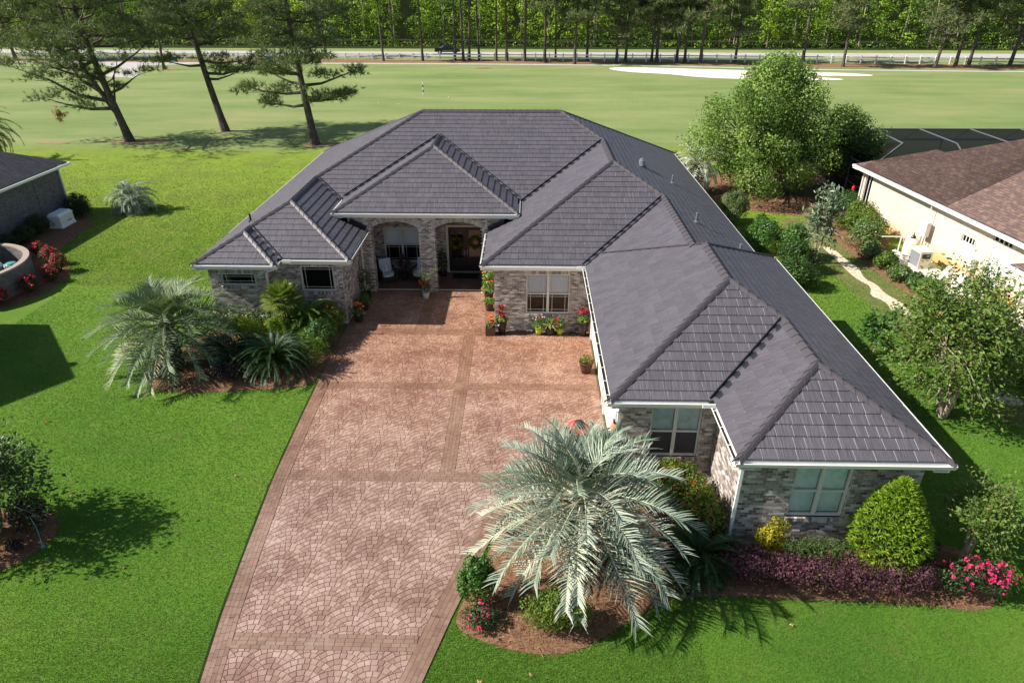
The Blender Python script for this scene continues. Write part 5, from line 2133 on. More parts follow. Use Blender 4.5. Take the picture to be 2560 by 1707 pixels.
broad_tree('oak_tree', 'large bushy light green oak behind the right side of the house', 15.9, 46.6, 9.0, 4.4, 4.2, 'oak_leaf', 62000, .16, .3, 74, base=.13)
broad_tree('oak_tree', 'smaller darker oak next to the neighbour pool cage', 21.6, 48.2, 5.6, 2.5, 2.6, 'oak_dark_leaf', 20000, .16, .22, 30, base=.25)


def needles(P, D, n, L, w):
    """n needles fanned round each shoot P pointing D -> verts, faces"""
    k = len(P)
    c = np.repeat(P, n, axis=0)
    d = unit(np.repeat(D, n, axis=0) * .9 + rng.normal(size=(k * n, 3)) * .75)
    s = unit(np.cross(d, rng.normal(size=d.shape))) * w
    ln = L * rng.uniform(.7, 1.2, (k * n, 1))
    return np.stack([c - s, c + s, c + d * ln], axis=1).reshape(-1, 3), np.arange(k * n * 3).reshape(-1, 3)


def pine_geom(h, r, first, nwh, per, shoots, nn, NL, nw, trunk_r, curve, seed, fork=None, tdens=1.0, lowlimbs=()):
    """trunk/limb mesh builder and shoot positions of a loose open pine"""
    rs = random.Random(seed)
    m = MB()

    def tp(u):
        return Vector((curve[0] * math.sin(u * 2.2) + curve[2] * u, curve[1] * math.sin(u * 1.7) + curve[3] * u, h * u))
    m.tube([tp(i / 12) - Vector((0, 0, .1 if i == 0 else 0)) for i in range(13)], [trunk_r * (1.35 if i == 0 else 1.05 - .85 * i / 12) for i in range(13)], 9, cap=False)
    P, D = [], []
    limbs = []
    for i in range(nwh):
        u = first + (1 - first) * (i + rs.random() * .6) / nwh
        for k in range(per):
            a = rs.uniform(0, 2 * PI)
            ln = r * (1.0 - .62 * ((u - first) / (1 - first)) ** 1.3) * rs.uniform(.55, 1.1)
            limbs.append((u, a, ln, rs.uniform(.0, .45)))
    for l in lowlimbs:
        limbs.append(l)
    if fork:
        for l in fork:
            limbs.append(l)
    for u, a, ln, rise in limbs:
        o = tp(u)
        e = o + Vector((ln * math.cos(a), ln * math.sin(a), ln * rise))
        q1 = o.lerp(e, .35) + Vector((0, 0, -ln * .06))
        q2 = o.lerp(e, .7) + Vector((rs.uniform(-.1, .1) * ln, rs.uniform(-.1, .1) * ln, -ln * .03))
        br = trunk_r * (1.05 - u) * .42 + .015 + .008 * ln
        m.tube([o, q1, q2, e], [br, br * .7, br * .42, .012], 5, cap=False)
        # side twigs, each carrying a flat pad of needle shoots
        ns = int(shoots * ln / r * tdens * (1.25 if u < first else 1))
        npad = max(3, int(2.2 + ln * 1.15))
        for s in range(npad):
            v = rs.uniform(.3, 1.0) if s else 1.0
            c = q1.lerp(q2, (v - .35) / .35) if v < .7 else q2.lerp(e, (v - .7) / .3)
            wd = ln * .24 * (1.2 - abs(v - .65))
            off = Vector((rs.gauss(0, wd), rs.gauss(0, wd), abs(rs.gauss(0, wd * .4)) - .05)) if s else Vector((0, 0, 0))
            c2 = c + off
            if s:
                m.tube([c, (c + c2) / 2 + Vector((0, 0, .03)), c2], [.022, .015, .008], 4, cap=False)
            pad = .20 + .055 * ln
            for q in range(max(4, int(ns / npad))):
                o2 = Vector((rs.gauss(0, pad), rs.gauss(0, pad), abs(rs.gauss(0, pad * .5))))
                P.append(c2 + o2)
                D.append((o2 + (e - o).normalized() * .25 + Vector((0, 0, .3))).normalized())
    return m, np.array([tuple(p) for p in P]), np.array([tuple(p) for p in D])


def pine(name, label, x, y, h, r, first, nwh, per, shoots, nn, NL, nw, trunk_r, curve, seed, group=None, **kw):
    t = thing(name, label, 'pine tree', (x, y, 0), group)
    m, P, D = pine_geom(h, r, first, nwh, per, shoots, nn, NL, nw, trunk_r, curve, seed, **kw)
    m.build('trunk', 'bark', t)
    V, F = needles(P, D, nn, NL, nw)
    base = np.repeat(rng.uniform(.1, .75, len(P)), nn) + rng.normal(size=len(P) * nn) * .12
    link('crown', mesh_np('crown', V, F, 'pine_needle', np.repeat(np.clip(base, 0, 1), 3)), t)
    return t


# u (height share), heading, length, rise
pine('pine_tree', 'forked leaning pine with a low side limb, leftmost of the three on the lawn edge', -35.97, 62.4, 17, 6.4, .38, 11, 3, 150, 9, .46, .026, .34, (-1.0, 0, -1.6, .3), 5,
     lowlimbs=[(.17, PI * .98, 6.5, .12), (.2, PI * 1.06, 7.4, .42), (.22, PI * .95, 7.0, .75), (.24, PI * .05, 3.2, .55), (.3, PI * .9, 6.5, .55), (.33, 0.2, 4.5, .6), (.31, PI * 1.25, 5, .4)])
pine('pine_tree', 'leaning pine with a bare lower trunk, middle of the three on the lawn edge', -29.1, 67.1, 17.5, 5.0, .42, 11, 3, 140, 9, .46, .026, .33, (-.9, 0, -1.2, .2), 9,
     lowlimbs=[(.3, .1, 4.6, .1), (.34, PI, 3.6, .1), (.36, .4, 4.2, .0), (.27, -.2, 3.2, .2)])
pine('pine_tree', 'straight dark pine with low drooping limbs, nearest the house roof', -18.85, 61.5, 17, 5.0, .34, 12, 3, 140, 9, .46, .026, .33, (-.5, 0, -.6, 0), 14,
     lowlimbs=[(.2, PI * .95, 3.6, .0), (.22, .15, 3.8, .12), (.24, -.2, 3.4, -.05), (.26, PI * 1.05, 4.2, .1), (.29, .3, 4.6, .25), (.3, PI * .85, 3.4, .2)])
m = MB()
fk = [q for q in bpy.data.objects if q.name == 'pine_tree'][0]
m.tube([(-.75, .1, 2.6), (-1.6, .0, 4.4), (-2.5, -.1, 6.4), (-3.0, .1, 9.5), (-3.6, .3, 13.5)], [.24, .2, .17, .12, .04], 8, cap=False)
m.tube([(-.7, .1, 2.8), (-.45, .3, 4.4), (-.2, .2, 5.2), (.05, .2, 6.0)], [.1, .08, .06, .03], 6, cap=False)
m.tube([(-1.05, .1, 4.9), (-.2, .0, 5.3), (.4, .1, 6.3), (.55, .1, 6.9)], [.07, .06, .04, .02], 6, cap=False)
m.build('side_stem', 'bark', fk)
P_ = np.array([(-41.3 + rng.normal() * .3, 61.8 + rng.normal() * .2, 2.55 + rng.normal() * .25) for _ in range(40)])
V, F = needles(P_, np.tile([0, 0, -1.], (40, 1)), 9, .4, .025)
o = link('dead_needles', mesh_np('dead_needles', V, F, 'dead_needle', rng.uniform(0, 1, len(V))))
o.parent = [q for q in bpy.data.objects if q.name == 'pine_tree'][0]
o.location = (35.97, -62.4, 0)

# the row before the fence: six kinds of crown, shared by the trees
far_kinds = []
for s_, (h, r, first, nwh, per, tr, cv) in enumerate(((17, 3.4, .44, 9, 4, .24, (.2, 0, .2, 0)), (18, 2.9, .62, 7, 4, .22, (-.2, 0, -.3, 0)), (16, 3.6, .36, 9, 4, .25, (.15, 0, .1, 0)),
                                                      (18, 2.6, .72, 6, 4, .2, (.25, 0, .2, 0)), (15, 3.9, .28, 10, 4, .26, (.1, 0, .2, 0)), (17, 4.2, .24, 11, 4, .28, (.4, 0, .9, 0)))):
    m, P, D = pine_geom(h, r, first, nwh, per, 62, 6, .75, .06, tr, cv, 40 + s_)
    V, F = needles(P, D, 6, .72, .06)
    tt = np.repeat(np.clip(np.repeat(rng.uniform(.15, .85, len(P)), 6) + rng.normal(size=len(P) * 6) * .12, 0, 1), 3)
    far_kinds.append((m.mesh('trunk', 'bark'), mesh_np('crown', V, F, 'pine_needle', tt)))
ORD = ['first', 'second', 'third', 'fourth', 'fifth', 'sixth', 'seventh', 'eighth', 'ninth', 'tenth', 'eleventh', 'twelfth', 'thirteenth', 'fourteenth', 'fifteenth', 'sixteenth', 'seventeenth',
       'eighteenth', 'nineteenth', 'twentieth', 'twenty-first', 'twenty-second', 'twenty-third', 'twenty-fourth', 'twenty-fifth', 'twenty-sixth', 'twenty-seventh', 'twenty-eighth', 'twenty-ninth', 'thirtieth', 'thirty-first', 'thirty-second', 'thirty-third', 'thirty-fourth', 'thirty-fifth', 'thirty-sixth', 'thirty-seventh', 'thirty-eighth', 'thirty-ninth', 'fortieth']
ROWP = [(-92.1, 130.2, 5), (-85.6, 130.3, 2), (-84.4, 131.9, 1), (-37.4, 135.3, 0), (-25.5, 129.1, 1), (-18.6, 129.3, 3), (-13.0, 130.9, 3), (-11.4, 129.4, 1), (-10.5, 131.2, 3), (-8.7, 130.9, 3), (-5.6, 129.6, 3), (-3.8, 129.6, 1),
        (-0.6, 129.2, 1), (2.9, 127.8, 0), (4.9, 131.0, 3), (7.9, 125.1, 2), (10.5, 131.2, 1), (15.2, 127.1, 4), (17.0, 128.8, 0), (21.6, 129.2, 2), (22.5, 129.0, 0), (25.7, 127.8, 4), (27.3, 128.6, 0), (29.6, 126.7, 2),
        (36.2, 129.3, 4), (47.4, 127.8, 0), (52.1, 122.3, 2), (66.4, 120.9, 5), (71.5, 124.2, 2), (74.4, 125.4, 0), (80.6, 124.4, 5), (-58.4, 116.0, 0)]
KW = ['full crowned', 'tall thin', 'bushy', 'slender bare stemmed', 'low branched', 'leaning']
for i, (x, y, k) in enumerate(ROWP):
    lone = y < 117
    lab = 'single leaning pine on the fairway between the two lawn edge pines and the fence' if lone else '%s pine, %s from the left in the row along the white fence' % (KW[k], ORD[i])
    t = thing('pine_tree', lab, 'pine tree', (x, y, 0), None if lone else 'pines in the row along the white fence', random.uniform(0, 6.28) if k < 5 else random.uniform(2.6, 3.6) if x < 0 else random.uniform(-.4, .4))
    s = random.uniform(.88, 1.12)
    t.scale = (s, s, s)
    link('trunk', far_kinds[k][0], t)
    link('crown', far_kinds[k][1], t)


def forest():
    """the wood beyond the road: one mass of leaf clumps with a few pale stems"""
    P, N, T, S = [], [], [], []
    lum = []
    for row, (d0, step) in enumerate(((.6, 4.6), (4.5, 4.4), (9, 5.0))):
        x = -130.0
        while x < 134:
            xx = x + random.uniform(-1.4, 1.4)
            x += step
            y = 157.8 - .03 * xx + d0 + random.uniform(-1.2, 1.6)
            h = random.uniform(9, 16)
            r = random.uniform(1.9, 3.3)
            nz = math.sin(xx * .11 + 1.7) + math.sin(xx * .043 - .6)
            br = .34 + .10 * nz + (.14 if -75 < xx < 18 else -.12) + random.gauss(0, .12)
            for q in range(15):
                u = (q + random.random()) / 15
                a = random.uniform(0, 2 * PI)
                z = 1.0 + (h - 1.0) * u
                wd = r * math.sin(PI * min(1, .25 + .72 * u)) ** .7
                rr = r * random.uniform(.28, .52)
                lum.append((xx + wd * .75 * math.cos(a), y + wd * .6 * math.sin(a), z, rr * 1.1, rr, rr * .75, br + random.gauss(0, .1) + .12 * (u - .4)))
    for x in np.arange(-130, 134, 1.5):       # scrubby edge along the verge
        lum.append((x + random.uniform(-.5, .5), 156.9 - .03 * x + random.uniform(-.3, .6), random.uniform(.1, .6), 1.0, .8, random.uniform(.5, 1.2), .22 + random.gauss(0, .12)))
    L = [l[:6] for l in lum]
    n = 130000
    P, N, idx = lumps_points(n, L, .6, .25)
    P[:, 2] = np.maximum(P[:, 2], .05)
    b = np.array([l[6] for l in lum])
    tint = np.clip(b[idx] + rng.normal(size=n) * .13, 0, 1)
    me = leaf_mesh('forest', P, N, .42, .7, 'forest_leaf', tint, spread=1.2)
    o = link('forest', me)
    tag(o, 'dense green wood in full leaf beyond the road', None, None, 'stuff')
    m = MB()
    for i in range(70):
        x = random.uniform(-120, 125)
        y = 158.5 - .03 * x + random.random() * 6
        m.tube([(x, y, 0), (x + random.uniform(-.5, .5), y, 7), (x + random.uniform(-1, 1), y, 15)], [.12, .1, .06], 5, cap=False)
    k = m.build('forest_stems', 'pale_bark')
    tag(k, 'pale stems standing inside the wood', None, None, 'stuff')
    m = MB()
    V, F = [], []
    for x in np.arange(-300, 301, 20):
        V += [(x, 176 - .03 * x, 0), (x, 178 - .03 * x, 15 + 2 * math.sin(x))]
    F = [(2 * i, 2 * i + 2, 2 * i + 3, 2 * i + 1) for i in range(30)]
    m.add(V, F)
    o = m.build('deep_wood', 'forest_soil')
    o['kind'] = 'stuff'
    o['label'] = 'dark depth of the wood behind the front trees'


forest()


def fence():
    t = thing('rail_fence', 'long white two rail fence along the road', 'fence', (0, 130, 0))
    xs = np.arange(-110, 112, 2.42)
    fy = lambda x: np.interp(x, [-110, -95, -24, 20, 50, 80, 112], [131.0, 131.0, 130.4, 129.3, 127.6, 125.3, 123.2])
    m = MB()
    m.box(-.095, .095, -.095, .095, 0, 1.22)
    m.add([(-.12, -.12, 1.22), (.12, -.12, 1.22), (.12, .12, 1.22), (-.12, .12, 1.22), (0, 0, 1.34)], [(0, 1, 4), (1, 2, 4), (2, 3, 4), (3, 0, 4)])
    pm = m.mesh('post', 'white_trim')
    for x in xs:
        link('post', pm, t, (x, fy(x) - 130, 0))
    for a, b in zip(xs[:-1], xs[1:]):
        for z in (.5, 1.0):
            m = MB()
            m.bar((a + .095, fy(a) - 130, z), (b - .095, fy(b) - 130, z), .05, .2)
            m.build('rail', 'white_trim', t)


fence()


# ---------------------------------------------------------------- neighbour houses
def brown_house():
    t = thing('neighbour_house', 'pale brick house with brown shingle roof on the right', 'house', (20.05, 42.6, 0), None, R(-84.6))
    z = 3.02
    A = Hip(0, 9, 0, 6.0, z, 'r')
    B = Hip(.7, 40, 0, 17, z, 'r')
    C = Hip(16.4, 40, -2.35, 14, z, 'r')
    V, F = plane_pieces([A, B, C])
    me = bpy.data.meshes.new('roof')
    me.from_pydata(V, [], F)
    finish(me, 'brown_shingle')
    link('roof', me, t)
    m = MB()
    m.bar((0, .05, z - .06), (16.4, .05, z - .06), .11, .13)
    m.bar((.0, -.0, z - .06), (.0, 12, z - .06), .11, .13)
    m.bar((16.4, -2.3, z - .06), (36, -2.3, z - .06), .11, .13)
    m.bar((16.4, -2.3, z - .06), (16.4, 0, z - .06), .11, .13)
    m.build('gutter', 'white_trim', t)
    m = MB()
    m.box(0, 16.4, .05, .62, z - .2, z - .17)
    m.box(16.4, 36, -2.3, -1.72, z - .2, z - .17)
    m.box(.0, .6, 0, 12, z - .2, z - .17)
    m.build('soffit', 'white_trim', t)
    # wall in strips round the openings: x along the eave towards the camera, outward = -y
    ops = [(.75, 1.45, .25, 2.7), (9.95, 10.85, 1.62, 1.98), (11.9, 13.1, 2.32, 2.62), (12.0, 13.05, .15, 2.15)]
    m = MB()
    Y = .6
    xs = sorted({.55, 16.4} | {v for o in ops for v in o[:2]})
    for a, b in zip(xs[:-1], xs[1:]):
        c = (a + b) / 2
        lo = -.05
        for o in sorted([o for o in ops if o[0] < c < o[1]], key=lambda o: o[2]):
            m.box(a, b, Y, Y + .2, lo, o[2])
            lo = o[3]
        m.box(a, b, Y, Y + .2, lo, z - .1)
    m.box(16.9, 17.1, -1.7, Y, -.05, z - .1)
    m.box(17.1, 36, -1.7, -1.5, -.05, z - .1)
    m.box(.55, .75, Y + .2, 12, -.05, z - .1)
    w = m.build('wall', 'pale_brick', t)
    for o in ops[:3]:
        m = MB()
        m.box(o[0], o[1], Y + .06, Y + .1, o[2], o[2] + .04)
        m.box(o[0], o[1], Y + .06, Y + .1, o[3] - .04, o[3])
        k = 4 if o[1] - o[0] > .75 else 2
        for i in range(k + 1):
            x = o[0] + (o[1] - o[0]) * i / k
            m.box(x - .02, x + .02, Y + .06, Y + .1, o[2] + .04, o[3] - .04)
        wn_ = m.build('window', 'white_trim', t)
        m = MB()
        m.box(o[0], o[1], Y + .12, Y + .125, o[2], o[3])
        m.build('pane', 'glass', wn_)
        m = MB()
        m.box(o[0], o[1], Y + .19, Y + .2, o[2], o[3])
        m.build('room', 'room_dark', wn_)
    o = ops[3]
    m = MB()
    m.box(o[0] + .06, o[1] - .06, Y + .07, Y + .12, o[2], o[3] - .06)
    for zz in (.45, .95, 1.45):
        for a, b in ((o[0] + .16, (o[0] + o[1]) / 2 - .05), ((o[0] + o[1]) / 2 + .05, o[1] - .16)):
            m.box(a, b, Y + .05, Y + .07, zz, zz + .36)
    d = m.build('door', 'white_trim', t)
    m = MB()
    m.box(o[0], o[0] + .06, Y - .01, Y + .1, o[2], o[3])
    m.box(o[1] - .06, o[1], Y - .01, Y + .1, o[2], o[3])
    m.box(o[0] + .06, o[1] - .06, Y - .01, Y + .1, o[3] - .06, o[3])
    m.build('door_frame', 'white_trim', d)
    m = MB()
    m.lathe([(.03, 0), (.035, .03), (.02, .05)], (o[0] + .16, Y + .03, 1.0), 8)
    m.build('handle', 'galvanised', d)
    for pts in ([(16.7, -2.1, 2.9), (17.0, -1.76, 2.65), (17.0, -1.76, .05)], [(.35, .3, 2.9), (.5, .55, 2.7), (.5, .55, .05)]):
        m = MB()
        for a, b in zip(pts[:-1], pts[1:]):
            m.bar(a, b, .075, .075)
        m.build('downspout', 'cream_trim', t)


brown_house()


def pool_cage():
    t = thing('pool_cage', 'dark screened pool cage behind the brown roofed house', 'screen enclosure', (21.5, 43.5, 0))
    # eave frame low, flat top frame higher
    e = [(0.2, .3, 2.45), (.6, 9.2, 2.45), (21, 9.4, 2.45), (21, .3, 2.45)]
    tp = [(3.1, 2.6, 3.55), (3.3, 7.4, 3.55), (21, 7.6, 3.55), (21, 2.6, 3.55)]
    m = MB()
    for i in range(3):
        m.bar(e[i], e[i + 1], .08, .1)
        m.bar(tp[i], tp[i + 1], .06, .1)
    for a, b in zip(e[:2], tp[:2]):
        m.bar(a, b, .07, .1)
    for x in (6.6, 10.2, 13.8, 17.4):
        m.bar((x, .3, 2.45), (x, 2.6, 3.55), .06, .1)
        m.bar((x, 2.6, 3.55), (x, 7.5, 3.55), .06, .1)
        m.bar((x, 7.5, 3.55), (x, 9.3, 2.45), .06, .1)
    for p in ((.2, .3), (.3, 3.2), (.45, 6.2), (.6, 9.2), (5, 9.25), (9.5, 9.3), (14, 9.3), (18.5, 9.35)):
        m.bar((p[0], p[1], 0), (p[0], p[1], 2.45), .08, .08)
    for a, b in (((.2, .3, 1.0), (.6, 9.2, 1.0)), ((.6, 9.2, 1.0), (21, 9.4, 1.0))):
        m.bar(a, b, .05, .05)
    m.build('frame', 'bronze_frame', t)
    for q in ([tp[0], tp[1], tp[2], tp[3]], [e[0], e[1], tp[1], tp[0]], [e[1], e[2], tp[2], tp[1]], [e[3], e[0], tp[0], tp[3]],
              [(.2, .3, 0), (.6, 9.2, 0), e[1], e[0]], [(.6, 9.2, 0), (21, 9.4, 0), e[2], e[1]]):
        m = MB()
        m.add(q, [(0, 1, 2, 3)])
        m.build('screen', 'screen_mesh', t)


pool_cage()


def grey_house():
    t = thing('neighbour_house', 'grey brick house with black shingle roof on the left', 'house', (-28.45, 39.95, 0))
    z = 3.0
    A = Hip(-14, 0, -11.5, 2.2, z)
    # local x to the right, y away from the camera; gabled wing nearer the street
    V, F = plane_pieces([A])
    me = bpy.data.meshes.new('roof')
    me.from_pydata(V, [], F)
    finish(me, 'dark_shingle')
    link('roof', me, t)
    m = MB()
    m.bar((-.05, -11.5, z - .06), (-.05, 2.2, z - .06), .11, .13)
    m.bar((-14, 2.15, z - .06), (-.1, 2.15, z - .06), .11, .13)
    m.build('gutter', 'white_trim', t)
    m = MB()
    m.box(-13.4, -.55, -10.9, 1.65, -.05, z - .05)
    m.box(-.55, -.52, -.9, -.82, 0, z - .1)
    m.build('wall', 'grey_brick', t)
    m = MB()
    m.box(-.5, -.42, 1.5, 1.58, 0, z - .15)
    m.build('downspout', 'white_trim', t)
    # gabled wing, outside the frame on the left: it throws the shadow over the lawn
    m = MB()
    xg, yc, hw, zr = 4.35, -19.2, 4.7, 6.1
    m.add([(xg, yc - hw, 3), (xg, yc + hw, 3), (xg, yc, zr), (-14, yc - hw, 3), (-14, yc + hw, 3), (-14, yc, zr)], [(0, 2, 5, 3), (2, 1, 4, 5)])
    m.build('wing_roof', 'dark_shingle', t)
    m = MB()
    m.add([(xg - .3, yc - hw + .4, 0), (xg - .3, yc + hw - .4, 0), (xg - .3, yc + hw - .4, 3.1), (xg - .3, yc, zr - .1), (xg - .3, yc - hw + .4, 3.1)], [(0, 1, 2, 3, 4)])
    m.box(-14, xg - .32, yc - hw + .4, yc + hw - .4, 0, 3.0)
    m.build('wing_wall', 'grey_brick', t)
    m = MB()
    m.lathe([(.12, -.3), (.12, .5), (.2, .5), (.2, .62)], (xg - .25 - .6, yc + .95, zr - .5), 10)
    m.build('roof_vent', 'vent_metal', t)


grey_house()


def arc_wall():
    t = thing('curved_wall', 'curved low brick enclosure wall with pale coping on the left', 'wall', (-26.8, 29.2, 0))
    cx, cy, r = 0, 0, 3.05
    pts = []
    a0, a1, N = R(-50), R(100), 26
    m, m2 = MB(), MB()
    for i in range(N):
        t0, t1 = a0 + (a1 - a0) * i / N, a0 + (a1 - a0) * (i + 1) / N
        P = [(q * math.cos(t), q * math.sin(t)) for q, t in ((r - .24, t0), (r, t0), (r, t1), (r - .24, t1))]
        m.prism(P, -.05, 1.22)
        P = [(q * math.cos(t), q * math.sin(t)) for q, t in ((r - .25, t0), (r + .015, t0), (r + .015, t1), (r - .25, t1))]
        cop = MB()
        cop.prism(P, 1.22, 1.3)
        cop.build('coping_stone', 'coping', t)
    m.build('wall', 'grey_brick', t)
    # bins standing inside
    for nm, lab, x, y, mt, top in (('storage_bin', 'grey bin with a white lid inside the curved wall', -25.9, 30.6, 'grey_plastic', 'white_plastic'),
                                   ('storage_bin', 'small bin with a pale teal lid inside the curved wall', -25.2, 30.7, 'grey_plastic', 'teal_plastic')):
        b = thing(nm, lab, 'bin', (x, y, 0))
        m = MB()
        m.lathe([(.2, 0), (.26, .7)], (0, 0, 0), 12)
        m.build('body', mt, b)
        m = MB()
        m.lathe([(.29, .7), (.3, .76), (.22, .86), (.02, .9)], (0, 0, 0), 12)
        m.build('lid', top, b)
    b = thing('storage_bin', 'blue wheeled bin lying near the inside of the curved wall', 'bin', (-25.0, 29.2, 0))
    m = MB()
    m.box(-.4, .4, -.3, .3, 0, .75)
    m.build('body', 'blue_plastic', b)
    m = MB()
    m.box(-.45, .45, -.35, .35, .75, .82)
    m.box(-.2, .2, -.15, .15, .82, .85)
    m.build('lid', 'blue_plastic', b)
    b = thing('garden_chair', 'pale folding garden chair inside the curved wall', 'chair', (-24.7, 30.3, 0), None, 2.2)
    m = MB()
    m.box(-.25, .25, -.25, .25, .4, .44)
    m.build('seat', 'bone_plastic', b)
    m = MB()
    m.bar((-.0, .25, .42), (0, .42, .95), .5, .03)
    m.build('backrest', 'bone_plastic', b)
    for sx in (-.22, .22):
        m = MB()
        m.bar((sx, -.25, 0), (sx, .2, .42), .03, .03)
        m.bar((sx, .28, 0), (sx, -.2, .42), .03, .03)
        m.build('leg', 'galvanised', b)


arc_wall()
for i, (x, y, r, h, lab) in enumerate(((-25.7, 33.5, .5, .85, 'pink red rose bush at the back end of the curved wall'), (-24.6, 32.6, .62, .95, 'dense pink red rose bush behind the curve of the wall'),
                                       (-23.5, 31.6, .6, .95, 'fullest red rose bush at the bend of the curved wall'), (-23.2, 30.35, .42, .8, 'small red rose bush beside the wall bend'),
                                       (-23.3, 29.0, .52, .85, 'red rose bush in front of the curved wall'), (-23.9, 27.75, .55, .8, 'dark pink rose bush at the left frame edge'))):
    bush('rose_bush', lab, 'rose bush', x, y, r, r, h, 'rose_leaf', 1500, .075, .05, group='roses round the curved wall', blossoms=('rose_red', 48, .105, .7))
for i, (x, y, r, h, lab) in enumerate(((-28.3, 41.4, .8, 1.3, 'clipped round bush sunlit at the back corner of the grey house'), (-27.6, 40.5, .7, 1.15, 'dark clipped bush just behind the generator'),
                                       (-28.1, 37.1, .8, 1.25, 'dark clipped bush left of the generator'), (-27.9, 35.6, .75, 1.05, 'dark clipped bush between the generator and the roses'),
                                       (-28.2, 34.3, 1.0, 1.0, 'low dark bush at the foot of the grey brick wall'))):
    bush('clipped_bush', lab, 'bush', x, y, r, r, h, 'dark_bush', 2600, .085, .03, shell=.8, k=12, group='clipped bushes along the grey house')
# generator
t = thing('generator', 'white standby generator box beside the grey brick wall', 'generator', (-27.65, 38.65, 0))
m = MB()
m.prism([(-.42, -.72), (.42, -.72), (.42, .72), (-.42, .72)], .03, .12)
m.build('base', 'grey_plastic', t)
m = MB()
m.add([(-.4, -.68, .12), (.4, -.68, .12), (.4, .68, .12), (-.4, .68, .12), (-.34, -.64, .3), (.34, -.64, .3), (.34, .64, .3), (-.34, .64, .3), (-.34, -.64, .78), (.34, -.64, .78), (.34, .64, .78), (-.34, .64, .78)],
      [(0, 1, 5, 4), (1, 2, 6, 5), (2, 3, 7, 6), (3, 0, 4, 7), (4, 5, 9, 8), (5, 6, 10, 9), (6, 7, 11, 10), (7, 4, 8, 11)])
m.build('body', 'white_plastic', t)
m = MB()
m.add([(-.37, -.67, .78), (.37, -.67, .78), (.37, .67, .78), (-.37, .67, .78), (-.3, -.6, .95), (.22, -.6, .92), (.22, .6, .92), (-.3, .6, .95)], [(0, 1, 5, 4), (1, 2, 6, 5), (2, 3, 7, 6), (3, 0, 4, 7), (4, 5, 6, 7)])
m.build('lid', 'white_plastic', t)
m = MB()
m.box(.341, .346, .15, .38, .36, .42)
m.build('badge', 'orange_mark', t)
m = MB()
m.box(.341, .346, -.02, .13, .37, .41)
m.build('badge', 'dark_mark', t)

# ---------------------------------------------------------------- equipment by the right neighbour wall
t = thing('pool_filter', 'bone coloured pool filter tank with white pipes on the pad', 'pool filter', (20.3, 34.6, .06))
m = MB()
m.lathe([(.2, 0), (.36, .12), (.39, .4), (.38, .75), (.3, .95), (.12, 1.04)], (0, 0, 0), 18)
m.build('tank', 'bone_plastic', t, True)
m = MB()
m.lathe([(.12, 1.03), (.14, 1.1), (.08, 1.18), (.03, 1.2), (.02, 1.34)], (0, 0, 0), 12)
m.build('valve', 'black_plastic', t)
for pts in ([(.0, -.05, 1.12), (-.5, .1, 1.2), (-.56, .1, 1.0), (-.56, .1, .1)], [(.1, -.05, 1.08), (-.3, .35, .98), (-1.4, .45, .95)], [(-.75, .25, .25), (-.2, -.5, .25), (.6, -.9, .2)], [(-.8, 0, .4), (-.5, -.4, .12), (.2, -.5, .12)]):
    m = MB()
    m.tube(pts, .035, 8)
    m.build('pipe', 'white_plastic', t)
t = thing('pool_heater', 'white and grey boxy pool heat pump on the concrete pad', 'heat pump', (20.15, 33.25, .06), None, R(-84.6))
m = MB()
m.box(-.42, .42, -.32, .32, 0, .9)
m.build('body', 'bone_plastic', t)
m = MB()
m.box(-.38, .38, -.335, -.322, .1, .82)
m.build('grille', 'grey_plastic', t)
m = MB()
m.box(.422, .435, -.22, .22, .55, .8)
m.build('control_panel', 'black_plastic', t)
m = MB()
m.box(-.46, .46, -.36, .36, .9, .95)
m.build('lid', 'white_plastic', t)
t = thing('pool_pump', 'round white pool pump near the wall on the concrete pad', 'pump', (21.15, 32.2, .06))
m = MB()
m.lathe([(.17, 0), (.19, .1), (.19, .34), (.1, .4)], (0, 0, 0), 14)
m.build('strainer', 'white_plastic', t)
m = MB()
m.tube([(.15, -.1, .16), (.55, -.35, .16)], [.13, .11], 10)
m.build('motor', 'bone_plastic', t)
t = thing('pool_pump', 'small second pump left of the wall box on the pad', 'pump', (21.3, 31.3, .06))
m = MB()
m.lathe([(.14, 0), (.15, .1), (.15, .28), (.08, .32)], (0, 0, 0), 14)
m.build('strainer', 'white_plastic', t)
m = MB()
m.tube([(.1, -.1, .14), (.45, -.3, .14)], [.11, .09], 10)
m.build('motor', 'grey_plastic', t)
for nm, lab, x, y, z0, w, h, cond in (('meter_box', 'tall white electrical box on the pale wall with conduits below', 21.05, 35.0, 1.1, .5, .75, True), ('junction_box', 'white wall box low on the pale wall near the pumps', 21.5, 31.3, .75, .32, .5, True)):
    t = thing(nm, lab, 'electrical box', (x, y, 0), None, R(-84.6))
    m = MB()
    m.box(-w / 2, w / 2, -.16, .08, z0, z0 + h)
    m.build('body', 'white_plastic', t)
    m = MB()
    m.box(-w / 2 + .03, w / 2 - .03, -.175, -.161, z0 + .03, z0 + h - .03)
    m.build('cover', 'white_plastic', t)
    for dx in (-.1, .12):
        m = MB()
        m.tube([(dx, -.05, z0), (dx, -.05, .1), (dx - .05, -.2, .02)], .028, 7)
        m.build('conduit', 'galvanised', t)
    if w > .4:
        m = MB()
        m.tube([(0, -.03, z0 + h), (0, -.03, 2.75)], .025, 7)
        m.build('conduit', 'cream_trim', t)
t = thing('air_conditioner', 'round topped dark air conditioner behind the large crape myrtle', 'air conditioner', (20.0, 24.9, 0))
m = MB()
m.box(-.42, .42, -.42, .42, 0, .08)
m.build('base', 'concrete_pale', t)
m = MB()
m.lathe([(.40, .08), (.40, .74)], (0, 0, 0), 20)
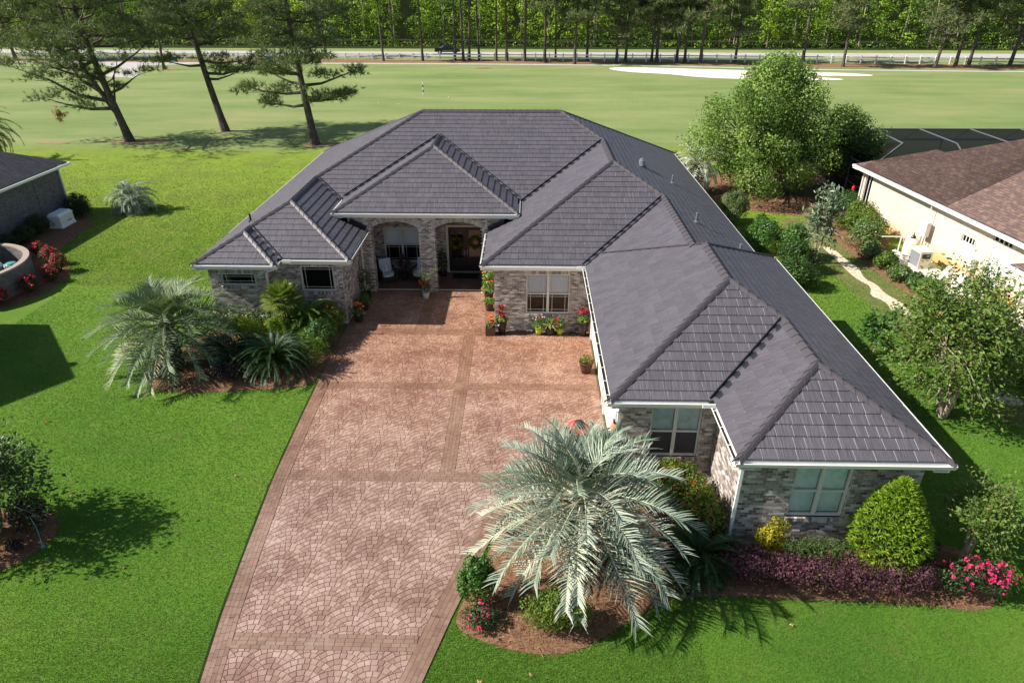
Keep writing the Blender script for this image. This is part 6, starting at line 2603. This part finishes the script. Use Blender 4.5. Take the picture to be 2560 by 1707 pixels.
for i in range(20):
    a = 2 * PI * i / 20
    m.bar((.41 * math.cos(a), .41 * math.sin(a), .12), (.41 * math.cos(a), .41 * math.sin(a), .72), .02, .02)
m.build('coil_guard', 'grey_plastic', t)
m = MB()
m.lathe([(.43, .74), (.43, .8), (.36, .83), (.2, .835)], (0, 0, 0), 20)
m.build('cover', 'black_plastic', t)
m = MB()
m.lathe([(.2, .836), (.17, .86), (.02, .865)], (0, 0, 0), 14)
m.build('fan_hub', 'white_plastic', t)
t = thing('bird_feeder', 'small red bird feeder on a thin pole under the trees', 'bird feeder', (20.7, 43.2, 0))
m = MB()
m.tube([(0, 0, 0), (0, 0, 1.2)], .02, 6)
m.build('pole', 'galvanised', t)
m = MB()
m.lathe([(.03, 1.2), (.1, 1.25), (.11, 1.42), (.02, 1.55)], (0, 0, 0), 10)
m.build('body', 'red_paint', t)

# ---------------------------------------------------------------- court pots, porch furniture
def pot(name, lab, x, y, r0, r1, h, mt, z=.03, square=False):
    t = thing(name, lab, 'potted plant', (x, y, z))
    m = MB()
    if square:
        for a, b, c, d in ((-r1, r1, -r1, -r1 + .03), (-r1, r1, r1 - .03, r1), (-r1, -r1 + .03, -r1 + .03, r1 - .03), (r1 - .03, r1, -r1 + .03, r1 - .03)):
            m.box(a, b, c, d, 0, h)
        m.box(-r1 + .03, r1 - .03, -r1 + .03, r1 - .03, 0, h - .05)
    else:
        m.lathe([(r0, 0), (r0 * .5 + r1 * .5, h * .5), (r1, h), (r1 + .02, h + .01), (r1 - .03, h + .005), (r1 - .05, h - .06), (.01, h - .06)], (0, 0, 0), 18)
    m.build('pot', mt, t, not square)
    return t


def tuft(t, z, n, L, mt, wid=.35, up=1.2, name='leaves', aspect=.13, c=(0, 0)):
    """long arching leaves from one point"""
    V, F, T = [], [], []
    for i in range(n):
        a = random.uniform(0, 2 * PI)
        e = random.uniform(.35, 1.35) * up
        d = np.array([math.cos(a) * math.cos(e), math.sin(a) * math.cos(e), math.sin(e)])
        ln = L * random.uniform(.7, 1.15)
        p0 = np.array([c[0], c[1], z]) + d * .02
        p1 = p0 + d * ln * .5
        d2 = d * .7 + np.array([0, 0, -.55])
        p2 = p1 + d2 * ln * .5
        s = np.array([-math.sin(a), math.cos(a), 0]) * ln * aspect * .5
        b = len(V)
        V += [p0 - s * .3, p0 + s * .3, p1 + s, p1 - s, p2]
        F += [(b, b + 1, b + 2, b + 3), (b + 3, b + 2, b + 4)]
        u = random.random()
        T += [u] * 5
    me = bpy.data.meshes.new(name)
    me.from_pydata([tuple(map(float, v)) for v in V], [], F)
    finish(me, mt, T)
    return link(name, me, t)


def spill(t, z, r, n, mt, leaf=.07, name='leaves', h=.2, c=(0, 0)):
    P, N, _ = lumps_points(n, [(c[0], c[1], z + h * .3, r, r, h * .6)], .5, .3)
    return link(name, leaf_mesh(name, P, N, leaf, .6, mt), t)


def flowers(t, z, r, n, mt, size=.07, h=.15, c=(0, 0)):
    P = np.stack([c[0] + rng.normal(size=n) * r * .5, c[1] + rng.normal(size=n) * r * .5, z + rng.uniform(0, h, n)], axis=1)
    q = 6
    cc = np.repeat(P, q, axis=0) + rng.normal(size=(n * q, 3)) * size * .3
    return link('blossoms', leaf_mesh('blossoms', cc, np.tile([0, -.3, 1.], (n * q, 1)), size * .8, .9, mt), t)


t = pot('flower_planter', 'square brown planter of orange and white flowers at the bedroom corner', -1.45, 25.28, .2, .2, .36, 'brown_pot', square=True)
spill(t, .36, .2, 260, 'gloss_green', .07, h=.35)
flowers(t, .55, .16, 14, 'bloom_orange', .09, .35)
flowers(t, .4, .28, 12, 'bloom_white', .07, .1)
t = pot('ti_plant', 'tall dark pot with a red ti plant and lime leaves left of the bedroom window', -.98, 25.38, .13, .23, .62, 'bronze_pot')
spill(t, .62, .24, 260, 'pot_leaf', .085, h=.18)
tuft(t, .75, 26, .42, 'ti_leaf', aspect=.28, up=1.1)
tuft(t, 1.05, 26, .38, 'ti_leaf', aspect=.28, up=1.2, name='upper_leaves')
m = MB()
m.tube([(0, 0, .5), (.02, 0, 1.1)], .02, 6)
m.build('stem', 'stem_brown', t)
t = pot('ti_plant', 'tall dark pot with a crimson ti plant at the right corner of the court', 2.38, 25.25, .14, .24, .66, 'bronze_pot')
spill(t, .66, .26, 280, 'pot_leaf', .08, h=.22)
tuft(t, 1.0, 34, .46, 'ti_leaf', aspect=.24, up=1.15)
m = MB()
m.tube([(0, 0, .55), (.0, 0, 1.05)], .02, 6)
m.build('stem', 'stem_brown', t)
t = pot('flower_pot', 'lime green pot of dark leaves and pale blooms under the bedroom window', .55, 25.32, .1, .15, .32, 'lime_pot')
spill(t, .32, .26, 300, 'gloss_green', .075, h=.4)
flowers(t, .5, .25, 9, 'bloom_white', .05, .3)
flowers(t, .7, .18, 6, 'ti_leaf', .07, .15)
t = pot('spider_plant', 'dark pot with an arching lime spider plant in the middle under the window', 1.02, 25.32, .16, .21, .28, 'bronze_pot')
tuft(t, .3, 60, .62, 'spider_leaf', aspect=.07, up=1.0)
tuft(t, .5, 24, .5, 'gloss_green', aspect=.06, up=1.3, name='upper_leaves')
t = pot('flower_pot', 'lime pot of dark leaves with red blooms right of the spider plant', 1.42, 25.34, .1, .14, .26, 'lime_pot')
spill(t, .3, .26, 300, 'gloss_green', .075, h=.45)
flowers(t, .5, .18, 7, 'rose_red', .08, .25)
spill(t, .26, .17, 80, 'pot_leaf', .06, h=.1, name='trailing_leaves')
t = pot('succulent_pot', 'brown bowl pot of green and red leaves by the garage wall', 2.3, 22.25, .17, .27, .44, 'brown_pot')
spill(t, .44, .27, 330, 'red_tip', .07, h=.3)
t = pot('flower_pot', 'tall white pot with orange blooms and feathery stems at the middle pier', -4.62, 28.85, .13, .18, .36, 'white_pot')
spill(t, .36, .26, 320, 'deep_green', .08, h=.55)
flowers(t, .6, .22, 10, 'bloom_orange', .1, .3)
flowers(t, .45, .3, 5, 'pot_leaf', .08, .2)
for k, (dx, dz) in enumerate(((-.5, 1.25), (.55, 1.45), (.15, 1.2), (-.2, 1.35))):
    P = np.array([(dx * u + rng.normal() * .05, rng.normal() * .05, .6 + (dz - .6) * u + .1 * math.sin(u * 3)) for u in np.linspace(.2, 1, 60)])
    link('foliage', leaf_mesh('foliage', P, np.tile([0, 0, 1.], (60, 1)), .13, .2, 'pot_leaf'), t)
t = pot('lily_pot', 'dark pot with tall green stems and red blooms beside the bedroom wall', -1.7, 28.6, .16, .22, .38, 'brown_pot')
for k in range(3):
    spill(t, .45 + k * .38, .36 - .04 * k, 150, 'pot_leaf', .13, h=.35, name='leaves')
flowers(t, .6, .3, 9, 'bloom_orange', .1, .95)
flowers(t, .45, .3, 12, 'bloom_white', .05, .15)
t = pot('leafy_pot', 'small dark pot of lime leaves in front of the tall lily pot', -1.62, 27.6, .15, .2, .32, 'brown_pot')
spill(t, .32, .26, 300, 'pot_leaf', .08, h=.3)
t = pot('flower_pot', 'shaded pot of red and white flowers at the left wing corner', -7.2, 26.35, .16, .2, .32, 'bronze_pot')
spill(t, .32, .3, 320, 'deep_green', .09, h=.5)
flowers(t, .6, .22, 10, 'bloom_orange', .11, .3)
flowers(t, .3, .25, 10, 'bloom_white', .06, .15)
t = pot('flower_pot', 'tall shaded flower pot with sparse stems beside the left pier', -7.3, 28.6, .16, .2, .36, 'bronze_pot')
spill(t, .36, .4, 420, 'deep_green', .1, h=1.3)
flowers(t, .8, .3, 6, 'rose_red', .08, .7)
t = pot('fern_pot', 'low leafy pot in the shade by the wing wall', -7.2, 27.5, .15, .2, .26, 'bronze_pot')
spill(t, .26, .36, 380, 'gloss_green', .1, h=.6)
t = pot('flower_pot', 'dark plant with red blooms in a pot between the porch chairs', -5.95, 30.9, .16, .2, .36, 'bronze_pot', .1)
spill(t, .5, .34, 420, 'dark_purple_leaf', .1, h=.9)
flowers(t, .5, .25, 8, 'rose_red', .09, .3)
t = pot('fern_pot', 'dark leafy potted plant beside the front door frame', -4.1, 31.4, .14, .18, .34, 'bronze_pot', .1)
spill(t, .4, .26, 300, 'dark_bush', .1, h=1.0)
spill(t, .36, .3, 80, 'bloom_white', .06, h=.1, name='trailing_leaves')


def wicker_chair(lab, plab, x, y, rz):
    t = thing('wicker_chair', lab, 'chair', (x, y, .1), 'wicker chairs on the porch', rz)
    m = MB()
    m.box(-.36, .36, -.36, .34, .05, .3)
    for sx in (-.33, .33):
        for sy in (-.33, .3):
            m.box(sx - .03, sx + .03, sy - .03, sy + .03, 0, .05)
    m.build('base', 'wicker', t)
    m = MB()
    m.bar((0, .3, .28), (0, .45, .98), .72, .06)
    m.build('backrest', 'wicker', t)
    for sx in (-.36, .36):
        m = MB()
        m.bar((sx, -.36, .55), (sx, .36, .6), .08, .05)
        m.bar((sx, -.34, .3), (sx, -.34, .55), .06, .06)
        m.build('armrest', 'wicker', t)
    m = MB()
    m.prism(smooth_poly([(-.3, -.36), (.3, -.36), (.3, .24), (-.3, .24)], 2), .3, .42)
    m.build('seat_cushion', 'cushion_fabric', t)
    m = MB()
    m.bar((0, .22, .42), (0, .37, 1.0), .58, .1)
    m.build('back_cushion', 'cushion_fabric', t)
    M_ = Matrix.Rotation(rz, 4, 'Z')
    off = M_ @ Vector((0, .1, 0))
    p = thing('pillow', plab, 'pillow', (x + off.x, y + off.y, .1), 'striped pillows on the porch chairs', rz)
    V, F = [], []
    n = 6
    for j in range(n + 1):
        for i in range(n + 1):
            u, v = i / n * 2 - 1, j / n * 2 - 1
            b = .06 * (1 - u * u) ** .5 * (1 - v * v) ** .5
            V.append((u * .2, -b + v * .05, .6 + v * .17))
    V += [(a, -2 * (v_ - .0) * .0 + (-b_ + 2 * ((j_) * .05) + b_ * 0 + .0) if False else b2, c) for (a, b2, c), v_, b_, j_ in [((q[0], (q[2] - .6) / .17 * .1 - q[1] + .0, q[2]), 0, 0, 0) for q in V]]
    N1 = (n + 1) * (n + 1)
    for j in range(n):
        for i in range(n):
            a = j * (n + 1) + i
            F.append((a, a + 1, a + n + 2, a + n + 1))
            F.append((N1 + a, N1 + a + n + 1, N1 + a + n + 2, N1 + a + 1))
    me = bpy.data.meshes.new('cover')
    me.from_pydata(V, [], F)
    finish(me, 'cushion_fabric', None, True)
    link('cover', me, p)
    for sx in (-.1, .1):
        m = MB()
        m.bar((sx, -.09, .48), (sx, -.05, .72), .045, .02)
        m.build('stripe', 'pillow_stripe', p)


wicker_chair('dark wicker chair with white cushions, left of the porch plant', 'striped pillow on the left wicker chair', -6.75, 30.75, R(28))
wicker_chair('dark wicker chair with white cushions, half behind the middle pier', 'striped pillow on the wicker chair by the middle pier', -5.15, 30.85, R(-22))
t = thing('door_mat', 'black door mat on the porch before the front door', 'door mat', (-2.98, 31.3, .1))
m = MB()
m.box(-.62, .62, -.32, .32, .002, .02)
m.build('mat', 'mat_fabric', t)
for lab, x in (('leafy wreath hanging on the dark left door leaf', -3.42), ('leafy wreath hanging on the glazed right door leaf', -2.52)):
    t = thing('wreath', lab, 'wreath', (x, 31.8, 1.68), 'door wreaths')
    n = 420
    a = rng.uniform(0, 2 * PI, n)
    c = np.stack([np.cos(a) * .25, rng.normal(size=n) * .03 - .02, np.sin(a) * .25], axis=1) + rng.normal(size=(n, 3)) * .045
    link('foliage', leaf_mesh('foliage', c, np.tile([0, -1., 0], (n, 1)), .12, .3, 'wreath_leaf'), t)
    m = MB()
    m.tube([(.25 * math.cos(q), 0, .25 * math.sin(q)) for q in np.linspace(0, 2 * PI, 17)], .02, 5, cap=False)
    m.build('hoop', 'stem_brown', t)
# coiled hose by the right corner pot
m = MB()
pts = [(1.98 + (.13 + .01 * k / 12) * math.cos(k * .6), 25.28 + .13 * math.sin(k * .6), .045 + .0012 * k) for k in range(36)]
m.tube(pts, .018, 6)
o = m.build('garden_hose', 'black_plastic')
tag(o, 'small coil of black hose left of the corner pot', 'hose')
# terracotta ornament on the garage trim
t = thing('wall_ornament', 'terracotta wall ornament on the pale garage corner trim', 'wall ornament', (2.62, 16.25, 1.75))
m = MB()
m.lathe([(.02, -.2), (.1, -.12), (.13, .0), (.1, .1), (.03, .18)], (-.03, 0, 0), 12)
m.build('body', 'terracotta', t)
m = MB()
m.box(-.07, -.03, -.06, .06, .16, .26)
m.build('bracket', 'black_plastic', t)

# lawn mower
t = thing('lawn_mower', 'red push mower standing behind the silver palm', 'lawn mower', (1.85, 18.3, .03), None, R(130))
m = MB()
m.prism(smooth_poly([(-.42, -.27), (.3, -.27), (.46, -.15), (.46, .15), (.3, .27), (-.42, .27)], 1), .12, .26)
m.build('deck', 'red_paint', t)
m = MB()
m.lathe([(.17, .26), (.18, .36), (.13, .44), (.05, .46)], (.08, 0, 0), 14)
m.build('engine', 'black_plastic', t)
for sx in (-.38, .36):
    for sy in (-.31, .31):
        m = MB()
        r = .13 if sx < 0 else .1
        m.tube([(sx, sy - .03, r), (sx, sy + .03, r)], r, 14)
        m.build('wheel', 'tyre_rubber', t)
m = MB()
m.bar((-.5, -.24, .2), (-.95, -.24, .5), .45, .0)
V = [(-.45, -.22, .14), (-.45, .22, .14), (-.95, .2, .3), (-.95, -.2, .3), (-.45, -.22, .36), (-.45, .22, .36), (-.9, .2, .55), (-.9, -.2, .55)]
m = MB()
m.add(V, [(0, 1, 2, 3), (4, 5, 6, 7), (0, 1, 5, 4), (1, 2, 6, 5), (2, 3, 7, 6), (3, 0, 4, 7)])
m.build('grass_bag', 'black_plastic', t)
m = MB()
m.tube([(-.4, -.24, .2), (-1.25, -.22, .88), (-1.42, -.2, .98), (-1.42, .2, .98), (-1.25, .22, .88), (-.4, .24, .2)], .018, 7)
m.tube([(-1.12, -.22, .78), (-1.12, .22, .78)], .012, 6)
m.build('handle', 'black_plastic', t)

# yardage pole on the fairway
t = thing('yardage_pole', 'thin black and white banded pole on the fairway', 'marker pole', (-13.2, 90.5, 0))
for i in range(5):
    m = MB()
    m.tube([(0, 0, .3 * i), (0, 0, .3 * i + .3)], .06, 8)
    m.build('band', 'white_plastic' if i % 2 == 0 else 'black_plastic', t)
for x, y, lab in ((-17.6, 84, 'tiny white ball on the fairway, farthest left of the pole'), (-15, 83, 'tiny white ball on the fairway just left of the pole'), (-9.8, 88.5, 'tiny white ball on the fairway right of the pole'), (-11.4, 76.5, 'tiny white ball on the fairway nearest the house ridge')):
    m = MB()
    m.lathe([(.02, 0), (.06, .03), (.06, .08), (.02, .12)], (0, 0, 0), 8)
    o = m.build('golf_ball', 'white_plastic', None, True, (x, y, 0))
    tag(o, lab, 'golf ball', 'golf balls on the fairway')

# pickup truck
t = thing('pickup_truck', 'dark green black pickup with a silver sport bar on the road', 'pickup truck', (-15.55, 142.3, .015))
t.scale = (.86, .86, .92)


def extrude(m, prof, w, tint=.5, taper=None):
    """side profile (x, z) pushed out to both sides; taper(z) narrows the upper body"""
    n = len(prof)
    V = []
    for s in (-1, 1):
        for x, z in prof:
            V.append((x, s * w * (taper(z) if taper else 1), z))
    F = [tuple(range(n)), tuple(range(2 * n - 1, n - 1, -1))] + [(i, n + i, n + (i + 1) % n, (i + 1) % n) for i in range(n)]
    m.add(V, F, tint)


m = MB()
extrude(m, [(-2.78, .52), (-2.72, 1.08), (-2.70, 1.16), (-.95, 1.16), (-.9, 1.12), (1.1, 1.1), (2.2, 1.02), (2.66, .9), (2.75, .62), (2.72, .42), (2.2, .38), (-2.3, .38), (-2.7, .42)], .98, .5, lambda z: .95 if z > 1.0 else 1.0)
m.build('body', 'truck_paint', t)
m = MB()
extrude(m, [(-.9, 1.1), (-.62, 1.66), (-.4, 1.76), (.55, 1.76), (.8, 1.68), (1.5, 1.1)], .93, .5, lambda z: .80 if z > 1.5 else 1.0)
m.build('cabin', 'truck_paint', t)
for pr in ([(-.55, 1.16), (-.45, 1.58), (.08, 1.66), (.08, 1.14)], [(.16, 1.14), (.16, 1.66), (.66, 1.6), (1.2, 1.14)]):
    for sgn in (-1, 1):
        m = MB()
        V = [(x, sgn * (.965 if z < 1.3 else .79), z) for x, z in pr]
        m.add(V, [(0, 1, 2, 3)])
        m.build('side_window', 'truck_glass', t)
for sx in (-1.7, 1.72):
    for sgn in (-1, 1):
        m = MB()
        m.tube([(sx, sgn * .82, .36), (sx, sgn * 1.0, .36)], .37, 18)
        wl = m.build('wheel', 'tyre_rubber', t)
        m = MB()
        m.tube([(sx, sgn * .9, .36), (sx, sgn * 1.015, .36)], [.24, .22], 14)
        m.build('rim', 'chrome', wl)
for sgn in (-1, 1):
    m = MB()
    V = [(-1.75, sgn * .9, 1.17), (-1.45, sgn * .9, 1.17), (-.62, sgn * .8, 1.68), (-.78, sgn * .8, 1.68)]
    V2 = [(x, y - sgn * .05, z) for x, y, z in V]
    m.add(V + V2, [(0, 1, 2, 3), (4, 5, 6, 7), (0, 1, 5, 4), (1, 2, 6, 5), (2, 3, 7, 6), (3, 0, 4, 7)])
    m.build('sport_bar', 'chrome', t)
m = MB()
m.box(-2.6, -1.0, -.85, .85, 1.16, 1.19)
m.build('bed_cover', 'black_plastic', t)
for z0, z1, a, b, mt, nm in ((.66, .70, -1.0, 1.1, 'chrome', 'side_trim'), (.45, .62, -2.86, -2.72, 'black_plastic', 'rear_bumper'), (.42, .62, 2.62, 2.82, 'black_plastic', 'front_bumper')):
    m = MB()
    m.box(a, b, -1.0, -.98 if nm == 'side_trim' else .98, z0, z1)
    m.build(nm, mt, t)
for sgn in (-1, 1):
    m = MB()
    m.box(-2.8, -2.7, sgn * .85 - .09, sgn * .85 + .09, .75, 1.05)
    m.build('tail_light', 'red_paint', t)
    m = MB()
    m.box(2.5, 2.7, sgn * .8 - .14, sgn * .8 + .14, .72, .88)
    m.build('headlight', 'white_plastic', t)

# utility cabinets by the fence, seen through the pines
m = MB()
m.box(-.5, .5, -.4, .4, 0, .8)
m.box(-.54, .54, -.44, .44, .8, .88)
o = m.build('utility_cabinet', 'teal_plastic', None, False, (-45.6, 128.6, 0))
tag(o, 'dark green utility cabinet in front of the white fence', 'utility box')
m = MB()
m.box(-.4, .4, -.3, .3, 0, .35)
o = m.build('irrigation_box', 'teal_plastic', None, False, (-62.0, 127.4, 0))
tag(o, 'low dark box at the fence beside the cart path', 'utility box')
# bird box on the leaning pine
m = MB()
m.box(-.1, .1, -.1, .1, 0, .22)
m.add([(-.14, -.14, .22), (.14, -.14, .22), (.14, .14, .22), (-.14, .14, .22), (0, 0, .34)], [(0, 1, 4), (1, 2, 4), (2, 3, 4), (3, 0, 4)])
o = m.build('bird_box', 'white_trim', None, False, (-36.75, 62.05, 1.45))
tag(o, 'small white nest box on the forked leaning pine', 'nest box')

# ---------------------------------------------------------------- grass blades and litter
def lawn_blades():
    EX = [DRIVE, BED_L, BED_F, BED_C, BED_W, BED_R, BED_T, PATH_R, [(-12.9, 25.5), (-10.6, 25.5), (-10.6, 26.1), (9.8, 26.1), (9.8, 45), (-12.9, 45)], [(2.6, 15.9), (5.4, 15.9), (5.4, 13.4), (9.8, 13.4), (9.8, 26.5), (2.6, 26.5)]]

    def field(n, x0, x1, y0, y1, h, w):
        # denser towards the camera
        v = rng.uniform(0, 1, n)
        y = 1 / (1 / y0 + v * (1 / y1 - 1 / y0))
        x = rng.uniform(x0, x1, n)
        ok = np.abs(x - .02 * y) < .80 * (y * .88 + 7.2)
        ok &= rng.uniform(0, 1, n) > np.clip((y - 34) / 24, 0, 1)
        for p in EX:
            ok &= ~in_poly(x, y, p)
        ok &= ~((x > xl(y) - .05) & (x < -3) & (y < 26))
        x, y = x[ok], y[ok]
        m = len(x)
        sc = np.clip((y / 14) ** .8, .85, 3)[:, None]
        lean = rng.normal(size=(m, 3)) * .55
        lean[:, 2] = 1
        lean = unit(lean)
        a = rng.uniform(0, 2 * PI, m)
        side = np.stack([np.cos(a), np.sin(a), np.zeros(m)], axis=1) * w * sc
        b = np.stack([x, y, np.zeros(m)], axis=1)
        hh = h * rng.uniform(.5, 1.3, (m, 1)) * np.minimum(sc, 1.35)
        tip = b + lean * hh
        pat = np.clip(.42 + .16 * np.sin(x * .55 + 1.3 * np.sin(y * .31)) * np.cos(y * .47 + x * .13) + .10 * np.sin(x * 1.9 + y * .8) * np.sin(y * 1.7) + rng.normal(size=m) * .17 + np.clip((y - 20) / 26, 0, 1) * .22 + .34 * np.clip(np.sin(x * 1.1 + 2.2 * np.sin(y * .6)) * np.sin(y * .9 + 1.4 * np.sin(x * .7)) + .3, 0, 1) * np.clip((y - 19) / 6, 0, 1) * np.clip((44 - y) / 8, 0, 1) * (x < -11), 0, 1)
        return np.stack([b - side, b + side, tip], axis=1), pat
    A, TA = field(620000, -22, 4, 7.6, 30, .05, .0075)
    B, TB = field(380000, -4, 18, 7.6, 20, .05, .0075)
    C, TC = field(260000, -36, -6, 30, 57, .05, .0085)
    D_, TD = field(90000, 9.6, 19, 20, 46, .05, .0085)
    V = np.concatenate([A, B, C, D_]).reshape(-1, 3)
    T = np.repeat(np.concatenate([TA, TB, TC, TD]), 3)
    n = len(V) // 3
    o = link('lawn_grass', mesh_np('lawn_grass', V, np.arange(n * 3).reshape(n, 3), 'grass_blade', T))
    tag(o, 'short mown lawn grass', None, None, 'stuff')


lawn_blades()
for i, (x, y, mt, lab) in enumerate(((-16.0, 18.6, 'rose_red', 'single red petal cluster lying on the left lawn'), (-8.6, 15.9, 'fallen_leaf', 'pale curled leaf on the lawn near the drive edge'), (-13.0, 14.9, 'fallen_leaf', 'brown fallen leaf on the lawn left of the magnolia shadow'),
                                     (-10.1, 12.3, 'fallen_leaf', 'tan fallen leaf on the lawn below the magnolia shadow'), (-.9, 9.3, 'fallen_leaf', 'small tan leaf on the front lawn right of the drive'), (.2, 9.5, 'fallen_leaf', 'pinkish dry leaf on the front lawn'), (6.2, 10.9, 'fallen_leaf', 'curled dry leaf on the lawn before the purple hedge'))):
    P = np.array([(0, 0, .0), (.03, .02, .01), (-.03, .03, .0)])
    o = link('fallen_leaf', leaf_mesh('fallen_leaf', P, np.tile([0, 0, 1.], (3, 1)), .095, .5, mt), None, (x, y, .06))
    tag(o, lab, 'leaf', 'fallen leaves on the lawn')
